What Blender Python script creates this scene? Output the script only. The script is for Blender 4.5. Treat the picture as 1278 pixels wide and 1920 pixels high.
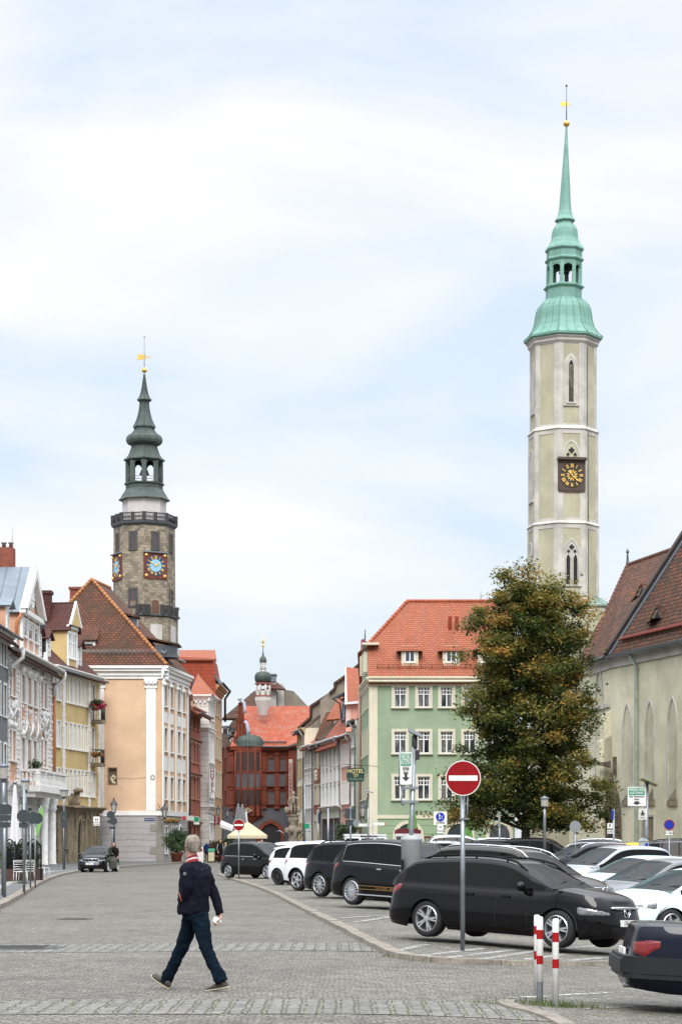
import bpy, bmesh, math, random
from mathutils import Vector, Matrix
from math import sin, cos, pi, sqrt, atan2, radians, floor
R_ = random.Random(7)
for o in list(bpy.data.objects): bpy.data.objects.remove(o)
SC = bpy.context.scene
COL = SC.collection
F, CX, HY, CH = 3900.0, 639.0, 1579.0, 1.7
cam_d = bpy.data.cameras.new('camera'); cam = bpy.data.objects.new('camera', cam_d); COL.objects.link(cam)
cam.location = (0, 0, CH); cam.rotation_euler = (radians(90), 0, 0)
cam_d.sensor_fit = 'HORIZONTAL'; cam_d.sensor_width = 36; cam_d.lens = F/1278*36
cam_d.shift_y = (HY-960)/1278; cam_d.clip_start = .5; cam_d.clip_end = 4000
SC.camera = cam
SC.render.resolution_x, SC.render.resolution_y = 681, 1024
SC.view_settings.view_transform = 'Standard'; SC.view_settings.look = 'None'
SC.view_settings.exposure = 0.95; SC.view_settings.gamma = 1
wd = bpy.data.worlds.new("World"); SC.world = wd; wd.use_nodes = True
SUN_EL, SUN_AZ = 44, 180     # degrees; azimuth of where the sun stands, from +Y clockwise
def world_nodes():
 nt = wd.node_tree; N = nt.nodes; L = nt.links; N.clear()
 out = N.new('ShaderNodeOutputWorld')
 sky = N.new('ShaderNodeTexSky'); sky.sky_type = 'NISHITA'; sky.sun_disc = False
 sky.sun_elevation = radians(SUN_EL); sky.sun_rotation = radians(SUN_AZ); sky.air_density = 1; sky.dust_density = 2.5
 b1 = N.new('ShaderNodeBackground'); b1.inputs[1].default_value = .10
 L.new(sky.outputs[0], b1.inputs[0])
 tc = N.new('ShaderNodeTexCoord')
 mp = N.new('ShaderNodeMapping'); mp.inputs['Scale'].default_value = (1.0, 1.0, 3.2); mp.inputs['Location'].default_value = (.35, .1, .22)
 mp.inputs['Rotation'].default_value = (0, .12, 0)
 L.new(tc.outputs['Generated'], mp.inputs[0])
 nz = N.new('ShaderNodeTexNoise'); nz.inputs['Scale'].default_value = 3.6; nz.inputs['Detail'].default_value = 8
 nz.inputs['Roughness'].default_value = .52; nz.inputs['Distortion'].default_value = .35
 L.new(mp.outputs[0], nz.inputs[0])
 rp = N.new('ShaderNodeValToRGB'); rp.color_ramp.elements[0].position = .37; rp.color_ramp.elements[1].position = .61
 rp.color_ramp.elements[0].color = (.0, .0, .0, 1); rp.color_ramp.elements[1].color = (1, 1, 1, 1)
 L.new(nz.outputs[0], rp.inputs[0])
 cl = N.new('ShaderNodeMix'); cl.data_type = 'RGBA'
 cl.inputs[6].default_value = (.385, .447, .515, 1); cl.inputs[7].default_value = (.545, .54, .545, 1)
 L.new(rp.outputs[0], cl.inputs[0])
 sp = N.new('ShaderNodeSeparateXYZ'); L.new(tc.outputs['Generated'], sp.inputs[0])
 mr = N.new('ShaderNodeMapRange'); mr.inputs[1].default_value = .0; mr.inputs[2].default_value = .16
 mr.inputs[3].default_value = .72; mr.inputs[4].default_value = 0.0; L.new(sp.outputs[2], mr.inputs[0])
 c2 = N.new('ShaderNodeMix'); c2.data_type = 'RGBA'; c2.inputs[7].default_value = (.405, .447, .475, 1)
 L.new(mr.outputs[0], c2.inputs[0]); L.new(cl.outputs[2], c2.inputs[6])
 b2 = N.new('ShaderNodeBackground')   # an overcast sky is brighter overhead than low down
 m2 = N.new('ShaderNodeMapRange'); m2.inputs[1].default_value = .38; m2.inputs[2].default_value = .75; m2.inputs[3].default_value = 1.0; m2.inputs[4].default_value = 3.7
 L.new(sp.outputs[2], m2.inputs[0]); L.new(m2.outputs[0], b2.inputs[1])
 L.new(c2.outputs[2], b2.inputs[0])
 mx = N.new('ShaderNodeMixShader'); mx.inputs[0].default_value = .93
 L.new(b1.outputs[0], mx.inputs[1]); L.new(b2.outputs[0], mx.inputs[2]); L.new(mx.outputs[0], out.inputs[0])
world_nodes()
sd = bpy.data.lights.new('sun', 'SUN'); sd.energy = 1.5; sd.angle = radians(28); sd.color = (1, .96, .9)
sun = bpy.data.objects.new('sun', sd); COL.objects.link(sun)
_a = radians(SUN_AZ); _e = radians(SUN_EL)
_dir = Vector((sin(_a)*cos(_e), cos(_a)*cos(_e), sin(_e)))
sun.rotation_euler = _dir.to_track_quat('Z', 'Y').to_euler()
def sstep(a, b, x):
 t = min(1, max(0, (x-a)/(b-a))); return t*t*(3-2*t)
def hh(x, y):
 sp = x if x > 6 else math.log(1+math.exp(x*1.5))/1.5
 sp = min(sp, 14)
 return -.055*sp*(1-sstep(45, 78, y)) + .32*sstep(88, 122, y)*sstep(0, 5, x)*(1-sstep(150, 175, y))
def W3(px, py, D): return Vector(((px-CX)*D/F, D, CH+(HY-py)*D/F))
def G(px, py, up=0.0):
 """the ground point seen at a pixel"""
 D = F*(CH-up)/(py-HY)
 for _ in range(40):
  x = (px-CX)*D/F
  D = .5*D + .5*F*(CH-hh(x, D)-up)/(py-HY)
 x = (px-CX)*D/F
 return Vector((x, D, hh(x, D)+up))
MATS = {}
def _n(nt, t, **k):
 n = nt.nodes.new(t)
 for a, b in k.items(): setattr(n, a, b)
 return n
def mixc(nt, fac, a, b, mode='MIX'):
 m = _n(nt, 'ShaderNodeMix', data_type='RGBA', blend_type=mode)
 for i, v in ((0, fac), (6, a), (7, b)):
  if isinstance(v, (int, float)): m.inputs[i].default_value = v
  elif isinstance(v, tuple): m.inputs[i].default_value = (v+(1,))[:4]
  else: nt.links.new(v, m.inputs[i])
 return m.outputs[2]
def newmat(name):
 m = bpy.data.materials.new(name); m.use_nodes = True; nt = m.node_tree
 return m, nt, nt.nodes['Principled BSDF']
def noise(nt, vec, scale, detail=4, rough=.55, dist=0):
 n = _n(nt, 'ShaderNodeTexNoise'); n.inputs['Scale'].default_value = scale; n.inputs['Detail'].default_value = detail
 n.inputs['Roughness'].default_value = rough; n.inputs['Distortion'].default_value = dist
 if vec is not None: nt.links.new(vec, n.inputs['Vector'])
 return n.outputs['Fac']
def ramp(nt, fac, p0, p1, c0=(0, 0, 0), c1=(1, 1, 1)):
 r = _n(nt, 'ShaderNodeValToRGB'); e = r.color_ramp.elements
 e[0].position = p0; e[1].position = p1; e[0].color = c0+(1,); e[1].color = c1+(1,)
 nt.links.new(fac, r.inputs[0]); return r.outputs[0]
def tcoord(nt, kind='Object', scale=(1, 1, 1)):
 t = _n(nt, 'ShaderNodeTexCoord'); m = _n(nt, 'ShaderNodeMapping'); m.inputs['Scale'].default_value = scale
 nt.links.new(t.outputs[kind], m.inputs[0]); return m.outputs[0]
def dark(c, k): return tuple(x*k for x in c)
def M(name, col, rough=.8, metal=0, var=.0, vs=1.5, bump=0, bs=30, coat=0, spec=.5, col2=None, zs=1.0, emit=0):
 if name in MATS: return MATS[name]
 m, nt, b = newmat(name); b.inputs['Roughness'].default_value = rough; b.inputs['Metallic'].default_value = metal
 b.inputs['Specular IOR Level'].default_value = spec
 if coat: b.inputs['Coat Weight'].default_value = coat; b.inputs['Coat Roughness'].default_value = .04
 b.inputs['Base Color'].default_value = col+(1,)
 if var or col2:
  v = tcoord(nt, 'Object', (1, 1, zs))
  f = ramp(nt, noise(nt, v, vs, 6, .6), .33, .68)
  c2 = col2 or dark(col, 1-var)
  c = mixc(nt, f, c2, col)
  f2 = noise(nt, v, vs*9, 3)
  c = mixc(nt, f2, dark(col, .88), c) if False else mixc(nt, .10, c, mixc(nt, f2, (0, 0, 0), (1, 1, 1)), 'OVERLAY')
  nt.links.new(c, b.inputs['Base Color'])
 if bump:
  bp = _n(nt, 'ShaderNodeBump'); bp.inputs['Strength'].default_value = bump; bp.inputs['Distance'].default_value = .03
  nt.links.new(noise(nt, tcoord(nt), bs, 5), bp.inputs['Height']); nt.links.new(bp.outputs[0], b.inputs['Normal'])
 if emit: b.inputs['Emission Color'].default_value = col+(1,); b.inputs['Emission Strength'].default_value = emit
 MATS[name] = m; return m
def Mplaster(name, col, stain=.22, sc=.5, rough=.93, streak=.15, fine=.12):
 """rendered wall: blotches, faint vertical runs of dirt, fine grain"""
 if name in MATS: return MATS[name]
 m, nt, b = newmat(name); b.inputs['Roughness'].default_value = rough; b.inputs['Specular IOR Level'].default_value = .2
 v = tcoord(nt)
 f = ramp(nt, noise(nt, v, sc, 8, .62, .3), .38, .62)
 c = mixc(nt, f, dark(col, 1-stain), col)
 vs = tcoord(nt, 'Object', (1, 1, .09))
 g = ramp(nt, noise(nt, vs, 2.2, 6, .7), .52, .74)
 k = _n(nt, 'ShaderNodeMath', operation='MULTIPLY'); nt.links.new(g, k.inputs[0]); k.inputs[1].default_value = streak
 c = mixc(nt, k.outputs[0], c, dark(col, .35))
 c = mixc(nt, fine, c, noise(nt, v, 14, 4, .7), 'OVERLAY')
 nt.links.new(c, b.inputs['Base Color'])
 bp = _n(nt, 'ShaderNodeBump'); bp.inputs['Strength'].default_value = .25; bp.inputs['Distance'].default_value = .02
 nt.links.new(noise(nt, v, 25, 5), bp.inputs['Height']); nt.links.new(bp.outputs[0], b.inputs['Normal'])
 MATS[name] = m; return m
def Mbrick(name, c1, c2, cm, bw, bh, mort=.02, rough=.85, bump=.6, moss=None, mossamt=.4, offset=.5, nsc=.35, smooth=.1, coord='UV'):
 """tiles, blocks or setts: random tone per brick, blotches, raised bricks"""
 if name in MATS: return MATS[name]
 m, nt, b = newmat(name); b.inputs['Roughness'].default_value = rough; b.inputs['Specular IOR Level'].default_value = .25
 v = tcoord(nt, coord)
 nv = _n(nt, 'ShaderNodeTexNoise'); nv.inputs['Scale'].default_value = 1.3; nt.links.new(v, nv.inputs['Vector'])
 vm = _n(nt, 'ShaderNodeVectorMath', operation='MULTIPLY_ADD'); nt.links.new(nv.outputs['Color'], vm.inputs[0])
 vm.inputs[1].default_value = (bh*.5, bh*.5, 0); nt.links.new(v, vm.inputs[2])
 br = _n(nt, 'ShaderNodeTexBrick'); br.offset = offset; br.inputs['Scale'].default_value = 1
 br.inputs['Brick Width'].default_value = bw; br.inputs['Row Height'].default_value = bh
 br.inputs['Mortar Size'].default_value = mort; br.inputs['Mortar Smooth'].default_value = smooth
 br.inputs['Color1'].default_value = c1+(1,); br.inputs['Color2'].default_value = c2+(1,); br.inputs['Mortar'].default_value = cm+(1,)
 nt.links.new(vm.outputs[0], br.inputs['Vector'])
 c = br.outputs['Color']
 if moss:
  f = ramp(nt, noise(nt, tcoord(nt), nsc, 8, .65, .4), .45, .7)
  k = _n(nt, 'ShaderNodeMath', operation='MULTIPLY'); nt.links.new(f, k.inputs[0]); k.inputs[1].default_value = mossamt
  c = mixc(nt, k.outputs[0], c, moss)
 c = mixc(nt, .25, c, noise(nt, v, 6, 5, .7), 'OVERLAY')
 nt.links.new(c, b.inputs['Base Color'])
 if bump:
  bp = _n(nt, 'ShaderNodeBump'); bp.inputs['Strength'].default_value = bump; bp.inputs['Distance'].default_value = .04; bp.invert = True
  nt.links.new(br.outputs['Fac'], bp.inputs['Height']); nt.links.new(bp.outputs[0], b.inputs['Normal'])
 MATS[name] = m; return m
def basis(d):
 d = Vector(d).normalized(); a = Vector((0, 0, 1)) if abs(d.z) < .95 else Vector((1, 0, 0))
 u = d.cross(a).normalized(); return u, d.cross(u).normalized()
class MB:
 def __init__(s): s.v = []; s.f = []; s.m = []; s.sm = []
 def face(s, pts, mi=0, smooth=False):
  b = len(s.v); s.v += [Vector(p) for p in pts]; s.f.append(tuple(range(b, b+len(pts)))); s.m.append(mi); s.sm.append(smooth); return s
 def add(s, vs, fs, mi=0, smooth=False):
  b = len(s.v); s.v += [Vector(p) for p in vs]
  for f in fs: s.f.append(tuple(b+i for i in f)); s.m.append(mi); s.sm.append(smooth)
  return s
 def hexa(s, p, mi=0):   # 8 points: bottom 4 (ccw seen from above), top 4
  return s.add(p, [(3, 2, 1, 0), (4, 5, 6, 7), (0, 1, 5, 4), (1, 2, 6, 5), (2, 3, 7, 6), (3, 0, 4, 7)], mi)
 def box(s, x0, x1, y0, y1, z0, z1, mi=0):
  return s.hexa([(x0, y0, z0), (x1, y0, z0), (x1, y1, z0), (x0, y1, z0), (x0, y0, z1), (x1, y0, z1), (x1, y1, z1), (x0, y1, z1)], mi)
 def prism(s, pts, vec, mi=0):
  vec = Vector(vec); n = len(pts); P = [Vector(p) for p in pts]
  nn = Vector((0, 0, 0))
  for i in range(n): nn += (P[i]-P[0]).cross(P[(i+1) % n]-P[0])
  if nn.dot(vec) > 0: P = P[::-1]
  vs = P+[p+vec for p in P]
  return s.add(vs, [tuple(range(n)), tuple(range(2*n-1, n-1, -1))]+[((i+1) % n, i, i+n, (i+1) % n+n) for i in range(n)], mi)
 def tube(s, pts, r, n=8, mi=0, caps=True, smooth=True):
  P = [Vector(p) for p in pts]; rs = r if isinstance(r, (list, tuple)) else [r]*len(P)
  vs = []; u0 = None
  for i, p in enumerate(P):
   d = (P[min(i+1, len(P)-1)]-P[max(i-1, 0)])
   u, w = basis(d)
   if u0 is not None:
    dn = d.normalized(); u = (u0-dn*u0.dot(dn)).normalized(); w = dn.cross(u)
   u0 = u
   vs += [p+(u*cos(2*pi*k/n)+w*sin(2*pi*k/n))*rs[i] for k in range(n)]
  fs = [(i*n+k, i*n+(k+1) % n, (i+1)*n+(k+1) % n, (i+1)*n+k) for i in range(len(P)-1) for k in range(n)]
  s.add(vs, fs, mi, smooth)
  if caps:
   b = len(s.v)-len(vs)
   s.f.append(tuple(b+k for k in range(n))[::-1]); s.m.append(mi); s.sm.append(False)
   s.f.append(tuple(b+(len(P)-1)*n+k for k in range(n))); s.m.append(mi); s.sm.append(False)
  return s
 def lathe(s, prof, c=(0, 0, 0), n=16, mi=0, smooth=True, rot=0, lean=(0, 0), caps=True, sq=(1, 1)):
  """prof: (radius, z) from bottom to top"""
  vs = []; z0 = prof[0][1]
  for r, z in prof:
   for k in range(n):
    a = rot+2*pi*k/n
    vs.append((c[0]+r*cos(a)*sq[0]+lean[0]*(z-z0), c[1]+r*sin(a)*sq[1]+lean[1]*(z-z0), c[2]+z))
  fs = [(i*n+k, i*n+(k+1) % n, (i+1)*n+(k+1) % n, (i+1)*n+k) for i in range(len(prof)-1) for k in range(n)]
  s.add(vs, fs, mi, smooth)
  if caps:
   b = len(s.v)-len(vs)
   if prof[0][0] > .001: s.f.append(tuple(b+k for k in range(n))[::-1]); s.m.append(mi); s.sm.append(False)
   if prof[-1][0] > .001: s.f.append(tuple(b+(len(prof)-1)*n+k for k in range(n))); s.m.append(mi); s.sm.append(False)
  return s
 def ball(s, c, r, n=12, mi=0, sq=(1, 1, 1)):
  pr = [(max(.0001, r*sin(pi*i/n)), -r*cos(pi*i/n)*sq[2]) for i in range(n+1)]
  return s.lathe(pr, c, n*2 if n < 10 else 16, mi, True, 0, (0, 0), False, (sq[0], sq[1]))
 def xf(s, M4):
  s.v = [M4 @ p for p in s.v]; return s
 def mesh(s, name, mats, off=Vector((0, 0, 0)), uv=False, sharp=None):
  me = bpy.data.meshes.new(name)
  me.from_pydata([tuple(p-off) for p in s.v], [], s.f)
  for m in mats: me.materials.append(m)
  me.polygons.foreach_set('material_index', s.m)
  me.polygons.foreach_set('use_smooth', s.sm)
  if uv:
   ul = me.uv_layers.new(name='UVMap')
   for f, p in zip(s.f, me.polygons):
    n = p.normal
    if abs(n.z) > .97: t = Vector((1, 0, 0))
    else: t = Vector((0, 0, 1)).cross(n).normalized()
    b = n.cross(t)
    for li, vi in zip(p.loop_indices, f):
     q = s.v[vi]; ul.data[li].uv = (q.dot(t), q.dot(b))
  if sharp is not None:
   me.polygons.foreach_set('use_smooth', [True]*len(me.polygons)); me.set_sharp_from_angle(angle=radians(sharp))
  me.validate(); me.update()
  return me
 def build(s, name, mat, parent=None, uv=False, local=False, sharp=None, **tagk):
  mats = mat if isinstance(mat, (list, tuple)) else [mat]
  off = Vector((0, 0, 0))
  if parent is not None and not local: off = wloc(parent)
  me = s.mesh(name, mats, off, uv, sharp)
  o = bpy.data.objects.new(name, me); COL.objects.link(o)
  if parent is not None: o.parent = parent
  if tagk: tag(o, **tagk)
  return o
def wloc(o):
 v = Vector((0, 0, 0))
 while o is not None: v += o.location; o = o.parent
 return v
def tag(o, label=None, cat=None, group=None, kind=None):
 if label: o['label'] = label
 if cat: o['category'] = cat
 if group: o['group'] = group
 if kind: o['kind'] = kind
 return o
def thing(name, label, cat, loc=(0, 0, 0), rz=0, group=None):
 o = bpy.data.objects.new(name, None); COL.objects.link(o); o.location = loc; o.rotation_euler = (0, 0, rz)
 o.empty_display_size = .3
 return tag(o, label, cat, group)
def inst(me, name, parent, loc=(0, 0, 0), rz=0, rot=None):
 o = bpy.data.objects.new(name, me); COL.objects.link(o); o.parent = parent; o.location = loc
 o.rotation_euler = rot or (0, 0, rz); return o
def copy_tree(o, parent=None):
 c = o.copy(); COL.objects.link(c)
 if parent is not None: c.parent = parent
 for ch in [x for x in o.children]: copy_tree(ch, c)
 return c
def text(parent, name, s, size, mat, loc, rot, align='CENTER', ext=.004, sx=1.0, bold=0):
 cu = bpy.data.curves.new(name, 'FONT'); cu.body = s; cu.size = size; cu.align_x = align; cu.align_y = 'CENTER'; cu.extrude = ext; cu.offset = bold
 cu.resolution_u = 3
 t = bpy.data.objects.new(name, cu); COL.objects.link(t)
 bpy.context.view_layer.update()
 me = bpy.data.meshes.new_from_object(t); bpy.data.objects.remove(t); bpy.data.curves.remove(cu)
 me.materials.clear(); me.materials.append(mat); me.name = name
 o = bpy.data.objects.new(name, me); COL.objects.link(o); o.parent = parent; o.location = loc; o.rotation_euler = rot; o.scale = (sx, 1, 1)
 return o
def interp(tab, x):
 if x <= tab[0][0]: return tab[0][1]
 for (a, b), (c, d) in zip(tab, tab[1:]):
  if x <= c: return b+(d-b)*(x-a)/(c-a) if c > a else d
 return tab[-1][1]
class Wall:
 def __init__(s, pa, da, pb, db):
  s.A = Vector(((pa-CX)*da/F, da, 0)); s.B = Vector(((pb-CX)*db/F, db, 0)); s._i()
 @classmethod
 def xy(c, A, B):
  s = c.__new__(c); s.A = Vector((A[0], A[1], 0)); s.B = Vector((B[0], B[1], 0)); s._i(); return s
 def _i(s):
  s.L = (s.B-s.A).length; s.t = (s.B-s.A)/s.L; s.n = Vector((s.t.y, -s.t.x, 0)); s.rz = atan2(s.t.y, s.t.x)
 def u(s, px):
  k = (px-CX)/F   # x = k*y
  den = s.t.x-k*s.t.y
  return (k*s.A.y-s.A.x)/den
 def z(s, px, py): return CH+(HY-py)*(s.A.y+s.t.y*s.u(px))/F
 def P(s, u, v, n=0.0): return s.A+s.t*u+s.n*n+Vector((0, 0, v))
 def rect(s, p0, p1, y0, y1):
  """pixel rect (left,right,top,bottom measured at the centre) -> u0,u1,v0,v1"""
  a, b = s.u(p0), s.u(p1); c = .5*(p0+p1); return (a, b, s.z(c, y1), s.z(c, y0))
def wallmesh(root, W, z0, z1, mat, wins, reveal=.18, name='wall', thick=.3, u0=0, u1=None, rmat=None):
 u1 = W.L if u1 is None else u1
 us = sorted(set([u0, u1]+[x for w in wins for x in w[:2] if u0 < x < u1])); vs = sorted(set([z0, z1]+[x for w in wins for x in w[2:4] if z0 < x < z1]))
 mb = MB()
 for a, b in zip(us, us[1:]):
  run = None
  for c, d in zip(vs, vs[1:]):
   cu, cv = .5*(a+b), .5*(c+d)
   hole = any(w[0] < cu < w[1] and w[2] < cv < w[3] for w in wins)
   if not hole: mb.face([W.P(a, c), W.P(b, c), W.P(b, d), W.P(a, d)])
 for w in wins:
  a, b, c, d = w[:4]; r = -reveal
  mb.face([W.P(a, c), W.P(a, d), W.P(a, d, r), W.P(a, c, r)][::-1])
  mb.face([W.P(b, c), W.P(b, d), W.P(b, d, r), W.P(b, c, r)])
  mb.face([W.P(a, d), W.P(b, d), W.P(b, d, r), W.P(a, d, r)][::-1])
  mb.face([W.P(a, c), W.P(b, c), W.P(b, c, r), W.P(a, c, r)])
 return mb.build(name, mat, root, uv=True)
_wc = {}
def window(root, W, rect, cmat, fmat, pmat, casing=.12, proud=.04, reveal=.18, cols=2, rows=(), sill=.06, fw=.05, name='window', cap=0, apron=0, tg=None):
 """casing round the opening, timber frame with glazing bars set back, pane behind"""
 u0, u1, v0, v1 = rect[:4]; w, h = u1-u0, v1-v0
 key = (round(w, 2), round(h, 2), cmat.name, fmat.name, pmat.name, casing, proud, reveal, cols, tuple(rows), sill, cap, apron, tg)
 if key not in _wc:
  mb = MB(); c = casing
  if c:
   q = -proud; e = .02
   mb.box(-c, 0, q, e, -c*.0, h+c); mb.box(w, w+c, q, e, 0, h+c); mb.box(0, w, q, e, h, h+c)
  if sill: mb.box(-c-.05, w+c+.05, -proud-sill, .05, -.09, 0)
  if cap: mb.box(-c-.08, w+c+.08, -proud-cap, .03, h+c, h+c+.12)
  if apron: mb.box(-c, w+c, -proud*.6, .02, -apron-.09, -.09)
  f = fw; y0, y1 = reveal-.09, reveal-.03
  mb.box(0, f, y0, y1, 0, h, 1); mb.box(w-f, w, y0, y1, 0, h, 1); mb.box(f, w-f, y0, y1, 0, f, 1); mb.box(f, w-f, y0, y1, h-f, h, 1)
  for k in range(1, cols): x = w*k/cols; mb.box(x-f*.55, x+f*.55, y0-.01, y1, f, h-f, 1)
  for r in rows: mb.box(f, w-f, y0-.006, y1-.002, h*r-f*.4, h*r+f*.4, 1)
  if tg:
   for k in range(1, tg[1]): x = w*k/tg[1]; mb.box(x-f*.3, x+f*.3, y0-.002, y1-.004, h*tg[0], h-f, 1)
  pm = MB(); pm.face([(0, reveal-.05, 0), (w, reveal-.05, 0), (w, reveal-.05, h), (0, reveal-.05, h)])
  _wc[key] = (mb.mesh('window', [cmat, fmat]), pm.mesh('pane', [pmat]))
 me, pe = _wc[key]
 loc = W.P(u0, v0)-wloc(root)
 o = inst(me, name, root, loc, W.rz); inst(pe, 'pane', o)
 return o
def slab(mb, pts, th=.15, mi=0):
 P = [Vector(p) for p in pts]; n = Vector((0, 0, 0))
 for i in range(len(P)): n += (P[i]-P[0]).cross(P[(i+1) % len(P)]-P[0])
 n.normalize()
 if n.z < 0: n = -n
 mb.prism([p-n*th for p in P], n*th, mi)
def pipe(root, name, pts, r=.06, mat=None):
 mb = MB(); mb.tube(pts, r, 8); return mb.build(name, mat, root)
WHITE = M('white_trim', (.76, .76, .74), .6, var=.12)
WFR = M('white_frame', (.78, .79, .79), .45)
CREAM = Mplaster('cream_trim', (.60, .55, .44), .12)
GLASS = M('window_glass', (.035, .042, .05), .06, spec=.8)
CURT = None
def mpane(name, a, c_):
 m, nt, b = newmat(name); oi = _n(nt, 'ShaderNodeObjectInfo'); g = _n(nt, 'ShaderNodeNewGeometry'); mp = _n(nt, 'ShaderNodeMapping'); mp.inputs['Scale'].default_value = (1, 1, .25); nt.links.new(g.outputs['Position'], mp.inputs[0])
 f = ramp(nt, noise(nt, mp.outputs[0], 1.9, 4), .42, .60); c = mixc(nt, f, a, c_); c = mixc(nt, .55, c, mixc(nt, oi.outputs['Random'], (.12, .12, .12), (.85, .85, .85)), 'OVERLAY')
 nt.links.new(c, b.inputs['Base Color']); b.inputs['Roughness'].default_value = .07; b.inputs['Specular IOR Level'].default_value = .7; MATS[name] = m; return m
CURT = mpane('curtained_glass', (.02, .025, .03), (.20, .20, .19))
GREYGL = mpane('pale_glass', (.10, .105, .11), (.34, .345, .35))
ZINC = M('zinc', (.17, .20, .23), .5, .3, var=.25, vs=.8)
ZDARK = M('dark_zinc', (.10, .11, .12), .5, .5, var=.25)
PIPE = M('downpipe_white', (.5, .5, .48), .5)
GALV = M('galvanised', (.26, .28, .30), .42, .75, var=.25, vs=6)
BLACK = M('black_metal', (.015, .015, .017), .45)
RUB = M('rubber', (.010, .010, .011), .85)
STONE = Mplaster('sandstone', (.30, .25, .17), .4, 1.2, streak=.5)
GOLD = M('gold', (.80, .52, .13), .3, .9, var=.2, vs=4)
T_RED = Mbrick('tiles_orange', (.33, .105, .055), (.27, .082, .045), (.15, .05, .03), .36, .24, .022, .8, .7, moss=(.20, .09, .06), mossamt=.35, nsc=.8)
T_OLD = Mbrick('tiles_weathered', (.17, .062, .036), (.095, .042, .027), (.035, .022, .016), .33, .26, .032, .9, .8, moss=(.042, .032, .020), mossamt=.85, nsc=.55)
T_BRN = Mbrick('tiles_brown', (.115, .058, .038), (.07, .040, .030), (.02, .015, .012), .36, .27, .032, .9, .8, moss=(.032, .027, .022), mossamt=.5, nsc=.4)
T_MAR = Mbrick('tiles_maroon', (.125, .035, .027), (.085, .027, .022), (.03, .012, .010), .2, .22, .03, .7, .7, moss=(.05, .03, .025), mossamt=.4, nsc=.8)
T_SCH = Mbrick('tiles_patchy', (.48, .10, .045), (.30, .07, .035), (.13, .035, .02), .2, .26, .03, .8, .7, moss=(.28, .16, .12), mossamt=.6, nsc=1.1)
SLATE = Mbrick('slate', (.035, .037, .042), (.025, .026, .03), (.01, .01, .01), .25, .2, .02, .6, .5)
T_CHU = Mbrick('tiles_church', (.19, .072, .042), (.08, .043, .030), (.022, .016, .012), .36, .27, .036, .9, .8, moss=(.040, .033, .023), mossamt=.65, nsc=.3)
BRICKC = Mbrick('chimney_brick', (.30, .07, .04), (.20, .05, .035), (.12, .09, .07), .25, .08, .01, .9, .4)
RIDGE = M('ridge_tile', (.38, .16, .06), .85, var=.4, vs=2)
COPPER = None
def mcopper(name, c1, c2, stain, seam=.55):
 m, nt, b = newmat(name); b.inputs['Roughness'].default_value = .62; b.inputs['Metallic'].default_value = .0
 v = tcoord(nt); vs = tcoord(nt, 'Object', (1, 1, .12))
 f = ramp(nt, noise(nt, v, 1.1, 7, .65), .35, .68)
 c = mixc(nt, f, c1, c2)
 g = ramp(nt, noise(nt, vs, 1.9, 6, .7), .55, .78)
 c = mixc(nt, g, c, stain)
 nt.links.new(c, b.inputs['Base Color'])
 return m
COPPER = mcopper('green_copper', (.105, .235, .19), (.165, .315, .255), (.085, .17, .13))
COPD = mcopper('dark_copper', (.026, .040, .036), (.055, .078, .068), (.015, .022, .019))
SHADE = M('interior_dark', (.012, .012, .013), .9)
GREYP = M('grey_paint', (.33, .35, .37), .5, .2, var=.15)
SIGNW = M('sign_white', (.66, .66, .63), .5, var=.14, vs=6)
SIGNR = M('sign_red', (.23, .004, .007), .5, var=.22, vs=7, spec=.15)
SIGNB = M('sign_blue', (.006, .025, .26), .5, spec=.2)
SIGNG = M('sign_green', (.0, .20, .10), .4)
SIGNK = M('sign_black', (.02, .02, .025), .5)
SIGNBK = M('sign_back', (.035, .045, .05), .5, .3, var=.2)
SIGNBG = M('sign_back_grey', (.24, .25, .26), .5, .5, var=.2)
# ================================================================ helpers for facades
def band(mb, W, u0, u1, v0, v1, p=.06, p0=-.01, mi=0):
 mb.hexa([W.P(u0, v0, p), W.P(u1, v0, p), W.P(u1, v0, p0), W.P(u0, v0, p0), W.P(u0, v1, p), W.P(u1, v1, p), W.P(u1, v1, p0), W.P(u0, v1, p0)], mi)
def cornice(mb, W, u0, u1, v, h=.6, p=.5, mi=0):
 """stepped moulding under the eaves, top at height v"""
 for k, (a, b, q) in enumerate(((1, .72, 1), (.72, .5, .72), (.5, .22, .42), (.22, 0, .2))):
  band(mb, W, u0-.003*k, u1+.003*k, v-h*(1-b), v-h*(1-a) if False else v-h*(1-a), p*q, -.02+.002*k, mi)
def cornice(mb, W, u0, u1, v, h=.6, p=.5, mi=0):
 for k, (a, b, q) in enumerate(((0, .2, 1), (.2, .42, .75), (.42, .75, .4), (.75, 1, .2))):
  band(mb, W, u0-.002*k, u1+.002*k, v-h*b, v-h*a, p*q, -.02-.003*k, mi)
def shell(root, W, depth, z1, mat, z0=-.5, left=True, right=True, name='side_wall', dirv=None):
 d = (dirv or -W.n)*depth; A0, B0 = W.A, W.B; A1, B1 = A0+d, B0+d; up = Vector((0, 0, 1)); mb = MB()
 def q(p, r): mb.face([p+up*z0, r+up*z0, r+up*z1, p+up*z1])
 if left: q(A1, A0)
 if right: q(B0, B1)
 q(B1, A1); mb.face([A0+up*z1, B0+up*z1, B1+up*z1, A1+up*z1])
 return mb.build(name, mat, root, uv=True)
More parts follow.
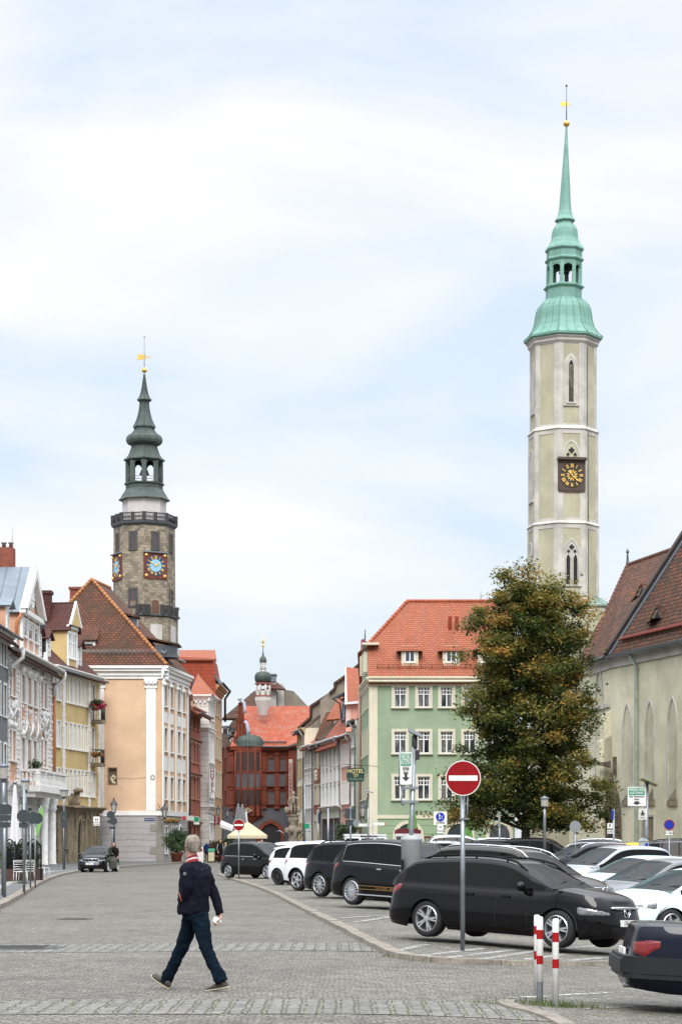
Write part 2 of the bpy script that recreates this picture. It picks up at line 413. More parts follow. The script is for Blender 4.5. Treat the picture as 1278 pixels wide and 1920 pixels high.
def gable_roof(root, W, depth, ze, zr, rmat, wmat=None, over=.45, side=.1, th=.18, ridge=None, name='roof', snow=False):
 """ridge parallel to the street; ridge: how far back the ridge stands"""
 r = depth/2 if ridge is None else ridge; mb = MB()
 k = (zr-ze)/r; e = -side
 f0, f1 = W.P(e, ze-over*k, over), W.P(W.L+side, ze-over*k, over)
 r0, r1 = W.P(e, zr, -r), W.P(W.L+side, zr, -r)
 b0, b1 = W.P(e, ze, -depth), W.P(W.L+side, ze, -depth)
 slab(mb, [f0, f1, r1, r0], th); slab(mb, [r0, r1, b1, b0], th)
 o = mb.build(name, rmat, root, uv=True)
 if wmat:
  g = MB(); g.prism([W.P(.0, ze-.02), W.P(0, zr-.25, -r), W.P(0, ze-.02, -depth)], W.t*.3)
  g.prism([W.P(W.L, ze-.02), W.P(W.L, zr-.25, -r), W.P(W.L, ze-.02, -depth)], -W.t*.3); g.build('gable', wmat, root, uv=True)
 return o
def gutter(root, pts, r=.085, mat=None): return pipe(root, 'gutter', pts, r, mat or ZINC)
def dormer(root, W, z0, ze, za, back, wmat, smat, rmat, over=.22, side=.15, th=.12, hip=False, frontgable=None, name='dormer'):
 d = -W.n*back; mb = MB(); up = Vector((0, 0, 1))
 P = lambda u, v, n=0: W.P(u, v, n)
 m = W.L/2
 mb.face([P(0, z0), P(W.L, z0), P(W.L, ze), P(m, za-.15) if not hip else P(W.L, ze), P(0, ze)] if not hip else [P(0, z0), P(W.L, z0), P(W.L, ze), P(0, ze)], 0)
 mb.face([P(0, z0)+d, P(0, z0), P(0, ze), P(0, ze)+d], 1); mb.face([P(W.L, z0), P(W.L, z0)+d, P(W.L, ze)+d, P(W.L, ze)], 1)
 o = mb.build(name, [wmat, smat], root, uv=True)
 rb = MB(); k = (za-ze)/m
 a0, a1 = P(-side, ze-side*k, over), P(-side, ze-side*k, over)+d; b0, b1 = P(W.L+side, ze-side*k, over), P(W.L+side, ze-side*k, over)+d
 if hip:
  f, g = P(m, za, -m*.8), P(m, za)+d
  slab(rb, [a0, f, g, a1], th); slab(rb, [b0, b1, g, f], th); slab(rb, [a0, b0, f], th)
 else:
  f, g = P(m, za, over), P(m, za)+d
  slab(rb, [a0, f, g, a1], th); slab(rb, [b0, b1, g, f], th)
 rb.build('dormer_roof', rmat, o, uv=True)
 return o
def lancet(w, h, n=8, k=1.0):
 """outline of a pointed arch opening, width w, total height h, standing on z=0"""
 rise = w*.95*k; pts = [(-w/2, 0), (w/2, 0), (w/2, h-rise)]
 for i in range(1, n+1):
  t = i/n; a = t*radians(72); x = w/2-(1-cos(a))*w/2/(1-cos(radians(72))); z = h-rise+rise*sin(a)/sin(radians(72)); pts.append((x, z))
 pts += [(-x, z) for x, z in reversed(pts[2:-1])]
 return pts
def roundarch(w, h, n=12):
 r = w/2; return [(-r, 0), (r, 0), (r, h-r)]+[(r*cos(pi*i/n), h-r+r*sin(pi*i/n)) for i in range(1, n)]+[(-r, h-r)]
def arch_on(root, W, u, v, outline, scale_in, fmat, pmat, proud=.06, name='window', pane='pane', off=.012, sill=None):
 """a ring casing of any outline standing proud of the wall and a pane inside it"""
 hmax = max(z for x, z in outline); wmax = max(x for x, z in outline)
 f = scale_in; sx = (wmax-f)/wmax; ins = [(x*sx, (z*(hmax-f)/hmax) if z > .01 else z) for x, z in outline]
 mb = MB(); n = len(outline); Pt = lambda p, q: W.P(u+p[0], v+p[1], q)
 for i in range(n):
  if i == 0 and not sill: continue
  a, b, c, d = outline[i], outline[(i+1) % n], ins[(i+1) % n], ins[i]
  mb.face([Pt(a, proud), Pt(b, proud), Pt(c, proud), Pt(d, proud)]); mb.face([Pt(a, 0), Pt(b, 0), Pt(b, proud), Pt(a, proud)]); mb.face([Pt(d, proud), Pt(c, proud), Pt(c, 0), Pt(d, 0)])
 if sill: band(mb, W, u-wmax-.08, u+wmax+.08, v-.12, v, proud+.08)
 o = mb.build(name, fmat, root)
 pm = MB(); pm.face([Pt(p, off) for p in ins]); pm.build(pane, pmat, o)
 return o
# ================================================================ materials of this side
P_PEACH = Mplaster('peach_plaster', (.64, .445, .30), .17, .35, streak=.10)
P_GREYB = Mbrick('grey_banded_render', (.36, .34, .34), (.33, .31, .315), (.19, .18, .18), 60, .49, .02, .9, .5, moss=(.42, .40, .40), mossamt=.5, nsc=.5)
P_YEL = Mplaster('yellow_plaster', (.56, .415, .20), .16, .5, streak=.18)
P_ORA = Mplaster('orange_plaster', (.64, .38, .26), .2, .6)
P_GREY = Mplaster('grey_plaster', (.17, .175, .185), .15)
P_PINK = Mplaster('red_pink_plaster', (.36, .125, .085), .25, .7)
P_WBAND = Mbrick('white_banded_render', (.62, .60, .57), (.58, .56, .53), (.33, .32, .30), 60, .55, .025, .9, .5, moss=(.40, .38, .36), mossamt=.4)
P_ORA2 = Mplaster('ochre_plaster', (.52, .32, .18), .2)
P_YEL2 = Mplaster('pale_yellow_plaster', (.52, .42, .22), .2)
RELIEF = M('white_stucco', (.80, .79, .77), .75, var=.25, vs=2.5, bump=.6, bs=6)
# ================================================================ peach corner house
def peach():
 W1 = Wall(31, 170, 305, 170); W2 = Wall(305, 170, 352, 181)
 r = thing('corner_house', 'peach corner house with hipped tile roof, blank front wall and grey ground floor', 'house', (W1.B.x, W1.B.y, 0))
 ze = W1.z(300, 1249); zb = W1.z(300, 1529); zc = W1.z(300, 1273); zbt = W1.z(300, 1521)
 niche = W1.rect(204, 218, 1441, 1470)
 wallmesh(r, W1, zb, ze, P_PEACH, [niche], .3)
 cols = [(308, 313.4), (319.3, 324.8), (333, 338), (342.3, 347)]
 rows = [W2.rect(308, 313, a, b)[2:] for a, b in ((1283, 1325), (1366, 1409), (1457, 1499))]
 wins = [(W2.u(a), W2.u(b), c, d) for a, b in cols for c, d in rows]
 wallmesh(r, W2, zb, ze, P_PEACH, wins, .22)
 gw = [W2.rect(309.5, 313.5, 1551, 1600)]+[(W2.u(a), W2.u(b), W2.z(323, 1590), W2.z(323, 1551)) for a, b in ((322, 325), (329.5, 332.5))]
 wallmesh(r, W1, -.4, zb, P_GREYB, [], name='ground_floor_wall'); wallmesh(r, W2, -.4, zb, P_GREYB, gw, .15, name='ground_floor_wall')
 mb = MB(); d1 = Vector((W2.B.x-W1.L, W2.B.y, 0))
 up = Vector((0, 0, 1)); mb.face([d1-up*.4, W1.A-up*.4, W1.A+up*ze, d1+up*ze]); mb.face([W2.B-up*.4, d1-up*.4, d1+up*ze, W2.B+up*ze]); mb.build('back_wall', P_PEACH, r, uv=True)
 for w in wins: window(r, W2, w, WHITE, GREYP, GREYGL, casing=.14, proud=.05, reveal=.22, cols=2, rows=(.3, .65), sill=.1)
 for w in gw: window(r, W2, w, WHITE, GREYP, GREYGL, casing=.12, proud=.04, reveal=.15, cols=1, rows=(.5,))
 t = MB()
 cornice(t, W1, 0, W1.L+.5, ze, ze-zc, .55); cornice(t, W2, -.5, W2.L, ze, ze-zc, .55)
 band(t, W1, 0, W1.L+.07, zb-.02, zbt, .08); band(t, W2, -.07, W2.L, zb-.02, zbt, .08)
 for a, b in ((184, 195), (274, 292)):
  u, v = W1.u(a), W1.u(b); band(t, W1, u, v, zbt, zc-.02, .1); band(t, W1, u-.12, v+.12, zc-.75, zc-.55, .16); band(t, W1, u-.08, v+.08, zc-.5, zc-.32, .2); band(t, W1, u-.16, v+.16, zc-.25, zc-.02, .26)
  for s in (u+.05, v-.05, (u+v)/2): t.ball(W1.P(s, zc-.35, .16), .17, 8)
 for p in (304.9, 316.4, 329, 340, 351.3):
  u = W2.u(p); band(t, W2, u-.17, u+.17, zbt, zc-.02, .1); band(t, W2, u-.3, u+.3, zc-.35, zc-.02, .22); t.ball(W2.P(u-.2, zc-.45, .16), .15, 8); t.ball(W2.P(u+.2, zc-.45, .16), .15, 8)
 for (a, b) in cols:
  for y0, y1 in ((1336, 1356), (1419, 1446)):
   u, v = W2.u(a), W2.u(b); band(t, W2, u-.02, v+.02, W2.z(310, y1), W2.z(310, y0), .05)
 t.build('stucco_trim', WHITE, r)
 n = MB(); u0, u1, v0, v1 = niche; n.face([W1.P(u0, v0, -.3), W1.P(u1, v0, -.3), W1.P(u1, v1, -.3), W1.P(u0, v1, -.3)])
 for a, b, c, d in ((u0-.08, u0, v0, v1), (u1, u1+.08, v0, v1), (u0-.08, u1+.08, v0-.08, v0), (u0-.08, u1+.08, v1, v1+.08)): band(n, W1, a, b, c, d, .03)
 n.build('wall_niche', M('niche_stone', (.2, .15, .1), .9, var=.3), r)
 sh = MB(); c = W1.P((u0+u1)/2+.05, v0+.02, -.12)
 sh.tube([c+Vector((.18, 0, 0)), c+Vector((-.05, 0, .12)), c+Vector((-.17, 0, .4)), c+Vector((.02, 0, .62)), c+Vector((.16, 0, .5)), c+Vector((.1, 0, .33)), c+Vector((-.02, -.04, .34))], [.14, .15, .13, .12, .1, .08, .04], 8); sh.build('shell_relief', M('ivory_stone', (.6, .53, .36), .8, var=.2), r)
 q = MB()   # exposed corner stones
 for i in range(7):
  z0 = .05+i*.62; w = 1.05 if i in (1, 4) else .55
  band(q, W1, W1.L-w, W1.L+.02, z0, z0+.6, .02, -.05)
 q.build('corner_stones', Mplaster('corner_stone', (.27, .255, .23), .25), r, uv=True)
 o = .38
 E0, E1 = Vector((W1.A.x-o, 170-o, ze)), Vector((W1.B.x+o, 170-o, ze)); E2 = Vector((W2.B.x+o, W2.B.y+.1, ze)); E3 = Vector((d1.x-o, d1.y+.1, ze))
 Ra = W3(172, 1087, 175.2); Rb = Vector((Ra.x+.9, E2.y-.2, Ra.z))
 rb = MB(); slab(rb, [E0, E1, Ra], .2); slab(rb, [E1, E2, Rb, Ra], .2); slab(rb, [E0, Ra, Rb, E3], .2); rb.prism([E3, E2, Rb], (0, .2, 0))
 roof = rb.build('roof', T_OLD, r, uv=True)
 h = MB()
 def hips(a, b, r0):
  n = int((b-a).length/.38)
  for i in range(n):
   p, q_ = a.lerp(b, i/n), a.lerp(b, (i+1.12)/n); h.tube([p, q_], [r0*1.05, r0*.88], 8)
 hips(E1+Vector((0, 0, .05)), Ra+Vector((0, 0, .05)), .17); hips(E0+Vector((0, 0, .05)), Ra+Vector((0, 0, .05)), .15); hips(Ra, Rb, .15)
 h.build('ridge_tiles', RIDGE, roof)
 g = MB(); sg = MB()
 g.tube([E0+Vector((0, -.08, -.1)), E1+Vector((.08, -.08, -.1)), E2+Vector((.08, 0, -.1))], .09, 8); g.build('gutter', ZINC, roof)
 for i in range(34):
  p = E0.lerp(E1, .02+i/34.0)+Vector((0, .62, 1.02)); sg.tube([p, p+Vector((0, -.12, .3))], .03, 5)
 sg.tube([E0+Vector((0, .5, 1.15)), E1+Vector((-.8, .5, 1.15))], .018, 5); sg.tube([E0+Vector((0, .5, 1.3)), E1+Vector((-.9, .5, 1.3))], .018, 5)
 for i in range(20):
  p = E1.lerp(E2, .1+i/22)+Vector((-.65, 0, 1.02)); sg.tube([p, p+Vector((.12, 0, .3))], .03, 5)
 sg.tube([E1+Vector((-.55, 1, 1.25)), E2+Vector((-.55, 0, 1.25))], .035, 5)
 sg.build('snow_guard', GALV, roof)
 for (px, py, D, w) in ((252, 1169, 173.4, 1.3), (328, 1222, 172.2, 2.2)):   # low box dormers on the right slope
  c = W3(px, py, D+1.2); m = MB(); m.box(c.x-1.6, c.x+.25, c.y-w/2, c.y+w/2, c.z-.55, c.z+.45); dd = m.build('eyebrow_dormer', ZDARK, roof)
  m = MB(); m.prism([(c.x-2.4, c.y-w/2-.3, c.z+1.0), (c.x+.45, c.y-w/2-.3, c.z+.40), (c.x+.45, c.y+w/2+.3, c.z+.40), (c.x-2.4, c.y+w/2+.3, c.z+1.0)], (0, 0, .14)); m.build('dormer_roof', T_OLD, roof, uv=True)
  m = MB(); k = 3 if w < 2 else 4
  for i in range(k):
   a = c.y-w/2+.08+i*(w-.16)/k; m.box(c.x+.25, c.x+.27, a+.04, a+(w-.16)/k-.04, c.z-.33, c.z+.30)
  a0 = c.x-1.5; 
  for i in range(k): m.box(c.x-.9+i*.28, c.x-.9+i*.28+.2, c.y-w/2-.02, c.y-w/2, c.z-.30, c.z+.28)
  m.build('window', GLASS, roof)
 c = W3(166, 1215, 169.9+1.0); m = MB(); m.box(c.x-.55, c.x+.55, c.y, c.y+2.0, c.z-.7, c.z+.75); dd = m.build('small_dormer', WHITE, roof)
 m = MB(); slab(m, [(c.x-1.2, c.y-.25, c.z+.65), (c.x+.75, c.y-.25, c.z+.65), (c.x+.9, c.y+2.4, c.z+2.9), (c.x-1.0, c.y+2.4, c.z+2.9)], .14); m.build('dormer_roof', T_OLD, roof, uv=True)
 m = MB(); m.box(c.x-.4, c.x+.35, c.y-.03, c.y-.005, c.z-.45, c.z+.35); m.build('window', GLASS, roof)
 m = MB(); c = W3(144, 1118, 177); m.box(c.x-.55, c.x+.7, c.y-.4, c.y+.4, c.z-2, c.z+.55); m.box(c.x-.65, c.x+.8, c.y-.5, c.y+.5, c.z+.55, c.z+.75); m.build('chimney', BRICKC, roof, uv=True)
 pipe(r, 'downpipe', [W2.P(W2.L+.05, ze-.3, .5), W2.P(W2.L+.1, ze-1.2, .16), W2.P(W2.L+.1, .1, .16)], .09, ZDARK)
 m = MB(); u0, u1 = W2.u(307), W2.u(334); band(m, W2, u0, u1, W2.z(318, 1541), W2.z(318, 1535), .12); rr = random.Random(3)
 for i in range(60): m.ball(W2.P(u0+(u1-u0)*rr.random(), W2.z(318, 1541)+rr.random()*.25, .13), .05+.05*rr.random(), 5)
 m.build('gilded_fascia', M('gilded_wood', (.33, .20, .05), .6, .2, var=.5, vs=6), r)
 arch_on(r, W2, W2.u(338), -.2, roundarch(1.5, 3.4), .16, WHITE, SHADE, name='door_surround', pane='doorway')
 p = MB(); a, b, c_, d_ = W1.rect(270.5, 291, 1534, 1539.5); band(p, W1, a, b, c_, d_, .03, .0); sgn = p.build('street_sign', M('enamel_blue', (.02, .035, .13), .3), r)
 text(r, 'street_name', 'Brüderstraße', .19, SIGNW, W1.P((a+b)/2, (c_+d_)/2, .035)-wloc(r), (pi/2, 0, 0), ext=.002, sx=.8)
 m = MB(); c = W1.P(W1.u(286.5), W1.z(286, 1458), .14)
 m.tube([c+Vector((.15*cos(a*pi/8), 0, .17*sin(a*pi/8))) for a in range(17)], .022, 6); m.build('cable_ring', BLACK, r)
 pipe(r, 'cable', [W1.P(W1.u(188), W1.z(188, 1452), .05), W1.P(W1.u(215), W1.z(215, 1458), .05), W1.P(W1.u(250), W1.z(250, 1460), .05), W1.P(W1.u(286), W1.z(286, 1456), .05)], .012, GREYP)
 return W1, W2
PW1, PW2 = peach()
# ================================================================ yellow house
def yellow():
 W = Wall(97, 155, 187, 168); r = thing('yellow_house', 'yellow house with white quoin strips, maroon roof and sandstone ground floor', 'house', (W.A.x, W.A.y, 0))
 ze = W.z(97, 1246); zc = W.z(97, 1258); zs = W.z(130, 1520)
 cols = [(100.3, 105), (107.6, 112.7), (121.3, 125.6), (129.4, 134.3), (137.3, 141.6), (145, 149.2), (152.3, 156), (159.2, 163.5)]
 rows = [W.rect(129.4, 134.3, a, b)[2:] for a, b in ((1271, 1318), (1357, 1404), (1444, 1491))]
 wins = [(W.u(a), W.u(b), c, d) for a, b in cols for c, d in rows]
 fr = [(W.u(173), W.u(177), W.z(175, 1349), W.z(175, 1284)), (W.u(172), W.u(176), W.z(174, 1430), W.z(174, 1366))]
 low = [(W.u(a), W.u(b), rows[2][0], rows[2][1]) for a, b in ((167.5, 171), (174, 177.5))]
 wallmesh(r, W, zs, ze, P_YEL, wins+fr+low, .14)
 for w in wins+low: window(r, W, w, WHITE, WFR, GREYGL, casing=.1, proud=.05, reveal=.14, cols=2, rows=(.62,), sill=.08, fw=.11)
 for w in fr: window(r, W, w, WHITE, GREYP, GLASS, casing=.1, proud=.05, reveal=.14, cols=2, rows=(.7,), sill=.0)
 G1 = [(W.u(a), W.u(b), W.z(c, 1590), W.z(c, 1540)) for a, b, c in ((95+1, 98.5, 97), (101.5, 105, 103), (120, 124, 122), (152.5, 157, 155), (165, 168, 166), (171.5, 174.5, 173), (178, 181, 179))]
 wallmesh(r, W, -.4, zs, STONE, G1, .2, name='ground_floor_wall')
 for w in G1: window(r, W, w, STONE, GREYP, GREYGL, casing=.1, proud=.08, reveal=.2, cols=1, rows=(.55,), sill=.12)
 shell(r, W, 11, ze, P_YEL)
 t = MB(); cornice(t, W, -.05, W.L+.2, ze, ze-zc, .5)
 for px, wd_ in ((98.6, .35), (119, .5), (167, .45), (185.3, .4)):
  q = MB(); u = W.u(px); v = zs+.3; k = 0
  while v < zc-.05:
   h = min(.36, zc-v); e = .08 if k % 2 else 0; band(q, W, u-wd_/2-e, u+wd_/2+e, v, v+h-.05, .07); v += .4; k += 1
  band(t, W, u-wd_/2+.03, u+wd_/2-.03, zs+.3, zc, .05); q.build('quoin_strip', WHITE, r)
 t.build('cornice', WHITE, r)
 s = MB(); cornice(s, W, -.2, W.L+.4, zs+.35, .5, .55)
 for px in (99.6, 108, 118, 127, 141, 150.5, 160, 170, 176.5, 183.5): band(s, W, W.u(px)-.17, W.u(px)+.17, -.3, zs-.1, .12)
 s.build('stone_pilasters', STONE, r, uv=True)
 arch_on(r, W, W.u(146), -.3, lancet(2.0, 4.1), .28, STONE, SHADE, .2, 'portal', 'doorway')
 roof = gable_roof(r, W, 9, ze+.1, ze+4.2, T_MAR, P_YEL, over=.5, side=.2, ridge=4.4)
 gutter(r, [W.P(-.1, ze-.35, .62), W.P(W.L+.3, ze-.35, .62)], .09, ZDARK)
 k = 4.1/4.4
 D1 = Wall.xy((W.P(W.u(134), 0, -.5)[0], W.P(W.u(134), 0, -.5)[1]), (W.P(W.u(153), 0, -.5)[0], W.P(W.u(153), 0, -.5)[1]))
 zb = W.z(140, 1250); zde = W.z(142, 1174); zda = W.z(146, 1130)
 D1 = Wall.xy(W.P(W.u(136)-.3, 0, -.35)[:2], W.P(W.u(152)-.1, 0, -.35)[:2])
 dormer(r, D1, ze-.1, zde, zda, 8.5, P_YEL, P_YEL, T_MAR, .35, .3)
 t = MB(); band(t, D1, -.1, D1.L+.1, zde-.25, zde, .2); 
 for u in (.0, D1.L-.22): band(t, D1, u, u+.22, ze-.05, zde-.25, .1)
 t.prism([D1.P(-.35, zde, .36), D1.P(D1.L+.35, zde, .36), D1.P(D1.L/2, zda+.05, .36)][::1], -D1.n*.0001 if False else -D1.n*.02)
 t.prism([D1.P(-.38, zde-.02, .40), D1.P(-.05, zde-.02, .40), D1.P(D1.L/2, zda-.35, .40), D1.P(D1.L/2, zda+.06, .40)], -D1.n*.15)
 t.prism([D1.P(D1.L+.38, zde-.02, .40), D1.P(D1.L/2, zda+.06, .40), D1.P(D1.L/2, zda-.35, .40), D1.P(D1.L+.05, zde-.02, .40)], -D1.n*.15)
 t.build('dormer_trim', WHITE, r)
 g = MB(); g.prism([D1.P(.15, zde, .30), D1.P(D1.L-.15, zde, .30), D1.P(D1.L/2, zda-.4, .30)], D1.n*.09); g.build('dormer_pediment', P_YEL, r)
 mid = D1.L/2
 for u in (mid-1.15, mid+.1): window(r, D1, (u, u+1.0, ze+1.0, zde-.5), WHITE, WFR, GREYGL, casing=.1, proud=.04, reveal=.02, cols=2, rows=(.6,), sill=.08, fw=.11)
 for pa, pb, yt, ya, yb in ((82.5, 87.5, 1166, 1150, 1216), (98.5, 104, 1173, 1160, 1219), (157, 162, 1192, 1180, 1239)):
  w0 = W.u(pb+6)-.2
  Wd = Wall.xy(W.P(w0-.6, 0, -.75)[:2], W.P(w0+.55, 0, -.75)[:2]); c = .5*(pa+pb)+6
  z0, zt, za = W.z(c, yb), W.z(c, yt), W.z(c, ya)
  z0, zt, za = ze+.4, ze+.4+(zt-z0), ze+.4+(za-z0)
  dormer(r, Wd, z0, zt, za, 4, WHITE, SLATE, T_MAR, .3, .22)
  window(r, Wd, (.15, Wd.L-.15, z0+.25, zt-.15), WHITE, WFR, GREYGL, casing=.1, proud=.03, reveal=.02, cols=2, rows=(.35, .67), sill=.05, fw=.08)
 m = MB(); c = W3(84, 1128, 161); m.box(c.x-.9, c.x+.5, c.y-.5, c.y+.5, c.z-3, c.z+.55); m.box(c.x-1.0, c.x+.6, c.y-.6, c.y+.6, c.z+.55, c.z+.8); m.build('chimney', T_MAR, roof, uv=True)
 for px, y in ((172.5, 1350), (171.5, 1431)):
  u0, u1 = W.u(px-1.5), W.u(px+6.5); zf = W.z(px, y)
  m = MB(); band(m, W, u0, u1, zf-.28, zf, .85); b = m.build('balcony', STONE, r)
  m = MB()
  for i in range(12):
   u = u0+.05+(u1-u0-.1)*i/11; m.tube([W.P(u, zf, .8), W.P(u, zf+1.05, .8)], .018, 5)
  for n in (.2, .4, .6): m.tube([W.P(u0+.03, zf, n), W.P(u0+.03, zf+1.05, n)], .018, 5)
  m.tube([W.P(u0+.03, zf+1.05, 0), W.P(u0+.03, zf+1.05, .8), W.P(u1-.03, zf+1.05, .8), W.P(u1-.03, zf+1.05, 0)], .03, 6); m.build('railing', BLACK, b)
 return W
YW = yellow()
# ================================================================ orange stucco house
def orange():
 W = Wall(14.5, 136.5, 97, 155); r = thing('stucco_house', 'orange house with rich white stucco, three-window gable dormer and a stone balcony', 'house', (W.A.x, W.A.y, 0))
 ze = W.z(40, 1226); zc = W.z(40, 1242); zg = W.z(60, 1478)
 side = [(15.5, 20.6), (22.6, 28.4), (75.3, 80), (81.7, 87)]; mid = [(38.7, 46), (50, 57.6), (60.8, 67.5)]
 r1 = W.rect(50, 57, 1271, 1322)[2:]; r2 = W.rect(50, 57, 1387, 1446)[2:]
 rs1 = W.rect(81, 87, 1281, 1330)[2:]; rs2 = W.rect(81, 87, 1389, 1440)[2:]
 wins = [(W.u(a), W.u(b))+x for a, b in mid for x in (r1, r2)]+[(W.u(a), W.u(b))+x for a, b in side for x in (rs1, rs2)]
 wallmesh(r, W, zg, ze, P_ORA, wins, .2)
 for w in wins: window(r, W, w, WHITE, WFR, GREYGL, casing=.17, proud=.08, reveal=.2, cols=1, rows=(.7,), sill=.12, fw=.08)
 gl = [(W.u(a), W.u(b), .2, W.z(50, 1515)) for a, b in ((17, 27), (38, 46), (50, 58))]
 wallmesh(r, W, -.4, zg, P_WBAND, gl, .3, name='ground_floor_wall')
 for w in gl: window(r, W, w, WHITE, ZDARK, GLASS, casing=.2, proud=.1, reveal=.3, cols=2, rows=(.75,), sill=0)
 shell(r, W, 12, ze, P_ORA)
 t = MB(); cornice(t, W, 0, W.L, ze, ze-zc, .75); cornice(t, W, 0, W.L, W.z(50, 1478)+.2, .55, .4)
 for px in (30.5, 33.5, 70, 73.5, 89, 92.5, 95.5, 14.9):
  u = W.u(px); v = zg+.2; k = 0
  while v < zc:
   h = min(.3, zc-v); band(t, W, u-.22-(.05 if k % 2 else 0), u+.22, v, v+h-.035, .09+.03*(k % 2)); v += .32; k += 1
 for px in (48, 59.2, 36.6, 69.2):
  u = W.u(px); band(t, W, u-.2, u+.2, zg, zc, .12)
  for z in (r1[1]+.25, r2[1]+.25): t.ball(W.P(u, z, .18), .25, 8); band(t, W, u-.3, u+.3, z+.15, z+.4, .26)
 t.build('stucco_pilasters', RELIEF, r)
 rr = random.Random(11); s = MB()
 def cluster(u0, u1, v0, v1, n, rmin=.06, rmax=.17):
  for i in range(n):
   u = u0+(u1-u0)*rr.random(); v = v0+(v1-v0)*rr.random(); q = rmin+(rmax-rmin)*rr.random()
   if rr.random() < .5: s.ball(W.P(u, v, .08+.08*rr.random()), q, 6, 0, (1, 1, .7+rr.random()))
   else:
    a = rr.random()*6.28; p = W.P(u, v, .12); s.tube([p+W.t*(q*1.5*cos(a+k*.9))+Vector((0, 0, q*1.5*sin(a+k*.9))) for k in range(6)], [.05, .06, .06, .05, .04, .02], 5)
 for a, b in ((W.u(15.5), W.u(28.4)), (W.u(75.3), W.u(87))):
  m = .5*(a+b); z = rs1[1]+.25
  for k in (-1, 1):
   s.prism([W.P(m+k*1.5, z, .3), W.P(m+k*1.15, z, .3), W.P(m, z+1.55, .3), W.P(m, z+1.95, .3)][::k], -W.n*.25)
  cluster(m-.6, m+.6, z+.1, z+.9, 8); cluster(a, b, z-.1, z+.15, 10, .05, .09)
  cluster(a-.1, b+.1, rs2[1]+.3, rs1[0]-.35, 46, .08, .24)
  for k in range(4): s.tube([W.P(m-.8, rs2[1]+.6+k*.12, .15+k*.05), W.P(m, rs2[1]+1.3+k*.08, .2+k*.06), W.P(m+.8, rs2[1]+.6+k*.12, .15+k*.05)], .05, 6)
 for a, b in mid:
  u0, u1 = W.u(a), W.u(b); cluster(u0, u1, r1[1]+.3, zc-.1, 26, .06, .2); cluster(u0, u1, r2[1]+.35, r1[0]-.3, 12, .06, .15)
  m = .5*(u0+u1); z = r2[1]+.3
  for k in (-1, 1): s.tube([W.P(m+k*.95, z, .3), W.P(m+k*.55, z+.35, .38), W.P(m+k*.2, z+.9, .3)], [.09, .08, .05], 6)
 s.build('stucco_reliefs', RELIEF, r)
 b = MB(); u0, u1 = W.u(36), W.u(90); zf = W.z(60, 1476)
 band(b, W, u0-.3, u1+.2, zf-.45, zf, 1.5); band(b, W, u0-.1, u1, zf-.8, zf-.45, 1.1); bal = b.build('balcony', RELIEF, r)
 b = MB(); band(b, W, u0, u1, zf+.95, zf+1.1, 1.4, 1.1); band(b, W, u0, u0+.25, zf+.95, zf+1.1, 1.1, 0); band(b, W, u0, u1, zf, zf+.14, 1.4, 1.1)
 for u in (u0, u0+2.6, (u0+u1)/2, u1-.7, u1-.2): band(b, W, u, u+.55, zf+.14, zf+.95, 1.38, 1.12)
 pr = [(.05, 0), (.09, .1), (.1, .25), (.05, .45), (.09, .6), (.05, .8)]
 for i in range(26):
  u = u0+.15+(u1-u0-.3)*i/25; b.lathe(pr, W.P(u, zf+.14, 1.25), 8)
 for i in range(4): b.lathe(pr, W.P(u0+.12, zf+.14, 1.05-.28*i), 8)
 b.build('balustrade', RELIEF, bal)
 for px in (57, 73):
  c = MB(); p = W.P(W.u(px), 0, .95); c.lathe([(.34, -.2), (.34, .1), (.27, .2), (.26, zf-1.9), (.22, zf-1.7), (.36, zf-1.5), (.3, zf-1.35), (.42, zf-1.0), (.42, zf-.8)], p, 14); c.build('column', RELIEF, r)
 roof = gable_roof(r, W, 10, ze+.1, ze+4.6, T_MAR, P_ORA, over=.8, side=.05, ridge=5)
 pipe(r, 'gutter', [W.P(0, ze-.15, .95), W.P(W.L, ze-.15, .95)], .12, PIPE)
 for p in (13.5, 95): u = W.u(p+1.5); pipe(r, 'downpipe', [W.P(u, ze-.2, .98), W.P(u+.05, ze-.7, .98), W.P(u-.4, ze-1.3, .3), W.P(u-.4, ze-2, .3)], .14, PIPE)
 pipe(r, 'downpipe', [W.P(W.L-.12, ze-1.0, .2), W.P(W.L-.12, zg, .2)], .13, M('pipe_orange', (.42, .15, .05), .6))
 D1 = Wall.xy(W.P(W.u(38), 0, .0)[:2], W.P(W.u(71.5), 0, .0)[:2]); zde = W.z(40, 1140)-.3; zda = zde+2.6
 zde = D1.z(38, 1140); zda = D1.z(60, 1067)
 dormer(r, D1, ze-.4, zde, zda, 9, P_ORA, P_ORA, ZINC, .5, .35, .1)
 t = MB(); band(t, D1, -.4, D1.L+.4, zde-.35, zde-.05, .45)
 t.prism([D1.P(-.5, zde-.05, .56), D1.P(.15, zde-.05, .56), D1.P(D1.L/2, zda-.75, .56), D1.P(D1.L/2, zda+.0, .56)], -D1.n*.5)
 t.prism([D1.P(D1.L+.5, zde-.05, .56), D1.P(D1.L/2, zda+.0, .56), D1.P(D1.L/2, zda-.75, .56), D1.P(D1.L-.15, zde-.05, .56)], -D1.n*.5)
 for u in (0, .3, D1.L/3, 2*D1.L/3, D1.L-.3): band(t, D1, u-.02, u+.2, ze+.1, zde-.35, .14)
 for q in range(10): t.ball(D1.P(D1.L/2+.5*cos(q*.63), zde+1.0+.55*sin(q*.63), .12), .2, 6)
 t.ball(D1.P(D1.L/2, zde+1.0, .05), .3, 8)
 t.build('dormer_trim', WHITE, r)
 for k in range(3):
  u = .55+k*(D1.L-.45)/3; window(r, D1, (u, u+(D1.L-.45)/3-.55, ze+1.3, zde-.75), WHITE, WFR, GREYGL, casing=.08, proud=.07, reveal=.02, cols=1, rows=(.7,), sill=.1, cap=.08)
 sm = MB()   # standing seams on the zinc slopes
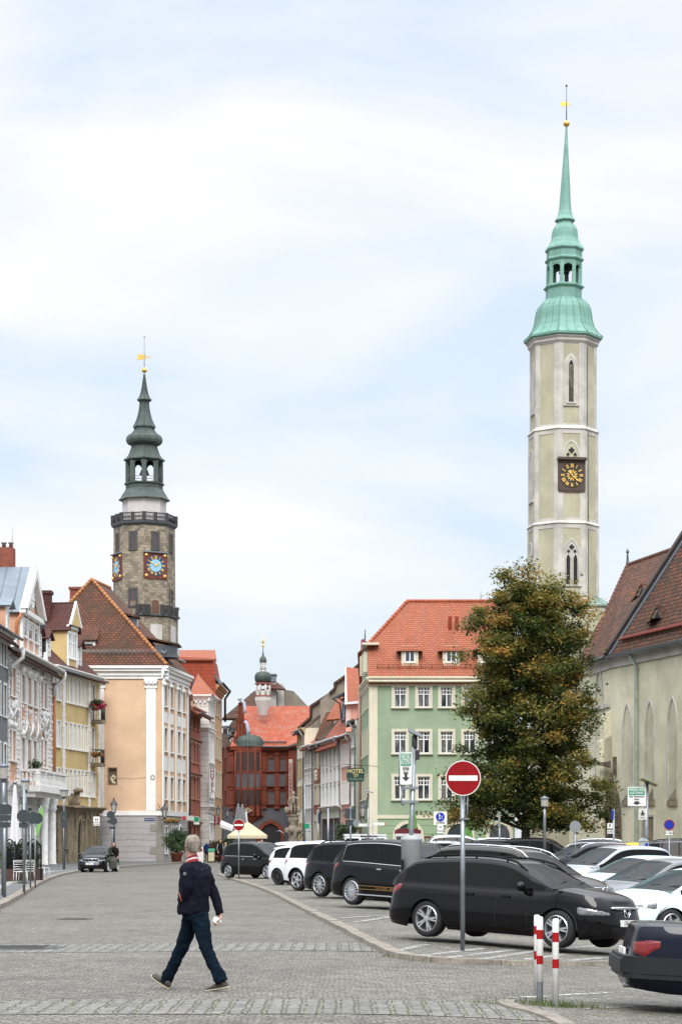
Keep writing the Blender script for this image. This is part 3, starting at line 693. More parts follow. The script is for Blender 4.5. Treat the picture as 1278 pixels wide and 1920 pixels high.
 k = (zda-zde)/(D1.L/2)
 for j in range(10):
  for sgn, ue in ((1, -.35), (-1, D1.L+.35)):
   a = D1.P(ue, zde-.35*k+.03, .45-j*1.0); b2 = D1.P(D1.L/2, zda+.03, .45-j*1.0); sm.tube([a, b2], .035, 4)
 sm.build('standing_seams', ZINC, r)
 pipe(r, 'downpipe', [D1.P(-.3, zde-.1, .3), D1.P(-.3, zde-1, -.2), D1.P(-.3, ze+.6, -.2)], .1, M('pipe_orange', (.42, .15, .05), .6))
 for pa in (16, 74):   # small zinc roofed dormers beside it
  u = W.u(pa); Wd = Wall.xy(W.P(u, 0, -.2)[:2], W.P(u+1.3, 0, -.2)[:2]); z0 = ze+.3; zt = z0+2.6
  dormer(r, Wd, z0, zt, zt+.35, 5, WHITE, P_ORA, ZINC, .4, .3)
  window(r, Wd, (.3, 1.0, z0+.6, zt-.3), WHITE, WFR, GREYGL, casing=.12, proud=.05, reveal=.02, cols=1, rows=(.6,), sill=.08, cap=.06)
 m = MB(); c = W3(10, 1050, 146); m.box(c.x-1.6, c.x+.62, c.y-.6, c.y+.6, c.z-3.2, c.z+.82); ch = m.build('chimney', BRICKC, roof, uv=True)
 m = MB()
 for x in (-.9, -.1, .4): m.lathe([(.16, 0), (.13, .3), (.2, .34), (.2, .42)], (c.x+x, c.y, c.z+.82), 10)
 m.tube([(c.x-.4, c.y-.7, c.z-1), (c.x-.4, c.y-.7, c.z+2.3)], .03, 5); m.tube([(c.x-1.6, c.y-.7, c.z+2.2), (c.x-.3, c.y-.7, c.z+2.25)], .025, 5); m.tube([(c.x+.45, c.y, c.z+.8), (c.x+.5, c.y, c.z+2.3)], .02, 5)
 m.build('chimney_pots', GALV, roof)
 return W
OW = orange()
def grey_near():
 W = Wall(-40, 125.5, 14.2, 136.3); r = thing('grey_house', 'grey house cut off by the left edge, white window surrounds', 'house', (W.B.x, W.B.y, 0))
 ze = W.z(8, 1190)
 cols = [(1.5, 8)]; rows = [W.rect(1, 8, a, b)[2:] for a, b in ((1200, 1248), (1283, 1342), (1395, 1450))]
 wins = [(W.L-1.6-k*2.3-.0, W.L-.6-k*2.3, c, d) for k in range(4) for c, d in rows]
 wallmesh(r, W, -.4, ze, P_GREY, wins, .18)
 for w in wins: window(r, W, w, WHITE, WFR, GREYGL, casing=.16, proud=.05, reveal=.18, cols=2, rows=(.65,))
 shell(r, W, 11, ze, P_GREY); t = MB(); cornice(t, W, -.1, W.L, ze, .6, .7); t.build('cornice', WHITE, r)
 roof = gable_roof(r, W, 10, ze+.1, ze+4.8, T_MAR, P_GREY, over=.8, ridge=5)
 pipe(r, 'gutter', [W.P(0, ze-.2, .95), W.P(W.L, ze-.2, .95)], .11, ZDARK)
 Wd = Wall.xy(W.P(W.L-3.4, 0, -.5)[:2], W.P(W.L-1.9, 0, -.5)[:2]); dormer(r, Wd, ze+.5, ze+2.9, ze+3.4, 4, WHITE, P_GREY, ZINC)
 window(r, Wd, (.25, 1.25, ze+.9, ze+2.6), WHITE, WFR, GREYGL, casing=.12, proud=.04, reveal=.02)
grey_near()
# ================================================================ houses down the street on the left
def left_far():
 up = Vector((0, 0, 1))
 W = Wall(352, 181.5, 376, 190.5); r = thing('pink_house', 'narrow dark pink house with three rows of triple windows beside the peach corner house', 'house', (W.A.x, W.A.y, 0))
 ze = W.z(365, 1330); cols = [(354.8, 358.7), (362, 366), (368.8, 372)]
 rows = [W.rect(362, 366, a, b)[2:] for a, b in ((1340, 1367), (1397, 1430), (1460, 1498))]; g = [(W.u(a), W.u(b), 0.1, W.z(364, 1549)) for a, b in cols]
 wins = [(W.u(a), W.u(b), c, d) for a, b in cols for c, d in rows]
 wallmesh(r, W, -.4, ze, P_PINK, wins+g, .2)
 PK = M('pink_trim', (.40, .20, .15), .8, var=.2)
 for w in wins: window(r, W, w, PK, GREYP, GREYGL, casing=.12, proud=.05, reveal=.2, cols=2, rows=(.6,), sill=.1, cap=.1)
 for w in g: window(r, W, w, PK, SHADE, GLASS, casing=.1, proud=.05, reveal=.2, cols=1, rows=(.75,), sill=0)
 shell(r, W, 9, ze, P_PINK)
 t = MB(); cornice(t, W, 0, W.L, ze, .6, .6); cornice(t, W, 0, W.L, W.z(364, 1541), .3, .3); cornice(t, W, 0, W.L, W.z(364, 1450), .25, .25); cornice(t, W, 0, W.L, W.z(364, 1386), .25, .25); t.build('string_courses', PK, r)
 gable_roof(r, W, 8, ze, ze+2.6, T_RED, P_PINK, over=1.0, ridge=4); pipe(r, 'gutter', [W.P(0, ze-.6, 1.15), W.P(W.L, ze-.6, 1.15)], .1, ZDARK)
 Wf = Wall(362, 191.5, 391, 191.5); Ws = Wall(391, 191.5, 402, 197); r = thing('banded_hotel', 'white hotel with horizontally grooved walls and a red tile roof', 'house', (Wf.B.x, Wf.B.y, 0))
 ze = Wf.z(390, 1303); wallmesh(r, Wf, -.4, ze, P_WBAND, []); cols = [(393.2, 395.6), (397.8, 400)]
 rows = [Ws.rect(393, 396, a, b)[2:] for a, b in ((1318, 1350), (1378, 1430), (1455, 1495), (1548, 1580))]
 wins = [(Ws.u(a), Ws.u(b), c, d) for a, b in cols for c, d in rows]; wallmesh(r, Ws, -.4, ze, P_WBAND, wins, .15)
 for w in wins: window(r, Ws, w, WHITE, WFR, GREYGL, casing=.2, proud=.1, reveal=.15, cols=2, rows=(.6,), cap=.12)
 t = MB(); cornice(t, Wf, 0, Wf.L+.3, ze, .6, .5); cornice(t, Ws, -.3, Ws.L, ze, .6, .5)
 for i in range(16): band(t, Wf, .2+i*.4 if i*.4 < Wf.L-.3 else 0, .35+i*.4 if i*.4 < Wf.L-.3 else .1, ze-.75, ze-.6, .2)
 for y in (1364, 1512): cornice(t, Wf, 0, Wf.L+.1, Wf.z(390, y), .3, .22); cornice(t, Ws, -.1, Ws.L, Wf.z(390, y), .3, .22)
 t.build('string_courses', WHITE, r)
 b = MB(); b.face([Ws.B+up*-.4, Ws.B+up*ze, Wf.A+Vector((0, 5.5, ze)), Wf.A+Vector((0, 5.5, -.4))]); b.face([Wf.A+Vector((0, 5.5, -.4)), Wf.A+Vector((0, 5.5, ze)), Wf.A+up*ze, Wf.A+up*-.4]); b.build('back_wall', P_WBAND, r, uv=True)
 rb = MB(); a, c, d, e = Wf.A+Vector((-.3, -.5, ze)), Wf.B+Vector((.5, -.5, ze)), Ws.B+Vector((.5, .3, ze)), Wf.A+Vector((-.3, 5.8, ze)); top = Wf.A+Vector((.2, 3.4, ze+2.2))
 slab(rb, [a, c, top], .15); slab(rb, [c, d, top], .15); slab(rb, [d, e, top], .15); slab(rb, [e, a, top], .15); rb.build('roof', T_RED, r, uv=True)
 s = thing('vertical_hotel_sign', 'white upright sign with red letters HOTEL on the banded hotel', 'sign', W3(398, 1498, 190))
 m = MB(); a = W3(392.5, 1486, 190); b = W3(404, 1441, 190); m.box(a.x, b.x, 189.9, 190.12, a.z, b.z); m.build('board', SIGNW, s)
 fr = MB(); fr.box(a.x-.05, a.x, 189.86, 190.14, a.z-.05, b.z+.05); fr.box(b.x, b.x+.05, 189.86, 190.14, a.z-.05, b.z+.05); fr.box(a.x, b.x, 189.86, 190.14, b.z, b.z+.05); fr.box(a.x, b.x, 189.86, 190.14, a.z-.05, a.z)
 fr.tube([(a.x+.1, 190, b.z+.1), (a.x+.1, 192, b.z+.1)], .03, 5); fr.build('frame', GREYP, s)
 RL = M('letter_red', (.22, .015, .03), .5)
 for i, ch in enumerate('HOTEL'): text(s, 'letter', ch, .52, RL, Vector(((a.x+b.x)/2, 189.89, b.z-.28-i*.42))-s.location, (pi/2, 0, 0), bold=.012)
 W = Wall(402, 197.5, 416, 208); r = thing('ochre_house', 'tall ochre house with a red tile-hung gable rising over the hotel', 'house', (W.A.x, W.A.y, 0))
 ze = W.z(409, 1290); cols = [(404, 406.3), (408.6, 410.6), (412.4, 414.2)]; rows = [W.rect(408, 411, a, b)[2:] for a, b in ((1312, 1345), (1385, 1425), (1450, 1495), (1545, 1590))]
 wins = [(W.u(a), W.u(b), c, d) for a, b in cols for c, d in rows]; wallmesh(r, W, -.4, ze, P_ORA2, wins, .18)
 for w in wins: window(r, W, w, CREAM, GREYP, GREYGL, casing=.12, proud=.06, reveal=.18, cols=2, rows=(.6,))
 shell(r, W, 13, ze, P_ORA2, left=True); t = MB(); cornice(t, W, 0, W.L, ze, .7, .6); t.build('cornice', P_ORA2, r)
 gm = MB(); D = 197.3; pts = [W3(*p, D) for p in ((326, 1310), (326, 1232), (398, 1234), (404, 1268), (404, 1310))]
 gm.prism(pts, (0, 8, 0)); gm.build('tile_hung_gable', Mbrick('hung_tiles', (.33, .06, .025), (.26, .05, .025), (.11, .03, .02), .3, .34, .02, .75, .5, moss=(.18, .06, .04), mossamt=.3), r, uv=True)
 rb = MB(); slab(rb, [W3(322, 1236, 197), W3(406, 1236, 197), W3(403, 1219, 200.5), W3(326, 1219, 200.5)], .15); slab(rb, [W3(403, 1219, 200.5), W3(326, 1219, 200.5), W3(326, 1260, 207), W3(406, 1260, 207)], .15)
 rb.build('roof', T_RED, r, uv=True)
 rb = MB(); slab(rb, [W.P(-.2, ze, .6), W.P(W.L+.2, ze, .6), W.P(W.L+.2, ze+2.5, -1), W.P(-.2, ze+2.5, -1)], .15); rb.build('eaves_roof', ZDARK, r)
 pipe(r, 'gutter', [W.P(0, ze+.05, .8), W.P(W.L+.2, ze+.05, .8), W.P(W.L+.2, ze-.7, .3), W.P(W.L+.2, ze-3, .3)], .12, BLACK)
 W = Wall(404, 231, 437, 233); r = thing('balcony_house', 'pale yellow house with black balcony rails at the bend of the street', 'house', (W.A.x, W.A.y, 0))
 ze = W.z(420, 1397); cols = [(415.5, 417.2), (419.6, 421.3), (423.6, 425.3), (428, 430)]; rows = [W.rect(418, 422, a, b)[2:] for a, b in ((1408, 1440), (1468, 1512), (1540, 1575))]
 wins = [(W.u(a), W.u(b), c, d) for a, b in cols for c, d in rows]; wallmesh(r, W, -.4, ze, P_YEL2, wins, .18)
 for w in wins: window(r, W, w, CREAM, GREYP, GLASS, casing=.08, proud=.04, reveal=.18, cols=1, rows=(.6,))
 shell(r, W, 9, ze, P_YEL2); gable_roof(r, W, 9, ze, ze+3.6, T_BRN, P_YEL2, ridge=4.5)
 for y in (1450, 1513):
  z = W.z(420, y); m = MB(); band(m, W, W.u(414), W.u(426), z-.2, z, .6); b = m.build('balcony', BLACK, r); m = MB()
  for i in range(14): u = W.u(414)+(W.u(426)-W.u(414))*i/13; m.tube([W.P(u, z, .58), W.P(u, z+.95, .58)], .025, 4)
  m.tube([W.P(W.u(414), z+.95, .58), W.P(W.u(426), z+.95, .58)], .04, 5); m.build('railing', BLACK, b)
 r = thing('dark_roofed_house', 'house with a dark steep tile roof behind the balcony house', 'house', W3(435, 1610, 240)*1)
 m = MB(); m.prism([W3(408, 1600, 240), W3(452, 1600, 240), W3(452, 1400, 240), W3(408, 1400, 240)], (0, 10, 0)); m.build('wall', P_GREY, r, uv=True)
 m = MB(); slab(m, [W3(402, 1402, 239.5), W3(462, 1402, 239.5), W3(484, 1300, 246), W3(470, 1300, 246)], .2); slab(m, [W3(402, 1402, 239.5), W3(470, 1300, 246), W3(484, 1300, 246), W3(440, 1390, 252)], .2); m.build('roof', T_BRN, r, uv=True)
 for px, py in ((422, 1372), (427, 1388), (437, 1378)):
  c = W3(px, py, 239.2); m = MB(); m.box(c.x-.4, c.x+.4, c.y, c.y+2.5, c.z-.5, c.z+.5); d = m.build('dormer', WHITE, r); m = MB(); m.box(c.x-.55, c.x+.55, c.y-.15, c.y+2.5, c.z+.5, c.z+.66); m.build('dormer_roof', ZINC, d); m = MB(); m.box(c.x-.25, c.x+.25, c.y-.03, c.y-.01, c.z-.35, c.z+.35); m.build('window', GLASS, d)
left_far()
# ================================================================ generic octagonal things
def octv(c, R, a0, n=8): return [Vector((c[0]+R*sin(radians(a0+k*360/n)), c[1]-R*cos(radians(a0+k*360/n)), 0)) for k in range(n)]
def octwalls(c, R, a0): v = octv(c, R, a0); return [Wall.xy(v[k][:2], v[(k+1) % 8][:2]) for k in range(8)]
def octprism(mb, c, R0, z0, R1, z1, a0, mi=0, lean=0, zref=0):
 A = octv(c, R0, a0); B = octv(c, R1, a0)
 for k in range(8):
  j = (k+1) % 8; mb.face([A[k]+Vector((lean*(z0-zref), 0, z0)), A[j]+Vector((lean*(z0-zref), 0, z0)), B[j]+Vector((lean*(z1-zref), 0, z1)), B[k]+Vector((lean*(z1-zref), 0, z1))], mi)
def octstack(mb, c, prof, a0, mi=0, lean=0, zref=0):
 for (r0, z0), (r1, z1) in zip(prof, prof[1:]): octprism(mb, c, r0, z0, r1, z1, a0, mi, lean, zref)
def clock(root, W, u, v, s, facemat, backmat, nummat, handmat, rim, hour, minute, centre=None, petal=None):
 """square clock board with dial ring, twelve roman style marks, hands"""
 m = MB(); band(m, W, u-s*.58, u+s*.58, v-s*.62, v+s*.62, .12, .0); b = m.build('clock_face', backmat, root)
 C = W.P(u, v, .13); t = W.t; up = Vector((0, 0, 1)); n = W.n
 def disc(mb, r0, r1, off, k=40):
  for i in range(k):
   a, c = 2*pi*i/k, 2*pi*(i+1)/k; P = lambda r, q: C+t*(r*sin(q))+up*(r*cos(q))+n*off
   if r0 > 0: mb.face([P(r0, a), P(r0, c), P(r1, c), P(r1, a)][::-1])
   else: mb.face([P(0, 0), P(r1, c), P(r1, a)])
 m = MB(); disc(m, 0, s*.5, .02); m.build('dial', facemat, b)
 if centre: m = MB(); disc(m, 0, s*.30, .03); m.build('dial_centre', centre, b)
 m = MB(); num = {1: 'I', 2: 'II', 3: 'III', 4: 'IIII', 5: 'V', 6: 'VI', 7: 'VII', 8: 'VIII', 9: 'IX', 10: 'X', 11: 'XI', 12: 'XII'}
 for h in range(1, 13):
  a = 2*pi*h/12; rad = t*sin(a)+up*cos(a); tan = t*cos(a)-up*sin(a); q = num[h]; wdt = {'I': .035, 'V': .07, 'X': .07}; tot = sum(wdt[x] for x in q); p = -tot/2
  for x in q:
   w = wdt[x]; c0 = C+rad*(s*.395)+tan*(s*(p+w/2))+n*.045; hl = s*.078; ww = s*.011
   def bar(x0, x1):
    P = [c0-rad*hl+tan*(x0*s-ww), c0-rad*hl+tan*(x0*s+ww), c0+rad*hl+tan*(x1*s+ww), c0+rad*hl+tan*(x1*s-ww)]; m.prism(P, n*.02)
   if x == 'I': bar(0, 0)
   elif x == 'V': bar(0, -.022); bar(0, .022)
   else: bar(-.022, .022); bar(.022, -.022)
   p += w
 if petal:
  for h in range(12):
   a = 2*pi*(h+.5)/12; rad = t*sin(a)+up*cos(a); tan = t*cos(a)-up*sin(a); c0 = C+n*.04
   m.prism([c0+rad*s*.08, c0+rad*s*.17+tan*s*.03, c0+rad*s*.26, c0+rad*s*.17-tan*s*.03], n*.01)
 m.build('numerals', nummat, b)
 m = MB()
 for a, L, w in ((2*pi*(hour+minute/60)/12, .24, .03), (2*pi*minute/60, .37, .02)):
  rad = t*sin(a)+up*cos(a); tan = t*cos(a)-up*sin(a); c0 = C+n*.08
  m.prism([c0-rad*s*.08-tan*s*w, c0-rad*s*.08+tan*s*w, c0+rad*s*L*.6+tan*s*w, c0+rad*s*L*.75+tan*s*w*2.2, c0+rad*s*L, c0+rad*s*L*.75-tan*s*w*2.2, c0+rad*s*L*.6-tan*s*w], n*.03)
 m.ball(C+n*.09, s*.035, 8); m.build('hands', handmat, b)
 m = MB()
 if rim:
  band(m, W, u-s*.62, u+s*.62, v+s*.62, v+s*.68, .35, .0); m.build('clock_hood', rim, b)
 return b
def vane(root, c, z, h, r, zf, w, flip=1):
 m = MB(); m.ball((c[0], c[1], z), r, 12); m.build('finial_ball', GOLD, root)
 m = MB(); m.tube([(c[0], c[1], z), (c[0], c[1], z+h)], [.045, .02], 6); m.ball((c[0], c[1], z+h), .09, 6); m.build('finial_rod', ZDARK, root)
 m = MB(); y = c[1]; x = c[0]
 m.prism([(x-w*.06, y, zf-.18*w), (x-w*.62, y, zf-.22*w), (x-w*.5, y, zf+.02*w), (x-w*.62, y, zf+.22*w), (x-w*.06, y, zf+.22*w)], (0, .03, 0))
 m.prism([(x+w*.05, y, zf-.15*w), (x+w*.2, y, zf-.15*w), (x+w*.2, y, zf+.2*w), (x+w*.05, y, zf+.2*w)], (0, .03, 0)); m.box(x+w*.2, x+w*.4, y, y+.03, zf-.02*w, zf+.04*w); m.prism([(x+w*.36, y, zf-.08*w), (x+w*.5, y, zf), (x+w*.36, y, zf+.1*w)], (0, .03, 0))
 m.build('weather_vane', GOLD, root)
# ================================================================ town hall tower (left)
def town_tower():
 D = 250.0; S = D/F; px0 = 270.5; c = ((px0-CX)*S, D); z = lambda y: CH+(HY-y)*S
 r = thing('town_hall_tower', 'dark stone octagonal tower with two blue and gold clocks and a dark green bulb spire', 'tower', (c[0], c[1], 0))
 ST = Mbrick('tower_blocks', (.33, .28, .21), (.15, .128, .10), (.16, .135, .105), .62, .33, .018, .95, .5, moss=(.075, .068, .058), mossamt=.5, nsc=.45)
 a0 = 5.0-45; R = 57.2*S
 m = MB(); octprism(m, c, R*1.02, z(1175), R, z(985), a0)
 m.build('shaft', ST, r, uv=True)
 m = MB(); octstack(m, c, [(R*1.12, -1), (R*1.10, z(1162))], a0); m.build('base_shaft', ST, r, uv=True)
 WL = octwalls(c, R*1.105, a0)
 m = MB(); octstack(m, c, [(R*1.08, z(1162)), (R*1.17, z(1160)), (R*1.17, z(1157)), (R*.9, z(1156))], a0); m.build('lower_balcony', ZDARK, r)
 m = MB()
 for k in (0, 1, 2):
  Wk = WL[k]; band(m, Wk, .8, Wk.L-.8, z(1235), z(1176), .02)
 m.build('plaster_panels', Mplaster('white_panel', (.50, .48, .45), .2), r)
 W = octwalls(c, R*1.012, a0)
 fr = M('dark_stone_frame', (.075, .07, .065), .9, var=.3)
 def win(Wk, u, y0, y1, w=.52, cas=.27, head=False):
  z0, z1 = z(y1), z(y0)
  mm = MB(); band(mm, Wk, u-w/2-cas, u+w/2+cas, z0-.25, z0, .1); band(mm, Wk, u-w/2-cas, u-w/2, z0, z1+cas, .08); band(mm, Wk, u+w/2, u+w/2+cas, z0, z1+cas, .08); band(mm, Wk, u-w/2, u+w/2, z1, z1+cas, .08)
  o = mm.build('window', fr, r); mm = MB(); band(mm, Wk, u-w/2, u+w/2, z0, z1, .012); mm.build('pane', GLASS, o)
  mm = MB(); band(mm, Wk, u-.03, u+.03, z0, z1, .03)
  for q in (.3, .6): band(mm, Wk, u-w/2, u+w/2, z0+(z1-z0)*q-.025, z0+(z1-z0)*q+.025, .032)
  mm.build('glazing_bars', M('rust_red_frame', (.16, .05, .035), .7), o)
 Lk = W[0].L
 win(W[0], Lk/2, 1007, 1035); win(W[1], Lk/2, 1007, 1035); win(W[7], Lk/2, 1007, 1035); win(W[2], Lk/2, 1007, 1035)
 win(W[0], Lk/2, 1112, 1141, .7); win(W[2], Lk/2, 1112, 1141, .7)
 mm = MB(); band(mm, W[1], Lk/2-.45, Lk/2+.45, z(1160), z(1135), .04); mm.prism([W[1].P(Lk/2+.45*cos(pi*i/8), z(1135)+.3*sin(pi*i/8)) for i in range(9)], W[1].n*.05); mm.build('door', M('door_brown', (.11, .05, .03), .7), r)
 BL = M('clock_blue', (.22, .45, .66), .5); RD = M('clock_red', (.14, .03, .02), .7, var=.3)
 DB = M('clock_dark_blue', (.015, .04, .10), .5); GO = M('clock_gold', (.72, .47, .12), .4, .3)
 for k in (1, 7):
  clock(r, W[k], Lk/2, z(1067), 2.45, DB, RD, GO, GO, ZINC, 1, 50, centre=BL)
  mm = MB(); band(mm, W[k], Lk/2-1.5, Lk/2+1.5, z(1067)-1.6, z(1067)+1.58, .10, 0.001); mm.build('clock_board', RD, r)
  for sx in (-1, 1):
   for sz in (-1, 1): mm = MB(); mm.ball(W[k].P(Lk/2+sx*1.18, z(1067)+sz*1.22, .12), .2, 6); mm.build('corner_ornament', GO, r)
 m = MB(); octstack(m, c, [(R, z(992)), (R*1.07, z(989)), (R*1.09, z(986)), (R*1.09, z(984.5)), (R*.7, z(984))], a0); m.build('gallery', ZDARK, r)
 m = MB(); V = octv(c, R*1.03, a0)
 for k in range(8):
  p, q = V[k], V[(k+1) % 8]
  for t in (0, .5):
   b = p.lerp(q, t); 
   if t == 0 or k in (0, 1, 7): m.box(b.x-.22, b.x+.22, b.y-.22, b.y+.22, z(984.6), z(968))
  m.tube([p+Vector((0, 0, z(969))), q+Vector((0, 0, z(969)))], .07, 6); m.tube([p+Vector((0, 0, z(983))), q+Vector((0, 0, z(983)))], .06, 6)
  for i in range(1, 16):
   b = p.lerp(q, i/16); m.tube([b+Vector((0, 0, z(984))), b+Vector((0, 0, z(969)))], .03, 4)
   d = (q-p).normalized()*.12; mz = z(976.5); m.tube([b-d+Vector((0, 0, mz)), b+Vector((0, 0, mz+.18)), b+d+Vector((0, 0, mz)), b+Vector((0, 0, mz-.18)), b-d+Vector((0, 0, mz))], .025, 4)
 m.build('railing', BLACK, r)
 m = MB(); V = octv(c, R*1.13, a0)
 for k in (0, 1, 2):
  p, q = V[k], V[(k+1) % 8]; m = MB()
  for t in (0, .18, .75): b = p.lerp(q, t); m.box(b.x-.25, b.x+.25, b.y-.25, b.y+.25, z(1158), z(1140))
  for t0, t1 in ((0, .18), (.75, 1)): m.tube([p.lerp(q, t0)+Vector((0, 0, z(1142))), p.lerp(q, t1)+Vector((0, 0, z(1142)))], .12, 5)
  m.build('lower_parapet', BLACK, r)
 m = MB(); octstack(m, c, [(41*S, z(986)), (41*S, z(937))], a0); m.build('drum', Mplaster('drum_white', (.52, .48, .47), .12), r)
 lz = lambda y: z(640+y/3.2); q = S/3.2*1.04
 prof = [(125, 958), (148, 958), (148, 952), (136, 940), (128, 925), (116, 905), (107, 890), (107, 868), (116, 862), (116, 855), (100, 852)]
 m = MB(); octstack(m, c, [(a*q, lz(b)) for a, b in prof], a0); m.build('spire_foot', COPD, r)
 m = MB(); V = octv(c, 100*q, a0)
 for k in range(8):
  p = V[k]; d = (Vector((c[0], c[1], 0))-p).normalized()*.12; b = p+d; m.box(b.x-.27, b.x+.27, b.y-.27, b.y+.27, lz(853), lz(725))
  p2 = V[(k+1) % 8]; mm = p.lerp(p2, .5); t = (p2-p).normalized(); n = Vector((t.y, -t.x, 0)); L = (p2-p).length
  pts = [p+Vector((0, 0, lz(722))), p2+Vector((0, 0, lz(722)))]
  arc = [mm+t*(L*.33*cos(pi*i/8))+Vector((0, 0, lz(765)+.75*sin(pi*i/8)*(1 if i != 4 else 1.25))) for i in range(9)]
  for i in range(8):
   a, b_ = arc[i], arc[i+1]; m.prism([a, b_, b_+Vector((0, 0, lz(722)-b_.z)), a+Vector((0, 0, lz(722)-a.z))][::-1], -n*.2)
  for sg in (-1, 1): m.prism([mm+t*(sg*L*.33)+Vector((0, 0, lz(765))), mm+t*(sg*L*.5)+Vector((0, 0, lz(765))), mm+t*(sg*L*.5)+Vector((0, 0, lz(722))), mm+t*(sg*L*.33)+Vector((0, 0, lz(722)))], -n*.2)
  for h in (822, 838): m.tube([p+Vector((0, 0, lz(h))), p2+Vector((0, 0, lz(h)))], .03, 4)
 m.build('bell_storey', COPD, r)
 m = MB(); m.lathe([(.62, lz(800)), (.5, lz(790)), (.42, lz(775)), (.3, lz(768)), (.05, lz(762))], (c[0], c[1], 0), 14); m.build('bell', BLACK, r)
 prof = [(100, 728), (100, 722), (117, 718), (117, 712), (100, 700), (88, 682), (80, 660), (74, 640), (72, 628), (84, 624), (98, 612), (103, 597), (101, 580), (92, 565), (76, 556), (68, 550), (66, 545), (58, 535), (56, 522), (63, 519), (63, 512), (52, 490), (42, 465), (33, 430), (28, 400), (26, 380), (26, 364), (40, 354), (40, 350), (30, 338), (22, 318), (15, 285), (10, 250), (5, 215), (3, 195)]
 m = MB(); octstack(m, c, [(a*q, lz(b)) for a, b in prof], a0); m.build('bulb_spire', COPD, r)
 m = MB(); V0 = None
 for k in range(8):
  pts = []
  for a, b in prof: v = octv(c, a*q, a0)[k]; pts.append(v+Vector((0, 0, lz(b))))
  m.tube(pts, .05, 4)
 m.build('spire_seams', COPD, r)
 vane(r, c, lz(173), (195-70)*S/3.2*1.6, 16*S/3.2, lz(95), 1.5)
town_tower()
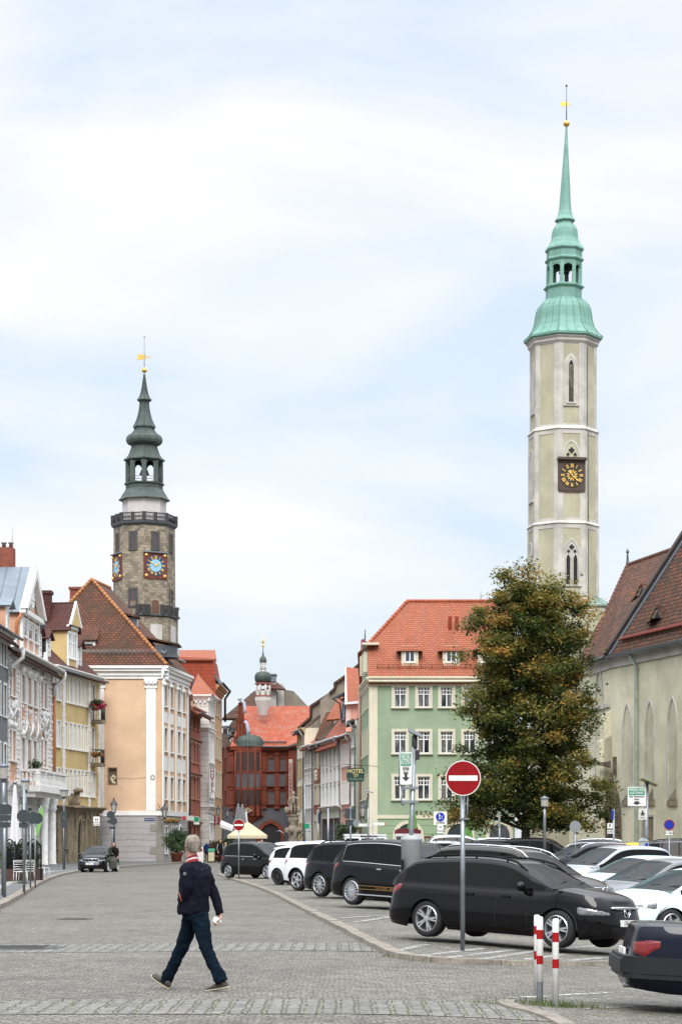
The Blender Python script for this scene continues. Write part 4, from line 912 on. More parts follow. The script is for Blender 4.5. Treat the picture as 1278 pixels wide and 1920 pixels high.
# ================================================================ church tower (right)
CH_W = Mplaster('church_render', (.44, .41, .295), .26, .35, streak=.22, fine=.2)
CH_T = Mplaster('church_lime_trim', (.50, .475, .43), .28, .8, streak=.35)
def church_tower():
 D = 155.0; S = D/F; c = ((1055-CX)*S, D); z = lambda y: CH+(HY-y)*S
 r = thing('church_tower', 'slim pale octagonal church tower with black and gold clock and bright green copper spire', 'tower', (c[0], c[1], 0))
 a0 = -13.8-45; secs = [(66.5, 990, 1150), (65, 815, 990), (62, 642, 815)]
 for i, (R, y1, y0) in enumerate(secs):
  m = MB(); octprism(m, c, R*S, z(y0), R*S, z(y1), a0); m.build('shaft', CH_W, r, uv=True)
  t = MB(); WL = octwalls(c, R*S, a0)
  for W in WL:
   band(t, W, -.02, .36, z(y0), z(y1), .035); band(t, W, W.L-.36, W.L+.02, z(y0), z(y1), .035)
   band(t, W, .36, W.L-.36, z(y1)-.35, z(y1), .033); band(t, W, .36, W.L-.36, z(y0), z(y0)+.4, .033)
  t.build('corner_strips', CH_T, r)
  t = MB(); octstack(t, c, [(R*S, z(y1)-.05), ((R+3.2)*S, z(y1)), ((R-2)*S, z(y1)+.28)] if i < 2 else [(R*S, z(657)), ((R+5)*S, z(651)), ((R+5)*S, z(647)), ((R+8)*S, z(644)), ((R+8)*S, z(640))], a0); t.build('string_course', CH_T, r)
 W3_ = octwalls(c, 62*S, a0); W2_ = octwalls(c, 65*S, a0); W1_ = octwalls(c, 66.5*S, a0); L3, L2, L1 = W3_[0].L, W2_[0].L, W1_[0].L
 def lan(W, u, y1, y0, w, f, pm, proud=.05, nm='window'):
  return arch_on(r, W, u, z(y0), lancet(w, z(y1)-z(y0)), f, CH_T, pm, proud, nm, sill=True)
 for k in (1, 7, 3, 5):
  if k == 1: lan(W3_[k], L3/2, 675, 770, 1.05, .22, CH_W, .03, 'window_recess'); lan(W3_[k], L3/2, 685, 766, .62, .12, SHADE, .09)
  else: lan(W3_[k], L3/2, 682, 778, .9, .16, CH_T, .05, 'blind_window')
  lan(W1_[k], L1/2, 1018, 1104, 1.35, .14, CH_T, .05, 'window_recess')
  if k != 1: lan(W2_[k], L2/2, 845, 942, 1.2, .14, CH_T, .05, 'blind_window')
 W = W1_[1]
 t = MB()
 for dx in (-.27, .27):
  arch_on(r, W, L1/2+dx, z(1103), lancet(.42, z(1047)-z(1103), k=1.1), .06, CH_T, SHADE, .1, off=.07)
 def quatre(W, L, cx, cz, s):
  for a in range(4): m.prism([W.P(cx+s*.55*cos(a*pi/2)+s*.42*cos(q*pi/5), cz+s*.55*sin(a*pi/2)+s*.42*sin(q*pi/5), .06) for q in range(10)], W.n*.02)
 m = MB(); quatre(W, L1, L1/2, z(1034), .19); quatre(W, L1, L1/2-.24, z(1042), .12); quatre(W, L1, L1/2+.24, z(1042), .12)
 W = W2_[1]; quatre(W, L2, L2/2, z(855), .22); quatre(W, L2, L2/2-.27, z(863), .13); quatre(W, L2, L2/2+.27, z(863), .13); m.build('tracery_openings', SHADE, r)
 arch_on(r, W, L2/2, z(900), lancet(1.5, z(835)-z(900)), .14, CH_T, CH_W, .05, 'window_recess')
 BR = M('clock_brown', (.065, .04, .028), .7, var=.2); GO = M('clock_gold', (.72, .47, .12), .4, .3); DK = M('clock_dark', (.022, .015, .012), .6)
 clock(r, W, L2/2, z(902), 1.78, DK, BR, GO, GO, ZDARK, 10.4, 22, centre=None, petal=1)
 m = MB(); band(m, W, L2/2-.98, L2/2+.98, z(902)-1.22, z(902)+1.05, .1, .001); band(m, W, L2/2-1.06, L2/2+1.06, z(902)+1.12, z(902)+1.3, .4, .001); m.build('clock_board', BR, r)
 pipe(r, 'lightning_cable', [W3_[2].P(.5, z(660), .06), W3_[2].P(.5, z(815), .06), W2_[2].P(.45, z(818), .06), W2_[2].P(.45, z(1140), .06)], .03, ZDARK)
 zr = z(635); ln = 6.5*S/(z(231)-zr)
 def st(prof, name, mat=COPPER):
  m = MB(); octstack(m, c, [(a*S, z(b)) for a, b in prof], a0, 0, ln, zr); return m.build(name, mat, r)
 st([(66, 645), (74, 640), (74.5, 636), (66, 628), (58, 617), (54, 604), (52.5, 592), (51, 583), (47.5, 575), (41, 568), (34, 563)], 'copper_dome')
 st([(34, 564), (34, 545), (38.5, 541), (38.5, 539), (33, 536)], 'lantern_drum')
 st([(33, 499), (33, 494), (37, 490), (37, 488), (33.5, 485), (33.5, 474), (37, 470), (36.5, 467), (30, 458), (25.5, 448), (24.5, 438), (23.5, 431), (20, 424), (15.5, 420), (15.2, 416), (19.5, 414.5), (19.5, 413), (14.5, 405), (12, 395), (10.3, 375), (8.5, 345), (6.5, 315), (4.5, 285), (3, 262), (1.6, 236)], 'needle_spire')
 m = MB(); V = octv(c, 32.5*S, a0); lo = lambda zz: Vector((ln*(zz-zr), 0, zz))
 za, zb, zs = z(537), z(497), z(507)
 for k in range(8):
  p, p2 = V[k], V[(k+1) % 8]; d = (Vector((c[0], c[1], 0))-p).normalized()*.1; b = p+d
  m.hexa([b+Vector((sx*.13, sy*.13, 0))+lo(zz) for zz in (za, zb) for sx, sy in ((-1, -1), (1, -1), (1, 1), (-1, 1))])
  mm = p.lerp(p2, .5); t = (p2-p).normalized(); n = Vector((t.y, -t.x, 0)); L = (p2-p).length
  arc = [mm+t*(L*.36*cos(pi*i/8))+lo(zs+.26*sin(pi*i/8)) for i in range(9)]
  for i in range(8): a, b_ = arc[i], arc[i+1]; m.prism([a, b_, Vector((b_.x, b_.y, zb)), Vector((a.x, a.y, zb))][::-1], -n*.12)
 m.build('lantern_arcade', COPPER, r)
 m = MB(); cc = Vector((c[0], c[1], 0)); m.lathe([(.42, 0), (.34, .12), (.28, .35), (.1, .5)], cc+lo(z(512)), 12); m.tube([cc+Vector((.25, 0, 0))+lo(z(536)), cc+Vector((.25, 0, 0))+lo(z(500))], .1, 8); m.build('bell', M('bell_dark', (.02, .03, .028), .6), r)
 m = MB(); prof = [(74.5, 636), (66, 628), (58, 617), (54, 604), (52.5, 592), (51, 583), (47.5, 575), (41, 568), (34, 563)]
 for k in range(8):
  for f in (0, .33, .66):
   pts = []
   for a, b in prof:
    v = octv(c, a*S*1.004, a0); p = v[k].lerp(v[(k+1) % 8], f); pts.append(p+lo(z(b)))
   m.tube(pts, .022 if f else .045, 4)
 m.build('dome_seams', mcopper('copper_seams', (.08, .19, .15), (.13, .27, .21), (.06, .12, .09)), r)
 tip = (c[0]+ln*(z(231)-zr), c[1]); vane(r, tip, z(231), (231-160)*S, 6.3*S, z(194.5), .78)
 m = MB(); pts = [W3(1010, 1700, 151.5), W3(1137, 1700, 151.5)]; x0, x1 = pts[0].x, pts[1].x; zt = z(1147)
 m.box(x0, x1, 151.5, 159, -.5, zt); m.build('tower_base', CH_W, r, uv=True)
 t = MB(); t.box(x1-.35, x1+.03, 151.46, 151.5, 0, zt); t.box(x0, x1-.35, 151.465, 151.5, zt-.3, zt); t.build('base_strips', CH_T, r)
 m = MB(); ap = W3(1107, 1122, 156.2); k = .25
 m.prism([(x0-k, 151.3, zt), (x1+k, 151.3, zt), (x1+k, 159.2, zt), (x0-k, 159.2, zt)], (0, 0, .12)); b = [Vector((x1-3, 151.3, zt+.12)), Vector((x1+k, 151.3, zt+.12)), Vector((x1+k, 156.5, zt+.12)), Vector((x1-3, 156.5, zt+.12))]; ap = Vector((ap.x, 154.2, ap.z))
 for i in range(4): m.face([b[i], b[(i+1) % 4], ap])
 for i in range(7): q = b[0].lerp(b[1], i/6); m.tube([q, q.lerp(ap, .98)], .03, 4)
 m.build('copper_cap', mcopper('dull_copper', (.10, .15, .12), (.17, .24, .20), (.08, .11, .09)), r)
church_tower()
# ================================================================ church nave (right edge)
def church():
 W = Wall.xy((16.9, 130), ((1278-CX)*120/F+3*2.7, 120-3*10)); 
 A = Vector(((1146-CX)*130/F, 130, 0)); B = Vector(((1278-CX)*120/F, 120, 0)); B2 = A+(B-A)*2.6
 W = Wall.xy(A[:2], B2[:2]); Wr = Wall.xy((((1104-CX)*136/F), 136), A[:2])
 r = thing('church_nave', 'pale rendered church with steep brown tile roofs and tall blind lancet windows', 'church', (A.x, A.y, 0))
 RND = Mplaster('nave_render', (.62, .585, .43), .20, .5, streak=.12, fine=.5)
 nt = RND.node_tree
 ze = W.z(1146, 1231); zt = W.z(1200, 1240)
 m = MB(); up = Vector((0, 0, 1)); zz = ze+.1
 m.face([W.A-up*.8, W.B-up*.8, W.B+up*zz, W.A+up*zz]); m.face([Wr.A-up*.8, Wr.B-up*.8, Wr.B+up*zz, Wr.A+up*zz])
 E = Vector((40, W.B.y, 0)); N_ = Vector((40, 148, 0)); Q = Vector((Wr.A.x, 148, 0)); L = [W.B, E, N_, Q, Wr.A]
 for a, b in zip(L, L[1:]): m.face([a-up*.8, b-up*.8, b+up*zz, a+up*zz])
 m.build('wall', RND, r, uv=True)
 t = MB(); band(t, W, -.1, W.L, ze-.75, ze, .12); band(t, W, -.1, W.L, ze-.25, ze, .3); band(t, Wr, 0, Wr.L+.1, ze-.75, ze, .12); band(t, Wr, 0, Wr.L, ze-.25, ze, .3); band(t, Wr, 0, Wr.L-.3, Wr.z(1110, 1335), Wr.z(1110, 1327), .12); t.build('cornice', CH_T, r)
 PANE = Mplaster('blind_panel', (.50, .475, .34), .18, .8)
 for px, wd, top in ((1176, 18, 1318), (1218.5, 18, 1313), (1261, 18.5, 1306)):
  u = W.u(px); w = (W.u(px+wd/2)-W.u(px-wd/2)); v0 = W.z(px, 1500); v1 = W.z(px, top)
  o = arch_on(r, W, u, v0, lancet(w, v1-v0, k=1.4), .14, CH_T, PANE, .07, 'blind_lancet', 'blind_panel', off=.012)
  s = MB(); band(s, W, u-w/2, u+w/2, v0-.35, v0-.05, .1); s.prism([W.P(u-w/2+.14, v0, .02), W.P(u+w/2-.14, v0, .02), W.P(u+w/2-.14, v0+.75, .02)], W.n*.03); s.build('sill', STONE, o)
 for k in range(3):
  u = W.u(1261)+2.2*(k+1)+1; v0 = W.z(1261, 1500); v1 = W.z(1261, 1306); arch_on(r, W, u, v0, lancet(.95, v1-v0, k=1.4), .14, CH_T, PANE, .07, 'blind_lancet', 'blind_panel')
 u = Wr.u(1124); v0 = Wr.z(1124, 1500); arch_on(r, Wr, u, v0, lancet(2.1, Wr.z(1124, 1248)-v0, k=1.2), .16, CH_T, PANE, .08, 'blind_lancet', 'blind_panel')
 b = MB()    # stepped buttress at the corner
 for y, p in ((1345, .5), (1392, .75)): zt_ = Wr.z(1138, y); b.hexa([Wr.P(Wr.L-1.0, -.8, p), Wr.P(Wr.L+.02, -.8, p), Wr.P(Wr.L+.02, -.8, 0), Wr.P(Wr.L-1.0, -.8, 0), Wr.P(Wr.L-1.0, zt_, p), Wr.P(Wr.L+.02, zt_, p), Wr.P(Wr.L+.02, zt_+.35, 0), Wr.P(Wr.L-1.0, zt_+.35, 0)])
 b.build('buttress', RND, r, uv=True)
 u = W.u(1154); DS = Mplaster('dark_carved_stone', (.13, .105, .08), .5, 2, fine=.6); v1 = W.z(1154, 1472)
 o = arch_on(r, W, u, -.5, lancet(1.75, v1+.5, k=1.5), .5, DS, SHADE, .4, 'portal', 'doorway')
 s = MB(); s.tube([W.P(u, v1-.1, .3), W.P(u, v1+.75, .3)], [.2, .1], 6); s.box(*sorted((W.P(u, 0, .2).x, W.P(u, 0, .2).x+.22)), W.P(u, 0, .2).y-.1, W.P(u, 0, .2).y+.1, v1+.6, v1+1.75); p = W.P(u, v1+1.25, .35); s.prism([p+Vector((0, 0, -.2)), p+Vector((-.85, 0, 0)), p+Vector((-.9, 0, .12)), p+Vector((-.25, 0, .18)), p+Vector((0, 0, .25))], (0, .2, 0))
 rr = random.Random(5)
 for i in range(40):
  q = rr.random(); sd_ = rr.choice((-1, 1)); s.ball(W.P(u+sd_*(.88-.7*max(0, q-.45)), q*v1, .3), .1+.06*rr.random(), 6)
 s.build('portal_finial', DS, o)
 o = arch_on(r, W, W.u(1216), -.5, [(-.95, 0), (.95, 0), (.95, W.z(1216, 1528)+.5), (-.95, W.z(1216, 1528)+.5)], .14, CH_T, Mplaster('door_stone', (.30, .23, .14), .4, 2), .08, 'side_door', 'door_leaf')
 s = MB()
 for k in range(5): band(s, W, W.u(1216)-.7+k*.32, W.u(1216)-.6+k*.32, 0, W.z(1216, 1540), .08)
 s.build('door_columns', STONE, o)
 r1 = W3(1176, 1060, 143); Ee = Wr.A+up*ze+Vector((-.45, 0, 0)); Ec = A+up*ze+Vector((-.4, -.3, 0)); r2 = W3(1300, 1016, 136)
 m = MB(); slab(m, [Ee, Ec, W3(1290, 1190, 119.5)+Vector((0, 4, 0)), r2, r1], .22); slab(m, [Ee, r1, Vector((r1.x+1, 149, ze)), Vector((Ee.x, 148, ze))], .22); slab(m, [r1, r2, Vector((r2.x+6, 148, ze)), Vector((r1.x+4, 149, ze))], .22)
 roof = m.build('roof', T_CHU, r, uv=True)
 h = MB(); a, b = r1, r2
 for i in range(22): h.tube([a.lerp(b, i/22), a.lerp(b, (i+1.1)/22)], [.17, .14], 8)
 for i in range(26): h.tube([Ee.lerp(r1, i/26), Ee.lerp(r1, (i+1.1)/26)], [.15, .12], 8)
 h.build('ridge_tiles', M('ridge_dark', (.13, .055, .035), .9, var=.4), roof)
 h = MB(); h.lathe([(.16, 0), (.1, .3), (.05, .9), (.12, 1.0), (.02, 1.25)], r1-up*.1, 8); h.build('finial', ZDARK, roof)
 V0 = W.P(W.u(1152), ze, .45); V1 = W3(1278, 1014, 125.5); V2 = V0+(V1-V0)*1.7
 F0 = W.P(W.L, ze, .45); F2 = V2+(F0-V0)
 m = MB(); slab(m, [V0, F0, F2, V2], .5); rf2 = m.build('roof', T_CHU, r, uv=True)
 n = (F0-V0).cross(V2-V0).normalized(); n = n if n.z > 0 else -n
 al = (V1-V0).normalized(); tt = W.t
 m = MB(); m.hexa([V0-tt*.25-n*.5, V0+tt*.2-n*.5, V2+tt*.2-n*.5, V2-tt*.25-n*.5, V0-tt*.25+n*.3, V0+tt*.2+n*.3, V2+tt*.2+n*.3, V2-tt*.25+n*.3]); m.build('verge_board', M('verge_brown', (.05, .035, .03), .8, var=.3), rf2)
 m = MB(); m.hexa([V0+tt*.2-n*.1, V0+tt*.52-n*.1, V2+tt*.52-n*.1, V2+tt*.2-n*.1, V0+tt*.2+n*.1, V0+tt*.52+n*.1, V2+tt*.52+n*.1, V2+tt*.2+n*.1]); m.build('lead_flashing', M('lead', (.22, .25, .29), .5, .4, var=.2), rf2)
 m = MB(); a, b = V0+al*1.0+tt*.9+n*.1, F0+al*1.0+n*.1
 m.prism([a, b, b+al*.26, a+al*.26], n*.12)
 for i in range(70): q = a.lerp(b, i/70); m.tube([q-al*.05, q-al*.05+n*.3], .03, 4)
 m.build('snow_guard', M('snow_guard_red', (.17, .032, .02), .85, var=.3), rf2)
 pipe(r, 'gutter', [Ee+Vector((-.1, 0, -.1)), Ec+Vector((-.1, -.1, -.1)), W.P(0, ze-.1, .55), W.P(W.L, ze-.1, .55)], .12, ZDARK)
 up1 = W.u(1196); pipe(r, 'downpipe', [W.P(up1-.35, ze-.1, .5), W.P(up1, ze-1, .15), W.P(up1, ze-12, .15), W.P(up1, 0, .15)], .1, M('pipe_verdigris', (.30, .36, .29), .7, var=.35, vs=2))
 for px, py, on in ((1236, 1160, 0), (1206, 1118, 1)):   # little triangular vents
  P0, nn = (V0, n) if on == 0 else (r1, (Ec-Ee).cross(r1-Ee).normalized())
  d = W3(px, py, 100)-Vector((0, 0, CH)); tq = (P0-Vector((0, 0, CH))).dot(nn)/d.dot(nn); q = Vector((0, 0, CH))+d*tq
  m = MB(); fwd = Vector((-.55, -.83, 0)); sd = Vector((.83, -.55, 0)); bk = -fwd
  b0 = q+fwd*.25; m.prism([b0-sd*.35, b0+sd*.35, b0+up*.65], fwd*.05); o = m.build('roof_vent', M('pale_timber', (.22, .19, .15), .8), rf2 if on == 0 else roof)
  m = MB(); m.prism([b0-sd*.22+fwd*.05, b0+sd*.22+fwd*.05, b0+up*.45+fwd*.05], fwd*.03); m.build('vent_opening', SHADE, rf2 if on == 0 else roof)
  m = MB(); ap = b0+up*.8+fwd*.15
  slab(m, [b0-sd*.5+fwd*.15-up*.1, ap, ap+bk*1.7, b0-sd*1.2+bk*.9-up*.2], .08); slab(m, [b0+sd*.5+fwd*.15-up*.1, b0+sd*1.2+bk*.9-up*.2, ap+bk*1.7, ap], .08); m.build('vent_roof', T_CHU, rf2 if on == 0 else roof, uv=True)
 return W
CWALL = church()
# ================================================================ green corner hotel
P_GRN = Mplaster('green_plaster', (.27, .345, .235), .16, .5, streak=.08)
P_GRNB = Mbrick('green_banded_render', (.25, .335, .215), (.24, .32, .205), (.14, .20, .12), 60, .62, .03, .9, .4)
P_CRM = Mplaster('cream_plaster', (.60, .56, .44), .12, .5)
def green_hotel():
 D = 165.0; W1 = Wall(693, D, 965, D); W0 = Wall(677, 177, 693, D)
 r = thing('green_hotel', 'green hotel with cream window surrounds and bright orange half-hipped tile roof', 'hotel', (W1.A.x, D, 0))
 ze = W1.z(700, 1272); zb = W1.z(700, 1533)
 cols = [(738.5, 761.5), (782.5, 805.5), (825.5, 848.5), (868.5, 891.5), (911, 934)]
 rows = [W1.rect(738, 761, a, b)[2:] for a, b in ((1288, 1326.5), (1372, 1413), (1456.5, 1499.5))]
 wins = [(W1.u(a), W1.u(b), c, d) for a, b in cols for c, d in rows]
 wallmesh(r, W1, zb, ze, P_GRN, wins, .22); wallmesh(r, W1, -.3, zb, P_GRNB, [], name='ground_floor_wall')
 for w in wins:
  window(r, W1, w, CREAM, WFR, CURT, casing=.2, proud=.09, reveal=.22, cols=2, rows=(.64, .82), sill=.12, fw=.075, tg=(.64, 4))
 lrow = [W0.rect(680, 683, a, b)[2:] for a, b in ((1296, 1336), (1374, 1420), (1458, 1500))]
 lw = [(u, u+.7, c, d) for c, d in lrow for u in (1.2, 3.7, 6.2, 8.7)]
 wallmesh(r, W0, -.3, ze, P_GRN, lw, .2)
 for w in lw: window(r, W0, w, CREAM, WFR, CURT, casing=.13, proud=.04, reveal=.2, cols=2, rows=(.66,), sill=.12)
 up = Vector((0, 0, 1)); b = MB(); bl = W0.A; br = Vector((W1.B.x, 177, 0))
 b.face([W1.B-up*.3, br-up*.3, br+up*ze, W1.B+up*ze]); b.face([br-up*.3, bl-up*.3, bl+up*ze, br+up*ze]); b.build('back_wall', P_GRN, r, uv=True)
 t = MB(); cornice(t, W1, -.1, W1.L, ze+.12, .75, .5); cornice(t, W0, 0, W0.L+.1, ze+.12, .75, .3)
 band(t, W1, -.02, W1.u(707.5), -.3, ze-.6, .06); band(t, W0, W0.L-.5, W0.L+.02, -.3, ze-.6, .06); band(t, W1, W1.u(707.5), W1.L, W1.z(700, 1535.5), W1.z(700, 1529), .07)
 t.build('cream_trim', P_CRM, r)
 for pc, w in ((765, 58), (860, 58), (936, 50)):
  u = W1.u(pc); wm = w*D/F; z1 = W1.z(pc, 1539); z0 = .2
  arch_on(r, W1, u, z0, roundarch(wm, z1-z0, 16), .26, CREAM, GLASS, .07, 'arched_window', 'pane', .015)
 zr = CH+(HY-1128)*171.2/F; zg = W1.z(693, 1204)
 o = .45; k = (zr-ze)/6.2; xl = W1.A.x; xr = W1.B.x
 f = lambda x, z: Vector((x, D+(z-ze)/k, z))
 bk = lambda x, z: Vector((x, 177-(z-ze)/k*.95, z))
 xa = (763-CX)*171.2/F
 m = MB(); slab(m, [Vector((xl-.15, D-o, ze-o*k+.12)), Vector((xr+.2, D-o, ze-o*k+.12)), f(xr+.2, zr), f(xa, zr), f(xl-.15, zg)], .18)
 slab(m, [f(xl-.15, zg), f(xa, zr), bk(xl-.9, zg)], .18)
 slab(m, [bk(xl-.9, zg), f(xa, zr), f(xr+.2, zr), Vector((xr+.2, 177.3, ze)), Vector((bl.x-.15, 177.3, ze))], .18)
 roof = m.build('roof', T_RED, r, uv=True)
 g = MB(); g.prism([Vector((xl, D, ze)), f(xl, zg-.1), bk(bl.x+.2, zg-.1), Vector((bl.x, 177, ze))], (.25, 0, 0)); g.build('gable', P_GRN, r, uv=True)
 g = MB()
 for y0, y1 in ((D+2.2, D+2.9), (D+4.3, D+5), (D+6.4, D+7.1)): 
  for zz in (ze+.7,): g.box(xl-.35-(y0-D)*.06, xl+.02, y0, y1, zz, zz+1.6)
  g.build('gable_window', CREAM, r); g = MB()
 g = MB(); g.box(xl-.6, xl+.75, D+1.6, D+2.6, zg-.05, zg+.12); g.box(xl-.55, xl+.1, D+2.2, D+9.5, zg-.06, zg+.1); g.build('gable_cornice', CREAM, r)
 h = MB()
 for a, b_, n in ((f(xa, zr), f(xr, zr), 24), (f(xl-.15, zg), f(xa, zr), 16)):
  for i in range(n): h.tube([a.lerp(b_, i/n)+up*.05, a.lerp(b_, (i+1.1)/n)+up*.05], [.15, .12], 8)
 h.build('ridge_tiles', M('ridge_orange', (.40, .10, .05), .85, var=.3, vs=2), roof)
 pipe(r, 'gutter', [Vector((xl-.1, D-.52, ze-.28)), Vector((xr, D-.52, ze-.28))], .08, CREAM)
 sg = MB(); zz = ze+.75; yy = D+(zz-ze)/k
 for j in (.18, .42): sg.tube([(xl+.6, yy-.12, zz+j), (xr-.6, yy-.12, zz+j)], .022, 5)
 for i in range(60): x = xl+.6+(xr-xl-1.2)*i/59; sg.tube([(x, yy, zz+.05), (x, yy-.12, zz+.5)], .013 if i % 5 else .04, 4)
 sg.build('snow_guard', M('guard_red', (.30, .09, .05), .6, .3), roof)
 for px in (843, 856): c = W3(px, 1166, 168.9); m = MB(); m.lathe([(.14, -.9), (.14, .35), (.2, .4), (.2, .5)], c, 10); m.build('vent_pipe', M('vent_orange', (.42, .10, .05), .7), roof)
 c = W3(901, 1128, 171.2); m = MB(); m.tube([c, c+up*.9], .03, 5); m.build('lightning_rod', GALV, roof)
 for c0, c1 in ((752, 784), (829.5, 861.5), (895, 935)):
  yd = D+.95; Wd = Wall.xy(((c0-CX)*yd/F, yd), ((c1-CX)*yd/F, yd)); z0 = Wd.z(c0, 1245.5); z1 = Wd.z(c0, 1211); za = Wd.z(c0, 1196)
  dormer(r, Wd, z0-.15, z1+.05, za+.25, 4.2, CREAM, P_GRN, T_RED, .28, .38, .12, hip=True)
  window(r, Wd, (Wd.L*.2, Wd.L*.8, z0+.15, z1-.12), CREAM, WFR, GLASS, casing=.0, proud=.03, reveal=.03, cols=2, rows=(), sill=.06, fw=.07)
 DG = M('letter_bronze', (.11, .09, .04), .5, .4); GL = M('letter_gold', (.42, .30, .07), .45, .5)
 x = 770; word = 'RESTAURANT'
 for i, ch in enumerate(word): text(r, 'letter', ch, .40, DG, W1.P(W1.u(772+i*8.6), W1.z(780, 1524.5), .05)-wloc(r), (pi/2, 0, 0), ext=.02, bold=.006)
 text(r, 'letter', 'H', .85, GL, W1.P(W1.u(892), W1.z(892, 1354), .08)-wloc(r), (pi/2, 0, 0), ext=.05, bold=.03)
 return W1
GW = green_hotel()
# ================================================================ street row between the green hotel and the museum
def row_right():
 P0, P1 = (557, 218.0), (676, 176.0)
 A = Vector(((P0[0]-CX)*P0[1]/F, P0[1], 0)); B = Vector(((P1[0]-CX)*P1[1]/F, P1[1], 0)); base = Wall.xy(A[:2], B[:2])
 P_W = Mplaster('white_green_plaster', (.60, .63, .56), .12); P_G = Mplaster('light_grey_plaster', (.45, .45, .44), .15); P_P = Mplaster('salmon_plaster', (.66, .36, .29), .15)
 P_C = Mplaster('row_cream_plaster', (.62, .57, .45), .15); P_D = Mplaster('gable_render', (.25, .22, .175), .35, .6, streak=.5)
 def seg(pa, pb): a = base.P(base.u(pa), 0); b = base.P(base.u(pb), 0); return Wall.xy(a[:2], b[:2])
 def house(nm, label, pa, pb, yc, ye, mat, ncol, rows, rh, rmat, cm, fm, pm, depth=12, ridge=4.5, cs=.1, blind=0, over=.45, zlow=None, gable=None):
  W = seg(pa, pb); r = thing(nm, label, 'house', (W.A.x, W.A.y, 0)); ze = W.z(yc[0], ye)
  c = yc[0]; mg = W.L/ncol; cols = [(mg*(i+.5)-mg*.22, mg*(i+.5)+mg*.22) for i in range(ncol)]
  rr = [(W.z(c, b), W.z(c, a)) for a, b in rows]; wins = [(a, b, d, e) for a, b in cols for d, e in rr]
  wallmesh(r, W, -.3, ze, mat, wins, .16)
  for w in wins: window(r, W, w, cm, fm, pm, casing=cs, proud=.08, reveal=.16, cols=2 if w[1]-w[0] > .6 else 1, rows=(.62,), sill=.08)
  shell(r, W, depth, ze, mat); t = MB(); cornice(t, W, -.05, W.L+.05, ze, .5, over); t.build('cornice', cm, r)
  rf = gable_roof(r, W, depth, ze, ze+rh, rmat, gable or mat, over=over+.1, side=.0, ridge=ridge)
  pipe(r, 'gutter', [W.P(0, ze-.25, over+.2), W.P(W.L, ze-.25, over+.2)], .07, ZINC)
  pipe(r, 'downpipe', [W.P(W.L-.05, ze-.3, over+.15), W.P(W.L-.05, ze-1.0, .15), W.P(W.L-.05, .2, .15)], .06, GALV)
  return r, W, ze, rf
 TC = M('tan_trim', (.36, .27, .14), .8)
 r, W, ze, rf = house('cream_end_house', 'tall cream house at the far end of the right-hand row, brown window surrounds', 557, 571, (563, 0), 1368, P_C, 3, ((1378, 1398), (1424, 1458), (1476, 1513), (1545, 1590)), 5.5, T_BRN, TC, GREYP, CURT, gable=P_D, ridge=7, depth=14)
 def gab(label, pts, D, th, top):
  o = thing('gable_house', label, 'house', W3(pts[0][0], 1610, D)); m = MB(); P = [W3(x, y, D) for x, y in pts]; m.prism(P, (.3*th, th, 0)); m.build('wall', P_D, o, uv=True)
  m = MB()
  for a, b in zip(top, top[1:]):
   p, q = W3(*a, D), W3(*b, D); e = Vector((0, -.35, .0)); slab(m, [p+e+Vector((0, 0, .08)), q+e+Vector((0, 0, .08)), q+Vector((.3*th, th+.4, .08)), p+Vector((.3*th, th+.4, .08))], .22)
  m.build('roof', T_BRN, o, uv=True); return o
 gab('bare brownish gable wall stepping up behind the cream end house', [(571, 1420), (571, 1358), (580, 1348), (580, 1325), (616, 1301), (632, 1330), (632, 1420)], 216, 4, [(557, 1366), (580, 1346), (580, 1325), (616, 1301)])
 gab('second bare gable wall, higher, behind the white row house', [(600, 1420), (600, 1314), (625, 1290), (625, 1283), (648, 1266), (660, 1290), (660, 1420)], 211, 4, [(616, 1300), (625, 1292), (625, 1282), (648, 1266)])
 gab('highest bare gable wall next to the green hotel', [(640, 1400), (655, 1260), (678, 1240), (684, 1300), (684, 1400)], 201, 4, [(655, 1260), (678, 1240)])
 house('grey_row_house', 'narrow grey house with white window bays in the right-hand row', 571, 588, (580, 0), 1397, P_G, 3, ((1404, 1440), (1452, 1470), (1478, 1515), (1545, 1590)), 3.2, T_SCH, WHITE, WFR, GREYGL)
 r, W, ze, rf = house('cream_row_house', 'narrow cream house with red ornament panels in the right-hand row', 588, 603.5, (597, 0), 1393, P_C, 2, ((1405, 1437), (1474, 1507), (1540, 1590)), 4.5, T_BRN, CREAM, GREYP, CURT)
 m = MB(); RP = M('red_panel', (.30, .07, .045), .8, var=.3)
 for y0, y1 in ((1442, 1468), (1510, 1526)): band(m, W, .3, W.L-.3, W.z(597, y1), W.z(597, y0), .05)
 o = m.build('red_panels', RP, r); m = MB()
 for yc in (1449, 1455, 1461): m.ball(W.P(W.L/2, W.z(597, yc), .1), .3, 6)
 m.build('panel_ornament', CREAM, o)
 r, W, ze, rf = house('white_row_house', 'white and pale green house with tall narrow windows in the right-hand row', 603.5, 640, (620, 0), 1387, P_W, 5, ((1403, 1437), (1443, 1466), (1473, 1509)), 5.8, T_SCH, WHITE, WFR, GREYGL, over=.6)
 m = MB()
 for i in range(6): u = W.L*i/5; band(m, W, max(0, u-.12), min(W.L, u+.12), W.z(620, 1514), ze-.5, .14)
 cornice(m, W, 0, W.L, W.z(620, 1512), .4, .4); m.build('pilaster_strips', WHITE, r)
 m = MB(); G0 = [(.4+i*W.L/3.2, .4+i*W.L/3.2+W.L/3.8) for i in range(3)]
 for a, b in G0: band(m, W, a, b, -.2, W.z(620, 1535), .05)
 m.build('shopfront', GLASS, r)
 m = MB(); dz = ze+1.6; Wd = Wall.xy(W.P(W.L*.35, 0, -1.2)[:2], W.P(W.L*.98, 0, -1.2)[:2])
